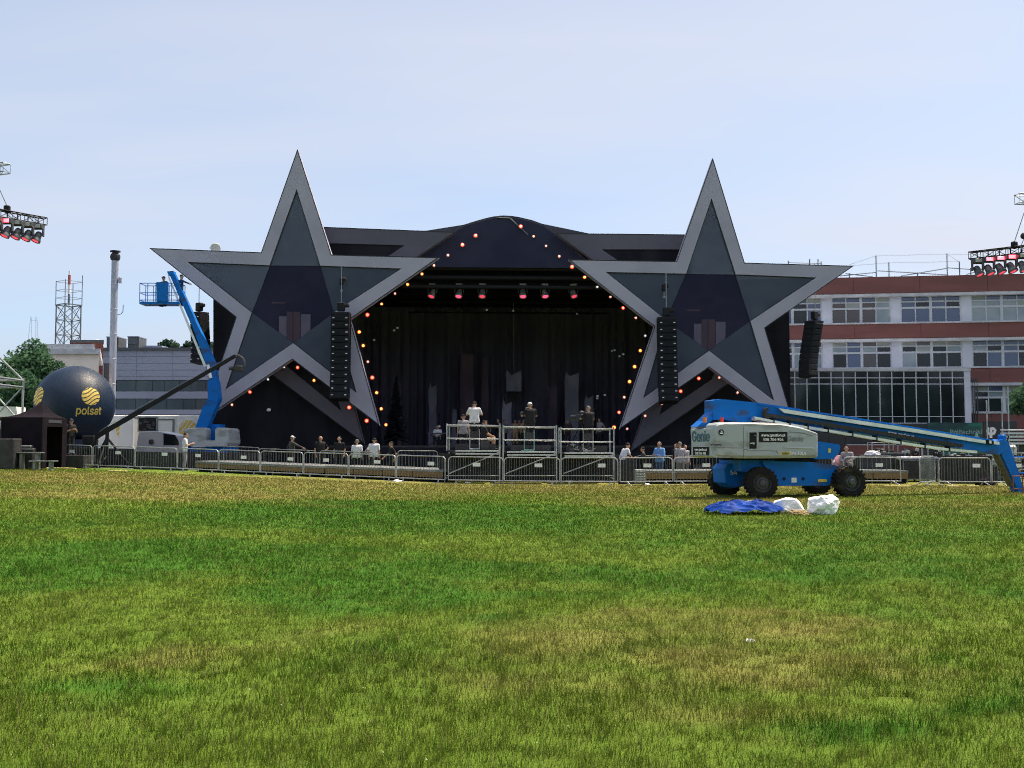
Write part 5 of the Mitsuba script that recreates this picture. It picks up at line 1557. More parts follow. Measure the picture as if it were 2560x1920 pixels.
for a, b in ((c4[0], c4[1]), (c4[2], c4[3]), (c4[3], c4[0])):
    n = np.cross(b - a, [0, 0, 1])
    n = n / np.linalg.norm(n)
    rr = []
    for k in np.linspace(0, 1, 5):
        rr.append([(a + (b - a) * s) * [1, 1, 0] + [0, 0, zt + (g - zt) * k] + n * .03 * math.sin(s * 17 + k) * k for s in np.linspace(0, 1, 22)])
    v = np.array(rr).reshape(-1, 3)
    ii = (np.arange(4)[:, None] * 22 + np.arange(21)).ravel()
    mb.add(v, np.stack([ii, ii + 1, ii + 23, ii + 22], 1))
mb.build('side_wall', 'tent', t, smooth=30)
mb = MB()
a, b = c4[1], c4[2]
for p, q_ in ((0, 1),):
    mb.hull([a + (b - a) * s + [o, 0, z] for s in (p, q_) for o in (0, .03) for z in (-.42, 0)])
for s0, s1 in ((0.0, .16), (.80, 1.0)):
    mb.hull([a + (b - a) * s + [o, 0, z] for s in (s0, s1) for o in (0, .03) for z in (g - zt, -.3)])
mb.build('valance', 'tent', t)
for p in c4:
    MB().beam(p * [1, 1, 0] + [0, 0, g], p, .04).build('leg', 'black_metal', t)
MB().hull([a + (b - a) * s + [.045, 0, z] for s in (.2, .75) for z in (-.24, -.1)] + [a + (b - a) * s + [.035, 0, z] for s in (.2, .75) for z in (-.24, -.1)]).build('name_strip', 'fixture_grey', t)

# stacked things left of and before the tent
for i, (px, Y, w_, d_, h_, m, lab) in enumerate(((14, 46.2, 1.15, .9, 1.35, 'case_black', 'tall black covered stack at the far left edge'), (68, 47.0, .8, .5, .95, 'case_black', 'black case with a grey lid before the tent'),)):
    x_, g_ = ground_at(px, Y)
    t = thing('flight_case', lab, 'flight case')
    MB().rbox((x_, Y, g_), (w_, d_, h_), .1, .04).build('body', m, t)
    if i == 1:
        MB().rbox((x_ - .1, Y, g_ + h_ + .002), (.7, .45, .12), .15, .03).build('lid', 'galv_dull', t)
        MB().beam((x_ - .45, Y - .27, g_ + h_ - .08), (x_ + .45, Y - .27, g_ + h_ - .08), .03).build('edge_strip', 'galv_dull', t)
for i, (px, Y, lab) in enumerate(((78, 46.3, 'low grey-green trestle before the tent'), (112, 46.1, 'low grey trestle with a crate, right of the other one'))):
    x_, g_ = ground_at(px, Y)
    t = thing('trestle_table', lab, 'table')
    h_ = .78 if i == 0 else .42
    MB().rbox((x_, Y, g_ + h_ - .05), (1.1, .5, .05), 0, .01).build('top', 'galv_dull', t)
    for s in (-.35, .35):
        MB().beam((x_ + s, Y, g_), (x_ + s, Y, g_ + h_ - .05), .1, .3).build('leg', 'galv_dull', t)
    MB().rbox((x_ + .2, Y, g_ + h_), (.42, .3, .16), .1, .02).build('crate', 'galv', t) if False else None
# banner-like white cloth behind the tent
x_, g_ = at(10, 1030, 52)[0], 0
MB().hull([[x_ - 1.4, 52, 3.0], [x_ + .7, 52, 3.0], [x_ - 1.4, 52, 3.55], [x_ + .6, 52, 3.5], [x_ - 1.4, 53, 3.0], [x_ + .7, 53, 3.0], [x_ - 1.4, 53, 3.55], [x_ + .6, 53, 3.5]]).build('white_awning', 'truck_white', label='white awning roof just behind the tent at the left edge', cat='awning')
mb = MB()
for a in (-1.3, .6):
    for b in (52.1, 52.9):
        mb.tube((x_ + a, b, .4), (x_ + a, b, 3.02), .03, 6)
obj('legs', mb.mesh(), 'galv', 'white_awning')

# ------------------------------------------------------------------ truss towers with hanging light rigs


def truss(mb, p0, p1, w, n, r=.03, r2=.016):
    p0, p1 = np.array(p0, float), np.array(p1, float)
    d, a, u = frame_of(p1 - p0)
    cs = [a * i * w / 2 + u * j * w / 2 for i, j in ((-1, -1), (1, -1), (1, 1), (-1, 1))]
    for c in cs:
        mb.tube(p0 + c, p1 + c, r, 7)
    for k in range(n):
        q0, q1 = p0 + (p1 - p0) * k / n, p0 + (p1 - p0) * (k + 1) / n
        for i in range(4):
            c, e = cs[i], cs[(i + 1) % 4]
            if k % 2:
                c, e = e, c
            mb.tube(q0 + c, q1 + e, r2, 5)
            mb.tube(q0 + cs[i], q0 + cs[(i + 1) % 4], r2, 5)
    for i in range(4):
        mb.tube(p1 + cs[i], p1 + cs[(i + 1) % 4], r2, 5)


def tower(mast, ztop, tip, label):
    t = thing('truss_tower', label, 'truss tower')
    g = float(gz(mast[0], mast[1]))
    mb = MB()
    truss(mb, (mast[0], mast[1], g + .3), (mast[0], mast[1], ztop + .6), .52, 26, .03, .018)
    mb.build('mast', 'galv', t)
    mb = MB()
    truss(mb, (mast[0], mast[1], ztop), (tip[0], tip[1], ztop + .02), .42, 5, .028, .016)
    mb.build('arm', 'galv', t)
    return t, g


tt, g = tower((-25.9, 48.0), 14.25, (-23.15, 47.0), 'silver lattice light tower at the left edge with its bracing foot')
mb = MB()
cx_, cy_ = -25.9, 48.0
zb = at(40, 946, 48)[2]
for sx, sy in ((1, -1), (1, 1), (-1, -1), (-1, 1)):
    ex, ey = cx_ + sx * 2.55, cy_ + sy * 1.6
    mb.tube((ex, ey, float(gz(ex, ey))), (ex, ey, zb + .12), .055, 8)
    mb.tube((cx_ + sx * .26, cy_ + sy * .26, zb + 2.7), (ex, ey, zb), .05, 8)
for z in (zb, zb - .05 - .28):
    for sy in (-1, 1):
        mb.tube((cx_ - 2.55, cy_ + sy * 1.6, z), (cx_ + 2.55, cy_ + sy * 1.6, z), .05, 8)
    for sx in (-1, 1):
        mb.tube((cx_ + sx * 2.55, cy_ - 1.6, z), (cx_ + sx * 2.55, cy_ + 1.6, z), .05, 8)
for sy in (-1, 1):
    mb.tube((cx_ + .9, cy_ + sy * 1.6, .6), (cx_ + .9, cy_ + sy * 1.6, zb), .05, 8)
    mb.tube((cx_ + .9, cy_ + sy * 1.6, zb - .3), (cx_ + 2.55, cy_ + sy * 1.6, zb - 2.1), .04, 7)
    mb.tube((cx_ + 2.55, cy_ + sy * 1.6, zb - .3), (cx_ + .9, cy_ + sy * 1.6, zb - 2.1), .04, 7)
    mb.tube((cx_ - .6, cy_ + sy * 1.6, zb - 2.1), (cx_ + .9, cy_ + sy * 1.6, zb - .3), .04, 7)
mb.build('outrigger_base', 'galv', tt, smooth=40)


def rig(p0, p1, n, side, chains, reds, label):
    t = thing('light_rig_truss', label, 'lighting truss')
    p0, p1 = np.array(p0, float), np.array(p1, float)
    mb = MB()
    truss(mb, p0, p1, .34, 9, .03, .016)
    mb.build('truss', 'black_metal', t)
    for a, topz, dx in chains:
        p = p0 + (p1 - p0) * a
        MB().rbox(p + [0, 0, .1], (.28, .24, .34), .3, .05).build('hoist', 'black_metal', t)
        MB().path([p + [0, 0, .4], (p[0] + dx, p[1] - .4, topz)], .02, 5).build('chain', 'steel_rod', t)
        MB().rbox((p[0] + dx, p[1] - .4, topz - .75), (.14, .12, .75), .3, .03).build('chain_bag', 'black_metal', t)
    for i in range(n):
        a = (i + .55) / (n + .15)
        p = p0 + (p1 - p0) * a + [0, -.12, -.42]
        moving_head(p, .98, False, (.32 * side, -.35, -1), f'{ORD[i]} moving head light from the {"left" if side < 0 else "right"} picture edge, under the {"left" if side < 0 else "right"} hanging truss', f'moving heads under the {"left" if side < 0 else "right"} hanging truss', panel=1 if i in reds else 0, rig=.3, shell='fixture_dark')


zL = at(0, 536, 47)[2]
rig((-25.0, 44.6, zL), (-22.05, 48.6, zL), 10, -1, ((.63, 14.0, -.55), (.2, 14.2, -.2)), (6,), 'black lighting truss hanging at the left picture edge')
zR = at(2438, 640, 50)[2]
tt, g = tower((27.2, 48.5), at(2545, 498, 48)[2], (23.6, 48.0), 'silver lattice light tower just beyond the right edge with its arm')
rig((26.0, 46.6, zR), (22.2, 50.0, zR), 10, 1, ((.60, at(2538, 508, 48)[2], .45), (.1, 14.0, .2)), (4, 6, 7, 8), 'black lighting truss hanging at the right picture edge')
p = at(2560, 590, 49)
t = thing('cable_ball', 'dark round cable drum hanging at the right picture edge', 'cable drum')
MB().ball(p, .16, 2).build('drum', 'black_plastic', t, smooth=True)
MB().path([p - [0, 0, .1], p - [.12, 0, .4], p - [.15, .0, .8]], .015, 5).build('cable', 'black_plastic', t)

# ------------------------------------------------------------------ raised boom lift at the left
RY = 57.8
t = RL = thing('raised_boom_lift', 'blue boom lift with its arm raised and two workers in the basket', 'boom lift')
P = lambda px, py, dy=0.0: at(px, py, RY + dy)


def quad(pts, d0, d1, nm, m):
    v = np.array([P(a, b) for a, b in pts])
    return MB().hull(np.vstack([v * [1, 0, 1] + [0, RY + d, 0] for d in (d0, d1)])).build(nm, m, t)


for pts, nm in (([(468, 1114), (470, 1075), (479, 1071), (522, 1070), (526, 1074), (526, 1106), (524, 1116), (474, 1116)], 'cover'), ([(546, 1116), (546, 1073), (551, 1069.5), (574, 1070), (580, 1075), (582, 1108), (577, 1116)], 'cover')):
    v = np.array([P(a, b) for a, b in pts])
    c = v.mean(0)
    MB().hull(np.vstack([(v - c) * [.94, 1, .94] + c - [0, .75, 0], v - [0, .65, 0], v + [0, 1.6, 0], (v - c) * [.94, 1, .94] + c + [0, 1.7, 0]])).build(nm, 'lift_grey', RL, smooth=30)
quad([(494, 1101), (580, 1101), (578, 1116), (494, 1116)], -.85, -.7, 'bumper', 'lift_grey')
quad([(524, 1060), (548, 1060), (548, 1110), (524, 1110)], .1, 1.2, 'turret', 'lift_blue')
quad([(478, 1118), (578, 1118), (574, 1140), (482, 1140)], -.5, 1.6, 'chassis', 'lift_blue')
for px in (486, 572):
    p = P(px, 1142)
    MB().lathe((p[0], RY - .1, float(gz(p[0], RY)) + .5), [(.02, -.2), (.3, -.2), (.48, -.17), (.5, -.1), (.5, .1), (.48, .17), (.3, .2), (.02, .2)], 20, (1, 0, 0)).build('wheel', 'tyre', RL, smooth=35)
quad([(492, 1069), (522, 1069), (549, 1004), (541, 1000), (524, 998), (514, 1010)], -.3, .35, 'lower_boom', 'lift_blue')
quad([(524, 1000), (549, 1006), (551, 996), (549, 985), (546, 953), (524, 957)], -.35, .38, 'boom_elbow', 'lift_blue')
quad([(533, 962), (547, 962), (549, 976), (533, 977)], -.4, -.34, 'elbow_plate', 'lift_blue')
quad([(524, 957), (545, 955), (542, 925), (528, 923)], -.28, .3, 'knee', 'lift_blue')
quad([(521, 926), (545, 916), (543, 906), (514, 906)], -.3, .32, 'knee_cap', 'lift_blue')
quad([(521, 918), (540, 911), (506, 833), (490, 800), (478, 800)], -.26, .26, 'upper_boom', 'lift_blue')
quad([(478, 806), (500, 820), (437, 682), (424, 682)], -.20, .20, 'fly_boom', 'lift_blue')
quad([(424, 686), (426, 700), (520, 916), (514, 918)], -.32, -.26, 'guide_rail', 'alu')
quad([(421, 680), (436, 679), (438, 688), (424, 690)], -.24, .24, 'boom_tip', 'lift_blue')
mb = MB()
mb.path([P(527, 945, -.4), P(522, 925, -.4), P(520, 912, -.4)], .09, 8)
mb.build('white_hose', 'white_paint', RL, smooth=40)
mb = MB()
x0, z0 = P(356, 730)[0], P(400, 758)[2]
x1 = P(455, 730)[0]
zt_ = P(400, 711)[2]
mb.hull([[x, y, z] for x in (x0, x1) for y in (RY - .45, RY + .55) for z in (z0 - .1, z0 + .02)])
mb.build('basket_floor', 'lift_blue', RL)
mb = MB()
for z in (zt_, (zt_ + z0) / 2, z0 + .12):
    for a, b in (((x0, RY - .42), (x1, RY - .42)), ((x1, RY - .42), (x1, RY + .52)), ((x1, RY + .52), (x0, RY + .52)), ((x0, RY + .52), (x0, RY - .42))):
        mb.tube((*a, z), (*b, z), .022, 6)
for k in range(6):
    xx = x0 + (x1 - x0) * k / 5
    for y in (RY - .42, RY + .52):
        mb.tube((xx, y, z0), (xx, y, zt_), .02, 6)
mb.build('basket_rail', 'lift_blue', RL)
quad([(399, 709), (428, 709), (427, 757), (399, 757)], -.55, -.4, 'control_box', 'lift_blue')
quad([(402, 722), (416, 722), (416, 724.5), (402, 724.5)], -.56, -.55, 'box_mark', 'lift_blue')
for px, lab, yw in ((408, 'left worker in the raised basket, above the blue box', 2.6), (451, 'right worker in the raised basket, reaching to the star arm', -1.0)):
    p = P(px, 757)
    person(lab, p[0], RY + .05, z0 + .02 - (.22 if px < 430 else .12), yaw=yw, pose='phone' if px < 430 else 'point', top='overall_blue', legs='overall_blue', sleeves='long', hair=None, hat='hat_navy', H=1.70)

# ------------------------------------------------------------------ camera crane
CY = 51.5
t = thing('camera_crane', 'long black camera crane arm reaching from the balloon towards the left star', 'camera crane')
Q = lambda px, py: at(px, py, CY)
a, b = Q(226, 1100), Q(588, 890)
MB().beam(a, a + (b - a) * .35, .18, .22).beam(a + (b - a) * .35, a + (b - a) * .7, .15, .19).beam(a + (b - a) * .7, b, .13, .17).build('arm', 'black_metal', t)
MB().rbox(Q(225, 1104) - [0, 0, .25], (.6, .5, .55), 0, .04).build('counterweight', 'black_metal', t)
c = Q(268, 1076)
g = float(gz(c[0], CY))
mb = MB()
mb.tube((c[0], CY, g + .3), c, .09, 8)
for k in range(3):
    th = .5 + k * 2.1
    mb.tube(c - [0, 0, .35], (c[0] + 1.05 * math.cos(th), CY + 1.0 * math.sin(th), g + .15), .055, 7)
    mb.tube((c[0], CY, g + .55), (c[0] + 1.05 * math.cos(th), CY + 1.0 * math.sin(th), g + .15), .04, 7)
    mb.lathe((c[0] + 1.05 * math.cos(th), CY + 1.0 * math.sin(th), g + .13), [(.02, -.05), (.13, -.05), (.13, .05), (.02, .05)], 12, (0, 1, 0))
mb.build('tripod', 'black_metal', t)
MB().path([Q(228, 1096), Q(272, 1062), Q(586, 886)], .012, 5).build('tension_cable', 'steel_rod', t)
h = Q(600, 893)
mb = MB()
pts = [Q(588, 888) + 0 * h] + [Q(591 + 20 * math.sin(k), 909 - 21 * math.cos(k)) for k in np.linspace(.2, 2.7, 10)]
mb.path(pts, .055, 7)
mb.build('head_frame', 'fixture_grey', t)
cam_ = Q(597, 921)
MB().rbox(cam_ - [0, 0, .16], (.42, .35, .3), 0, .04).tube(cam_ + [-.1, 0, 0], cam_ + [-.45, -.15, 0], .1, 10).build('camera', 'black_plastic', t)

# ------------------------------------------------------------------ broadcast truck and van
OY = 64.0
O = lambda px, py, dy=0.0: at(px, py, OY + dy)
t = thing('broadcast_truck', 'white outside broadcast truck with yellow striped globes on its side', 'truck')
x0, x1, z1 = O(258, 1040)[0], O(515, 1040)[0], O(300, 1037.5)[2]
g = .55
MB().rbox(((x0 + x1) / 2, OY + 1.25, 1.15), (x1 - x0, 2.5, z1 - 1.15), 0, .05).build('body', 'truck_white', t)
MB().box(x0 + .1, x1 - .1, OY + .1, OY + 2.4, .75, 1.15).build('chassis', 'black_metal', t)
for px in (300, 325, 440, 465):
    p = O(px, 1150)
    MB().lathe((p[0], OY + .3, .99), [(.02, .16), (.3, .16), (.47, .12), (.5, .05), (.5, -.15), (.02, -.15)], 22, (0, -1, 0)).build('wheel', 'tyre', t, smooth=35)


def opanel(q, m, nm, d0=-.06, par=None, d1=.005):
    (a, b), (c, e) = O(q[0], q[1])[[0, 2]], O(q[2], q[3])[[0, 2]]
    return MB().box(a, c, OY + d0, OY + d1, e, b).build(nm, m, par or t)


opanel((311, 1045, 344, 1126), 'truck_white', 'open_door', -.75, d1=-.70)
opanel((313, 1043, 345, 1046.5), 'galv_dull', 'door_rail', -.12)
opanel((346, 1041, 394, 1079), 'galv_dull', 'hatch_frame', -.10)
hd_ = opanel((349, 1045, 391, 1077), 'print_black', 'hatch', -.104)
mb = MB()
for k in range(14):
    px, py = 350 + rnd.random() * 34, 1048 + rnd.random() * 24
    a = O(px, py)
    mb.box(a[0], a[0] + .08 + .2 * rnd.random(), OY - .13, OY - .103, a[2] - .09, a[2])
mb.build('patch_gear', 'fixture_grey', hd_)
opanel((395, 1047, 436, 1050), 'galv_dull', 'door_rail', -.08)
opanel((432, 1047, 435.5, 1090), 'galv_dull', 'door_post', -.08)
opanel((396, 1051, 431, 1108), 'truck_white', 'panel', -.03)
for px, py, r in ((312, 1074, .56), (471, 1078, .62)):
    cx_, cz_ = O(px, py)[[0, 2]]
    for gg in globe(r * 1.0):
        if px == 312:
            gg = gg.intersection(sbox(-5, -5, -.01, 5))
        if gg.area > .005:
            v, f = flat(affinity.rotate(gg, 18 if px > 400 else 30, origin=(0, 0)), .006, .5)
            v = np.stack([v[:, 0] * .95 + cx_, OY - .012 - v[:, 2], v[:, 1] * 1.1 + cz_], -1)
            obj('globe_stripe', (v, f), 'print_yellow', t)
MB().slab(Polygon([tuple(O(a, b)[[0, 2]]) for a, b in ((222, 1118), (240, 1100), (262, 1080), (262, 1130), (222, 1130))]), lambda a, b, d: np.stack([a, OY + d, b], -1), .2, 2.2).build('nose', 'truck_white', t)

VY = 56.5
Vp = lambda px, py: at(px, py, VY)
t = thing('delivery_van', 'silver van parked behind the barriers with a dark windscreen', 'van')
sil = [(338, 1150), (341, 1118), (345, 1088), (348, 1081), (360, 1078.5), (400, 1078.5), (410, 1081), (418, 1084), (440, 1086), (447, 1092), (453, 1110), (456, 1122), (458, 1150)]
pp = np.array([Vp(a, b)[[0, 2]] for a, b in sil])
c = pp.mean(0)
ins = (pp - c) * [.96, .95] + c
MB().hull(np.vstack([np.column_stack([q_[:, 0], np.full(len(q_), VY + d), q_[:, 1]]) for q_, d in ((ins, -.1), (pp, .05), (pp, 1.6), (ins, 1.75))])).build('body', 'van_silver', t, smooth=32)
gp_ = Polygon([tuple(Vp(a, b)[[0, 2]]) for a, b in ((411, 1084), (440, 1088), (448, 1104), (449, 1113), (411, 1113))])
MB().slab(gp_, lambda a, b, d: np.stack([a, VY + d, b], -1), -.115, -.02).build('side_window', 'glass_dark', t)
MB().slab(Polygon([tuple(Vp(a, b)[[0, 2]]) for a, b in ((409, 1082), (410.2, 1082), (410.2, 1145), (409, 1145))]), lambda a, b, d: np.stack([a, VY + d, b], -1), -.11, -.02).build('door_seam', 'print_grey', t)
for px in (355, 440):
    p = Vp(px, 1144)
    MB().lathe((p[0], VY - .05, float(gz(p[0], VY)) + .33), [(.02, .1), (.2, .1), (.31, .08), (.33, 0), (.33, -.12), (.02, -.12)], 20, (0, -1, 0)).build('wheel', 'tyre', t, smooth=35)
p = Vp(381, 1106)
MB().rbox((p[0], VY - .2, p[2] - .1), (.24, .1, .26), 0, .04).build('mirror', 'black_plastic', t)

# ------------------------------------------------------------------ right hand building
RX0, RX1 = 12.0, 62.0
fy = lambda x_: 82 - 0.137 * (np.asarray(x_, float) - 24.7)
fr = lambda d0: (lambda a, b, d: np.stack([a, fy(a) + d0 + d, b], -1))


def rx(px, d0=0.0):
    a = (px - 1280) / 2600
    return (82 + d0 + .137 * 24.7) * a / (1 + .137 * a)


def rz(px, py, d0=0.0):
    x_ = rx(px, d0)
    return float(at(px, py, float(fy(x_)) + d0)[2])


t = RB = thing('office_building', 'long three-storey building with red cladding bands and white framed window strips', 'building')
z_par, z_c1, z_w3t, z_w3b, z_b2, z_c2, z_w2t, z_w2b, z_c3, z_w1t, z_w1b = (rz(2300, y_) for y_ in (690, 732, 738.5, 805, 808, 845, 850, 918, 957, 966, 1031))
rb = lambda x0, x1, za, zb_, d0, d1, nm, m, par=None: MB().slab(sbox(x0, min(za, zb_), x1, max(za, zb_)), fr(0), d0, d1).build(nm, m, par or RB)
rb(RX0, RX1, 0, z_par - .1, .62, 14, 'wall', 'plaster_pale')
rb(RX0, RX1, z_par - .1, z_par + .02, .5, 14.2, 'roof', 'roof_felt')
for za, zb_ in ((z_par, z_c1), (z_b2, z_c2), (z_w2b - .12, z_c3), (z_w1b - .15, 0)):
    n = 10
    for k in range(n):
        a, b = RX0 + (RX1 - RX0) * k / n, RX0 + (RX1 - RX0) * (k + 1) / n
        rb(a + .012, b - .012, za, zb_, .0, .6, 'cladding_panel', 'red_cladding')
for z in (z_c1, z_c2, z_c3):
    rb(RX0, RX1, z - .03, z - .26, -.14, .62, 'cornice', 'ledge_white')
for z in (z_w3b, z_w2b, z_w1b):
    rb(RX0, RX1, z + .0, z - .11, -.08, .62, 'sill', 'ledge_white')
x_first = rx(2062) + .03
pitch = (rx(2417) - rx(2065)) / 2
GL = {3: ['glass_brown', 'glass_brown', 'glass_brown', 'glass_pale', 'glass_blue', 'glass_blue', 'glass_blue', 'glass_blue', 'glass_pale', 'glass_pale', 'glass_pale', 'glass_pale'],
      2: ['glass_dark', 'glass_blue', 'glass_brown', 'glass_dark', 'glass_pale', 'glass_dark', 'glass_green', 'glass_green', 'glass_dark', 'glass_blue', 'glass_blue', 'glass_dark']}
wr_ = random.Random(4)
for fl, zt3, zb3 in ((3, z_w3t - .02, z_w3b), (2, z_w2t - .02, z_w2b), (1, z_w1t, z_w1b)):
    for bay in range(-2, 6):
        xp = x_first + pitch * bay
        rb(xp + .0, xp + .70, zt3, zb3, .30, .60, 'pier', 'plaster_pale')
        for k in range(4):
            cell = (pitch - .70) / 4
            a = xp + .70 + cell * k
            gm = (GL[fl][(bay * 4 + k)] if fl > 1 and 0 <= bay * 4 + k < 12 else wr_.choice(['glass_dark', 'glass_blue', 'glass_green', 'glass_pale']))
            if fl == 1 and bay > 1 and False:
                continue
            H_ = zt3 - zb3
            bars_ = [0, .52, .58, .78, .82, 1.0]
            fm = MB()
            gap0 = .10 if k in (0, 2) else .035
            gap1 = .035 if k in (0, 2) else .10
            fm.slab(sbox(a, zb3, a + gap0, zt3), fr(0), .36, .6).slab(sbox(a + cell - gap1, zb3, a + cell, zt3), fr(0), .36, .6)
            for u0, u1 in ((.0, .03), (.53, .60), (.775, .82)):
                fm.slab(sbox(a + gap0, zb3 + H_ * u0, a + cell - gap1, zb3 + H_ * u1), fr(0), .362, .6)
            w_ = fm.build('window', 'frame_white', RB)
            for q0, q1, m_ in ((.03, .53, gm), (.60, .775, gm if wr_.random() < .5 else wr_.choice(['glass_dark', 'glass_pale', 'blind'])), (.82, 1.0, wr_.choice(['glass_blue', 'glass_blue', 'blind']) if fl == 3 else wr_.choice(['glass_brown', 'glass_blue', 'blind']))):
                MB().slab(sbox(a + gap0, zb3 + H_ * q0, a + cell - gap1, zb3 + H_ * q1), fr(0), .42 + .01 * wr_.random(), .6).build('pane', m_, w_)
# tilted casement at the left of the second floor
# roof edge railing
mb = MB()
pq = lambda px, py: np.array([rx(px, .6), float(fy(rx(px, .6))) + .6, rz(px, py, .6)])
for px, y0, y1 in ((2198, 690, 639), (2230, 690, 656), (2377, 688, 634), (2408, 687, 654), (2130, 692, 683), (2302, 690, 681), (2436, 686, 670)):
    mb.tube(pq(px, y0 + 4), pq(px, y1), .045, 6)
for a, b in (((2105, 690), (2198, 681)), ((2201, 677), (2375, 687)), ((2260, 690), (2375, 671)), ((2379, 669.5), (2470, 676)), ((2425, 686), (2466, 676)), ((2120, 684), (2190, 692))):
    mb.tube(pq(*a), pq(*b), .035, 6)
for a, b in (((2130, 662), (2198, 640)), ((2198, 640), (2377, 635)), ((2377, 635), (2560, 640)), ((2140, 664), (2230, 657)), ((2230, 657), (2408, 654)), ((2379, 636), (2408, 655))):
    mb.tube(pq(*a), pq(*b), .012, 5)
mb.build('roof_railing', 'tower_steel', RB)
# downpipes by the pavilion
for px in (2432, 2437, 2443):
    x_ = rx(px)
    MB().tube((x_, float(fy(x_)) - .1, 0), (x_, float(fy(x_)) - .1, z_c3 + .3), .05, 6).build('downpipe', 'siding_dark', RB)

# glazed pavilion in front of it
PVY = 75.0
pv = lambda px, py: at(px, py, PVY)
t = PV = thing('glass_pavilion', 'dark glazed pavilion with thin white mullions in front of the office building', 'building')
x0, x1 = pv(1900, 1000)[0], pv(2412, 1000)[0]
zt_ = pv(2200, 925)[2]
bx = lambda a, b, c, d, e, f, nm, m: MB().box(a, b, PVY + c, PVY + d, e, f).build(nm, m, PV)
bx(x0, x1 + .45, .2, 6, 0, zt_ - .08, 'back_wall', 'hoarding')
bx(x0, x1 + .45, -.12, 6.2, zt_ - .08, zt_ + .12, 'roof_edge', 'ledge_white')
bx(x1, x1 + .42, -.06, .4, 0, zt_ - .08, 'corner_column', 'plaster_pale')
levels = [pv(2200, y_)[2] for y_ in (1058, 1041.5, 960, 944.5, 928)]
nn = 18
step = (pv(2380.5, 1000)[0] - pv(1986, 1000)[0]) / 13
xs_ = [x1 - step * k for k in range(nn)]
for k in range(nn - 1):
    for l in range(4):
        tone = 'glass_green' if l in (0, 1) and rnd.random() < .75 else 'glass_dark'
        MB().box(xs_[k + 1] + .03, xs_[k] - .03, PVY - .0, PVY + .18, levels[l] + .03, levels[l + 1] - .03).build('glass_pane', tone, PV)
for xx in xs_:
    bx(xx - .035, xx + .035, -.05, .2, levels[0], levels[4], 'mullion', 'frame_white')
for z in levels:
    MB().box(x0, x1, PVY - .04, PVY + .199, z - .03, z + .03).build('transom', 'frame_white', PV)
bx(x0, x1, -.03, .2, 0, levels[0] - .031, 'plinth', 'hoarding')

# banner hoarding in front of the pavilion
HY = 72.0
hv = lambda px, py: at(px, py, HY)
t = thing('banner_fence', 'teal green banner with pale print on the fence before the pavilion', 'banner')
a, b = hv(2318, 1057), hv(2458, 1150)
MB().box(a[0], b[0], HY, HY + .06, .9, a[2]).build('banner', 'banner_teal', t)
mb = MB()
text_on(mb, 'Politechniki', .30, (hv(2415, 1085)[0], HY - .004, hv(2415, 1085)[2]), [1, 0, 0], [0, 0, 1], False, .004)
mb.build('lettering', 'banner_pale', t)
MB().slab(Polygon([tuple(hv(p_, q_)[[0, 2]]) for p_, q_ in ((2435, 1096), (2442, 1078), (2448, 1096))]), lambda a, b, d: np.stack([a, HY - .006 + d, b], -1), 0, .005).build('print_mark', 'banner_pale', t)
t = thing('dark_hoarding', 'dark grey hoarding left of the teal banner', 'hoarding')
for k in range(8):
    p0, p1 = hv(1990 + 41 * k, 1060)[0], hv(1990 + 41 * (k + 1), 1060)[0]
    MB().box(p0 + .02, p1 - .02, HY + .1, HY + .16, .2, a[2] - .05).build('hoarding_panel', 'hoarding', t)
t = thing('sign_board', 'dark sign board with a white hooked letter mark at the right', 'sign')
p0, p1 = hv(2460, 1050), hv(2545, 1120)
MB().box(p0[0], p1[0], HY + .05, HY + .15, .6, hv(2480, 1053)[2]).build('board', 'hoarding', t)
mb = MB()
S_ = lambda px, py: (hv(px, py)[0], HY + .0, hv(px, py)[2])


def stroke(pts, r):
    from shapely.geometry import LineString
    ln = LineString([(S_(a_, b_)[0], S_(a_, b_)[2]) for a_, b_ in pts]).buffer(r, cap_style='flat')
    mb.slab(ln, lambda a_, b_, d: np.stack([a_, HY + .03 + d, b_], -1), 0, .03)


stroke([(2470.5, 1068), (2469, 1078), (2471, 1083.5), (2475, 1085), (2479, 1082)], .085)
stroke([(2478, 1095), (2478.5, 1070)], .09)
stroke([(2477, 1071.5), (2484, 1071), (2488.5, 1076), (2486, 1083), (2480, 1085.5), (2478, 1085)], .085)
mb.build('letter_mark', 'print_white', t)
# red fence wall lower right
t = thing('low_red_wall', 'low dark red wall behind the lift boom', 'wall')
p0, p1 = at(2120, 1120, 70)[0], at(2300, 1120, 70)[0]
MB().box(p0, p1, 70, 70.25, 0, at(2200, 1113, 70)[2]).build('wall', 'red_cladding', t)
MB().box(p0 - .05, p1 + .05, 69.95, 70.3, at(2200, 1113, 70)[2], at(2200, 1110.5, 70)[2]).build('coping', 'ledge_white', t)

# ------------------------------------------------------------------ left hand buildings
GY = 140.0
gv = lambda px, py: at(px, py, GY)
t = GB = thing('grey_hall', 'long pale grey metal-clad hall with two window strips', 'building')
x0, x1 = gv(250, 900)[0], gv(700, 900)[0]
zr = gv(300, 874)[2]
gbx = lambda q, d0, d1, nm, m: MB().box(gv(q[0], 950)[0], gv(q[2], 950)[0], GY + d0, GY + d1, gv(0 + 400, q[3])[2], gv(400, q[1])[2]).build(nm, m, GB)
MB().box(x0, x1, GY + .3, GY + 30, 0, zr - .1).build('wall', 'siding_dark', GB)
yl = [874, 891, 908, 925, 942, 950]
for k in range(5):
    for j in range(5):
        a, b = 250 + 90 * j, 250 + 90 * (j + 1)
        gbx((a + .3, yl[k] + .5, b - .3, yl[k + 1] - .2), 0, .29, 'siding_panel', 'siding')
gbx((250, 978.5, 700, 996.5), 0, .29, 'siding_panel', 'siding')
gbx((250, 1024, 700, 1036), 0, .29, 'siding_panel', 'siding')
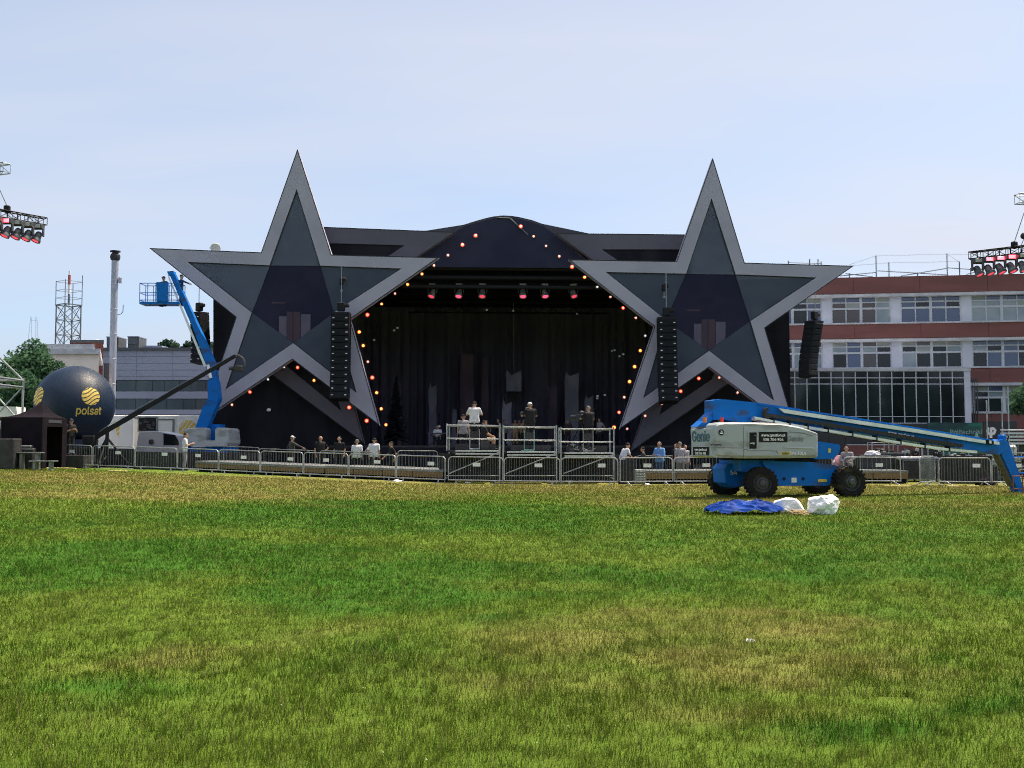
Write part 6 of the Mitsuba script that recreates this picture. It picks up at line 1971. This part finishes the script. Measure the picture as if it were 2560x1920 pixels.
gbx((250, 1037, 700, 1125), 0.02, .29, 'siding_panel', 'siding')
gbx((250, 950, 288, 978), 0, .29, 'siding_panel', 'siding')
gbx((250, 997, 286, 1024), 0, .29, 'siding_panel', 'siding')
for y0, y1 in ((950.5, 977.5), (997.5, 1023.5)):
    e = 292
    while e < 700:
        wd = rnd.choice((30, 36, 42, 48))
        gbx((e, y0, min(e + wd - 1.2, 700), y1), .12, .28, 'window_strip', 'strip_glass')
        e += wd
MB().box(x0 - .3, x1, GY - .3, GY + 30.2, zr - .1, zr + .25).build('roof_edge', 'siding_dark', GB)
for q, d in (((236, 834, 266, 874), 4), ((290.5, 833, 318.5, 874), 4)):
    b = gbx(q, d, d + 3, 'roof_unit', 'siding_dark')
    mb = MB()
    for k in range(7):
        yy = q[1] + 3 + k * 2.6
        mb.box(gv(q[0] + 1.5, 860)[0], gv(q[2] - 1.5, 860)[0], GY + d - .1, GY + d, gv(400, yy + 1.3)[2], gv(400, yy)[2])
    mb.build('louvres', 'tower_steel', b)
    gbx((q[0] - .8, q[1] - .2, q[2] + .8, q[1] + 2.2), d - .2, d + 3.2, 'unit_cap', 'siding')
gbx((318.6, 853.5, 366, 874), 6, 14, 'roof_house', 'siding')
gbx((366.2, 857.5, 379, 874), 6, 14, 'roof_house', 'siding')
cv = lambda px, py, Y=96.0: at(px, py, Y)


def plain(name, label, q, Y, d, m, cornice=None, cat='building'):
    t = thing(name, label, cat)
    x0, x1, z1 = cv(q[0], 1000, Y)[0], cv(q[2], 1000, Y)[0], cv(200, q[1], Y)[2]
    foot = lambda a, b, c, e, z0_, z1_: MB().hull([p_ for zz in (z0_, z1_) for p_ in ((a, c, zz), (b, c, zz), (b * (Y + d) / Y, e, zz), (a * (Y + d) / Y, e, zz))])
    foot(x0, x1, Y, Y + d, 0, z1).build('wall', m, t)          # the block stands askew: its right flank faces away
    if cornice:
        foot(x0 - .1, x1 + .25, Y - .35, Y + d + .3, z1 + .003, z1 + .5).build('cornice', cornice, t)
        foot(x0 - .1, x1 - .4, Y - .15, Y + d, z1 + .503, z1 + .95).build('attic', cornice, t)
    return t, x0, x1, z1


t, x0, x1, z1 = plain('cream_building', 'low cream building with a white cornice behind the balloon', (60, 886, 245, 1100), 96, 14, 'cream_wall', 'ledge_white')
for k in range(3):
    MB().box(x0 + 1 + k * 2, x0 + 2 + k * 2, 95.95, 96.1, 3, 5).build('window', 'glass_dark', t)
t, x0, x1, z1 = plain('red_building', 'dark red building block rising behind the cream building', (174, 857, 255, 1100), 112, 10, 'brick_red')
MB().hull([(a_, b_, z_) for z_ in (z1 + .003, z1 + .3) for a_, b_ in ((x0 - .1, 111.9), (x1 + .1, 111.9), (x1 * 122 / 112, 122), (x0 * 122 / 112, 122))]).build('roof_edge', 'siding_dark', t)
MB().box(x1 + .05, x1 + .75, 112.2, 112.6, 0, z1 - 2.2).build('side_strip', 'siding_dark', t)
p = cv(234, 853, 113)
MB().lathe((p[0], 114, p[2] - .4), [(.7, 0), (.6, .4), (.35, .62), (.02, .7)], 16).build('dome_light', 'white_paint', t, smooth=40)
# chimney
t = thing('flue_chimney', 'tall pale round metal chimney with a dark cowl left of the stage', 'chimney')
HYc = 110.0
c0 = at(280, 1000, HYc)
xt, zt_ = c0[0], at(281, 652, HYc)[2]
MB().lathe((xt, HYc, 0), [(.36, 0), (.36, zt_)], 24).build('flue', 'chimney', t, smooth=40)
mb = MB()
for k in range(1, 8):
    mb.lathe((xt, HYc, zt_ * k / 8), [(.362, 0), (.39, .03), (.39, .12), (.362, .15)], 24)
mb.build('band', 'chimney', t, smooth=40)
MB().lathe((xt, HYc, zt_), [(.30, 0), (.46, .12), (.52, .35), (.50, .6), (.36, .8), (.3, .82), (.3, .9), (.54, .95), (.54, 1.06), (.02, 1.08)], 20).build('cowl', 'edge_dark', t, smooth=25)
MB().path([(xt + .36, HYc, at(280, 787, HYc)[2]), (xt + .75, HYc, at(280, 785, HYc)[2]), (xt + .95, HYc, at(280, 779, HYc)[2]), (xt + .98, HYc, at(280, 762, HYc)[2])], .04, 6).build('antenna', 'tower_steel', t)
MB().rbox((xt + .58, HYc, at(280, 708, HYc)[2]), (.32, .3, .65), 0, .06).beam((xt + .3, HYc, at(280, 702, HYc)[2]), (xt + .6, HYc, at(280, 702, HYc)[2]), .06).build('radio_box', 'chimney', t)
# lattice mast
LY = 150.0
la = lambda px, py: at(px, py, LY)
t = thing('lattice_mast', 'grey lattice telecom mast with a red and white antenna on top', 'telecom mast')
cx_ = la(171, 800)[0]
hw = 1.72
ztop = la(171, 763)[2]
corners = [np.array([hw * math.cos(a), hw * math.sin(a), 0]) for a in (0.12, math.pi / 2 + .12, math.pi + .12, 1.5 * math.pi + .12)]
o = np.array([cx_, LY, 0])
mb = MB()
for c in corners:
    mb.tube(o + c, o + c + [0, 0, ztop], .11, 6)
mb.build('mast_leg', 'tower_steel', t)
mb = MB()
n = 10
for k in range(n):
    z0_, z1_ = ztop * k / n, ztop * (k + 1) / n
    for i in range(4):
        c, e = corners[i], corners[(i + 1) % 4]
        mb.tube(o + c + [0, 0, z0_], o + e + [0, 0, z1_], .055, 5).tube(o + e + [0, 0, z0_], o + c + [0, 0, z1_], .055, 5).tube(o + c + [0, 0, z1_], o + e + [0, 0, z1_], .055, 5)
mb.build('bracing', 'tower_steel', t)
mb = MB()
for dz, w_ in ((0, .14), (1.0, .05), (2.1, .05), (3.4, .05)):
    q_ = [o + c * 1.06 + [0, 0, ztop + dz] for c in corners]
    for i in range(4):
        mb.beam(q_[i], q_[(i + 1) % 4], w_)
for i, c in enumerate(corners):
    mb.tube(o + c * 1.06 + [0, 0, ztop], o + c * 1.06 + [0, 0, ztop + (4.4 if i == 0 else 3.5)], .06, 5)
mb.build('platform_rail', 'tower_steel', t)
MB().lathe(o + [0, 0, ztop + 1.6], [(.18, 0), (.18, 2.7), (.12, 2.7), (.12, 3.4)], 10).build('antenna', 'white_paint', t)
MB().lathe(o + [0, 0, ztop + 3.0], [(.20, 0), (.20, 1.4), (.02, 1.42)], 10).build('antenna_tip', 'tower_red', t)
MB().tube(o + [0, 0, ztop], o + [0, 0, ztop + 1.7], .16, 8).build('antenna_pole', 'tower_steel', t)
# far pylon
t = thing('far_pylon', 'tiny far electricity pylon on the skyline at the left', 'pylon')
FY = 420.0
o = np.array([at(83, 850, FY)[0], FY, 0])
zt_ = at(83, 792, FY)[2]
mb = MB()
for sx in (-1, 1):
    for sy in (-1, 1):
        mb.tube(o + [sx * 3.2, sy * 3.2, 0], o + [sx * 1.6, sy * 1.6, zt_ * .75], .07, 4).tube(o + [sx * 1.6, sy * 1.6, zt_ * .75], o + [sx * .5 * (2), sy * .5, zt_], .06, 4)
for k in range(7):
    for sx in (-1, 1):
        w0, w1 = 3.2 - 1.6 * k / 7, 3.2 - 1.6 * (k + 1) / 7
        mb.tube(o + [sx * w0, -w0, zt_ * .75 * k / 7], o + [-sx * w1, -w1, zt_ * .75 * (k + 1) / 7], .045, 4)
for z, w_ in ((.72, 3.6), (.82, 2.6), (.97, 1.3)):
    mb.tube(o + [-w_, 0, zt_ * z], o + [w_, 0, zt_ * z], .06, 4)
mb.build('steelwork', 'tower_steel', t)

# ------------------------------------------------------------------ trees


def tree(name, label, cat, x_, y_, h, crown, n, leaf, cols, seed, group=None, conical=False, trunk_r=.18):
    r = np.random.default_rng(seed)
    t = thing(name, label, cat, group)
    g = float(gz(x_, y_))
    mb = MB()
    mb.tube((x_, y_, g), (x_, y_, g + h * .6), trunk_r, 8, trunk_r * .5)
    cl = []
    if conical:
        for k in range(n // 40):
            u = r.random() ** .7
            a = r.random() * 6.28
            cl.append((np.array([x_ + math.cos(a) * crown * (1 - u) * r.random() ** .5, y_ + math.sin(a) * crown * (1 - u) * r.random() ** .5, g + h * (.12 + .88 * u)]), crown * (.12 + .3 * (1 - u))))
    else:
        for k in range(26):
            d = r.normal(size=3)
            d /= np.linalg.norm(d)
            rad = r.random() ** .4
            c = np.array([x_, y_, g + h - crown * .95]) + d * rad * np.array([crown, crown, crown * .8]) * .78
            cl.append((c, crown * (.22 + .2 * r.random())))
            if k % 3 == 0:
                mb.tube((x_, y_, g + h * .35), c, trunk_r * .4, 6, .03)
    mb.build('trunk', 'bark', t, smooth=40)
    V, F, C = [], [], []
    per = n // len(cl)
    for c, cr in cl:
        d = r.normal(size=(per, 3))
        d /= np.linalg.norm(d, axis=1, keepdims=True)
        p = c + d * cr * (r.random((per, 1)) ** .35)
        nn_ = d * .6 + r.normal(size=(per, 3)) * .6 + [0, 0, .35]
        nn_ /= np.linalg.norm(nn_, axis=1, keepdims=True)
        a = np.cross(nn_, r.normal(size=(per, 3)))
        a /= np.linalg.norm(a, axis=1, keepdims=True)
        b = np.cross(nn_, a)
        s = leaf * (.6 + .8 * r.random((per, 1)))
        q_ = np.stack([p - a * s, p + b * s * .55, p + a * s, p - b * s * .55], 1)
        base = sum(len(x) for x in V)
        V.append(q_.reshape(-1, 3))
        i = np.arange(per) * 4 + base
        F.append(np.vstack([np.stack([i, i + 1, i + 2], 1), np.stack([i, i + 2, i + 3], 1)]))
        col_ = np.array(cols[0]) + (np.array(cols[1]) - cols[0]) * r.random((per, 1)) * (.5 + .5 * r.random())
        C.append(np.repeat(col_, 4, 0))
    obj('crown', (np.vstack(V), np.vstack(F)), 'leaf', t, color=np.vstack(C))


DG, MG = (.065, .135, .08), (.11, .21, .105)
p = at(88, 950, 76)
tree('leafy_tree', 'big round dark green tree behind the left lattice tower', 'tree', p[0], 76, 8.5, 2.75, 11000, .17, (DG, MG), 1)
p = at(8, 980, 74)
tree('leafy_tree', 'lower dark green tree at the left picture edge', 'tree', p[0], 74, 7.4, 2.6, 7000, .17, (DG, MG), 2)
p = at(150, 960, 82)
tree('leafy_tree', 'dark green tree right of the big round one, behind the balloon', 'tree', p[0], 82, 6.6, 2.0, 5000, .18, (DG, MG), 3)
p = at(60, 980, 70)
tree('leafy_tree', 'bushy low tree in front of the big round tree', 'tree', p[0], 70, 6.2, 2.3, 5000, .16, (DG, (.07, .15, .065)), 6)
for i, (px, py, Y, cr) in enumerate(((420, 853, 210, 2.4), (470, 858, 200, 2.2), (505, 852, 205, 3.0), (527, 850, 215, 2.4))):
    p = at(px, py, Y)
    tree('far_conifer', ('small conifer alone on the skyline above the grey hall', 'conifer on the skyline just left of the raised boom', 'wide conifer on the skyline behind the raised boom', 'conifer on the skyline touching the black stage wall')[i], 'tree', p[0], Y, p[2], cr, 2600, .3, ((.035, .07, .05), (.06, .11, .07)), 20 + i, 'far conifers on the skyline', False)
p = at(2560, 1010, 66)
tree('leafy_tree', 'green tree at the right picture edge before the office building', 'tree', p[0] + 1.0, 66, 6.2, 1.6, 5500, .14, (DG, (.075, .15, .075)), 9)
p = at(2598, 1040, 64)
tree('leafy_tree', 'second green tree beyond the right picture edge', 'tree', p[0], 64, 6.0, 1.8, 3000, .14, (DG, MG), 10)

# ------------------------------------------------------------------ gear standing at the right behind the barriers


def case(px, Y, w_, d_, h_, label, yaw=0.0, dz=0.0, m='case_black'):
    x_, g_ = ground_at(px, Y)
    t = thing('flight_case', label, 'flight case')
    MB().rbox((x_, Y, g_ + dz + .1), (w_, d_, h_), yaw, .015).build('body', m, t)
    mb = MB()
    R = rot2(yaw)
    for sx in (-1, 1):
        for sy in (-1, 1):
            o_ = R @ np.array([sx * w_ / 2, sy * d_ / 2])
            mb.beam((x_ + o_[0], Y + o_[1], g_ + dz + .1), (x_ + o_[0], Y + o_[1], g_ + dz + .1 + h_), .04)
    for zz in (.12, .1 + h_ - .02):
        for s in (-1, 1):
            a_, b_ = R @ np.array([-w_ / 2, s * d_ / 2]), R @ np.array([w_ / 2, s * d_ / 2])
            mb.beam((x_ + a_[0], Y + a_[1], g_ + dz + zz), (x_ + b_[0], Y + b_[1], g_ + dz + zz), .04)
    mb.build('edge_strip', 'galv_dull', t)
    mb = MB()
    for sx in (-1, 1):
        for sy in (-1, 1):
            o_ = R @ np.array([sx * w_ * .38, sy * d_ * .36])
            mb.lathe((x_ + o_[0], Y + o_[1], g_ + dz + .05), [(.01, -.02), (.05, -.02), (.05, .02), (.01, .02)], 8, (0, 1, 0))
    mb.build('castors', 'black_plastic', t)
    return t


case(2316, 46, 1.3, .7, .8, 'black flight case with a pale lid under the boom', .1)
x_, g_ = ground_at(2290, 45.4)
MB().rbox((x_, 45.4, .97), (1.65, .5, .12), .04, .03).build('pale_box', 'frame_white', label='long pale flat box lying on top of the gear under the boom', cat='box')
case(2290, 45.4, 1.5, .6, .85, 'wide black flight case carrying the pale flat box', .05)
case(2220, 46.5, 1.2, .7, 1.15, 'black flight case left of the pale flat box', -.1)
case(2385, 47, 1.1, .7, .95, 'black flight case behind the small frame trolley', .1)
case(2150, 47.5, 1.2, .7, .9, 'black flight case with cloth on top right of the hooded person', .0)
x_, g_ = ground_at(2180, 45)
crumple('cloth_heap', 'crumpled pale cloth lying on the gear left of the flat box', 'cloth', x_, 45, .42, .25, .22, 'tee_white', 61, 3, puff=.5)
v = scene['cloth_heap']
v['to_world'] = T().translate([0, 0, 1.16 - g_])
case(2180, 45, 1.3, .6, 1.06, 'low black case under the crumpled pale cloth', .0)


def trolley(px, Y, w_, h_, label, seed, wheels=True, z0=0.0):
    """open tube trolley carrying cables and fixtures"""
    x_, g_ = ground_at(px, Y)
    r = random.Random(seed)
    t = thing('equipment_trolley', label, 'trolley')
    mb = MB()
    for sx in (-1, 1):
        for sy in (-.3, .3):
            mb.tube((x_ + sx * w_ / 2, Y + sy, g_ + .1 + z0), (x_ + sx * w_ / 2, Y + sy, g_ + h_ + z0), .022, 6)
        mb.tube((x_ + sx * w_ / 2, Y - .3, g_ + h_ + z0), (x_ + sx * w_ / 2, Y + .3, g_ + h_ + z0), .022, 6)
    for zz in (.2, h_ * .55, h_):
        for sy in (-.3, .3):
            mb.tube((x_ - w_ / 2, Y + sy, g_ + zz + z0), (x_ + w_ / 2, Y + sy, g_ + zz + z0), .022, 6)
    mb.build('frame', 'galv', t)
    mb = MB()
    for k in range(18):
        c = np.array([x_ + r.uniform(-.42, .42) * w_, Y + r.uniform(-.25, .25), g_ + z0 + r.choice((.25, h_ * .6)) + r.random() * .25])
        if r.random() < .5:
            mb.rbox(c, (.12 + .2 * r.random(), .12 + .15 * r.random(), .1 + .16 * r.random()), r.random() * 3, .02)
        else:
            mb.lathe(c, [(.08, -.03), (.13 + .05 * r.random(), 0), (.08, .03)], 10, (r.uniform(-.4, .4), 1, r.uniform(-.4, .4)))
    mb.build('load', 'black_plastic', t, kind='stuff')
    mb = MB()
    for k in range(7):
        c = np.array([x_ + r.uniform(-.42, .42) * w_, Y - .2 + r.uniform(-.1, .1), g_ + z0 + r.choice((.3, h_ * .66)) + r.random() * .25])
        mb.rbox(c, (.08 + .14 * r.random(), .1, .05 + .1 * r.random()), r.random() * 3, .015)
    mb.build('small_fittings', 'label_card', t, kind='stuff')


trolley(2255, 48, 1.5, 1.75, 'loaded tube trolley with tangled cables under the middle of the boom', 1)
trolley(2205, 48.6, 1.2, 1.7, 'loaded tube trolley left of the one with tangled cables', 2)
trolley(2337, 45.5, .9, 1.85, 'tall tube trolley with white fittings right of the flat box', 3)
trolley(2388, 44.5, .8, 1.45, 'small open frame trolley under the far end of the boom', 4)
trolley(2530, 45, 1.0, 1.25, 'low tube trolley beside the jib at the right', 5)
# caged water tank
IY = 47.0
x_, g_ = ground_at(2500, IY)
t = thing('water_tank', 'white plastic tank in a wire cage beside the jib', 'tank')
z0_ = at(2500, 1165, IY)[2]
MB().rbox((x_, IY, z0_), (1.0, 1.0, .95), 0, .08).lathe((x_ - .15, IY, z0_ + .95), [(.14, 0), (.14, .06), (.01, .07)], 12).build('tank', 'ibc', t)
mb = MB()
for k in range(6):
    a = x_ - .52 + 1.04 * k / 5
    mb.tube((a, IY - .52, z0_ - .02), (a, IY - .52, z0_ + .98), .012, 5)
for k in range(6):
    z = z0_ + .98 * k / 5
    mb.path([(x_ + .52, IY + .5, z), (x_ + .52, IY - .52, z), (x_ - .52, IY - .52, z), (x_ - .52, IY + .5, z)], .012, 5)
mb.build('cage', 'galv_dull', t)
MB().rbox((x_, IY, g_), (1.1, 1.1, z0_ - g_ - .02), 0, .02).build('plinth', 'case_black', t)
# white slatted crate stack behind the jib
x_, g_ = ground_at(2548, 50)
t = thing('slatted_crates', 'white slatted crates stacked behind the jib', 'crates')
for k in range(5):
    MB().rbox((x_, 50, 1.62 + k * .16), (1.5, .8, .09), 0, .01).build('slat', 'frame_white', t)
MB().rbox((x_, 50.1, g_), (1.4, .7, 1.6 - g_), 0, .02).build('core', 'case_black', t)
# poles right
for i, (px, Y, zt_, zb_) in enumerate(((2467, 52, 1000, 1200), (2505, 53, 990, 1180), (2521, 53.5, 965, 1100), (2456, 45, 1138, 1200))):
    x_, g_ = ground_at(px, Y)
    MB().tube((x_, Y, g_), (x_, Y, at(px, zt_, Y)[2]), .035, 8).build('slim_pole', 'galv', label=('slim grey pole left of the white letter mark', 'slim grey pole above the blue jib cap', 'slim grey pole with a bend, rightmost of the tall ones', 'short grey pole under the end of the boom')[i], cat='pole')
# dark tarpaulin heap by the right barrier
x_, g_ = ground_at(2462, 41.8)
crumple('dark_tarp', 'dark grey crumpled sheet on the ground under the boom end', 'tarpaulin', x_, 41.8, .5, .4, .36, 'tent', 77, 4, puff=.5)
x_, g_ = ground_at(1600, 41.4)
t = thing('junction_box', 'pale green-grey slatted box behind the barrier right of the platform', 'box')
MB().rbox((x_, 41.6, g_ + .05), (.42, .35, .58), .05, .02).build('body', 'galv_dull', t)
for k in range(5):
    MB().rbox((x_, 41.41, g_ + .12 + k * .1), (.36, .03, .05), .05, .006).build('slat', 'label_card', t)

# ------------------------------------------------------------------ wood behind the photographer, mirrored in the glazed pavilion
r_ = np.random.default_rng(5)
V, C = [], []
for k in range(46):
    c = np.array([-75 + 195 * k / 45 + r_.uniform(-1.5, 1.5), -62 + r_.uniform(-5, 5), 0])
    h_ = r_.uniform(13, 18)
    n_ = 420
    d_ = r_.normal(size=(n_, 3))
    d_ /= np.linalg.norm(d_, axis=1, keepdims=True)
    p_ = c + [0, 0, h_ * .52] + d_ * [3.4, 3.0, h_ * .5] * (r_.random((n_, 1)) ** .4)
    a_ = r_.normal(size=(n_, 3))
    a_ /= np.linalg.norm(a_, axis=1, keepdims=True)
    b_ = np.cross(a_, r_.normal(size=(n_, 3)))
    b_ /= np.linalg.norm(b_, axis=1, keepdims=True)
    V.append(np.stack([p_ - a_ * .75, p_ + b_ * .55, p_ + a_ * .75, p_ - b_ * .55], 1).reshape(-1, 3))
    C.append(np.repeat(np.array([[.03, .07, .03]]) * (.7 + .6 * r_.random((n_, 1))), 4, 0))
V = np.vstack(V)
i_ = np.arange(len(V) // 4) * 4
obj('wood', (V, np.vstack([np.stack([i_, i_ + 1, i_ + 2], 1), np.stack([i_, i_ + 2, i_ + 3], 1)])), 'leaf', color=np.vstack(C), label='dark wood along the far side of the lawn, behind the viewpoint', cat='wood', kind='stuff')
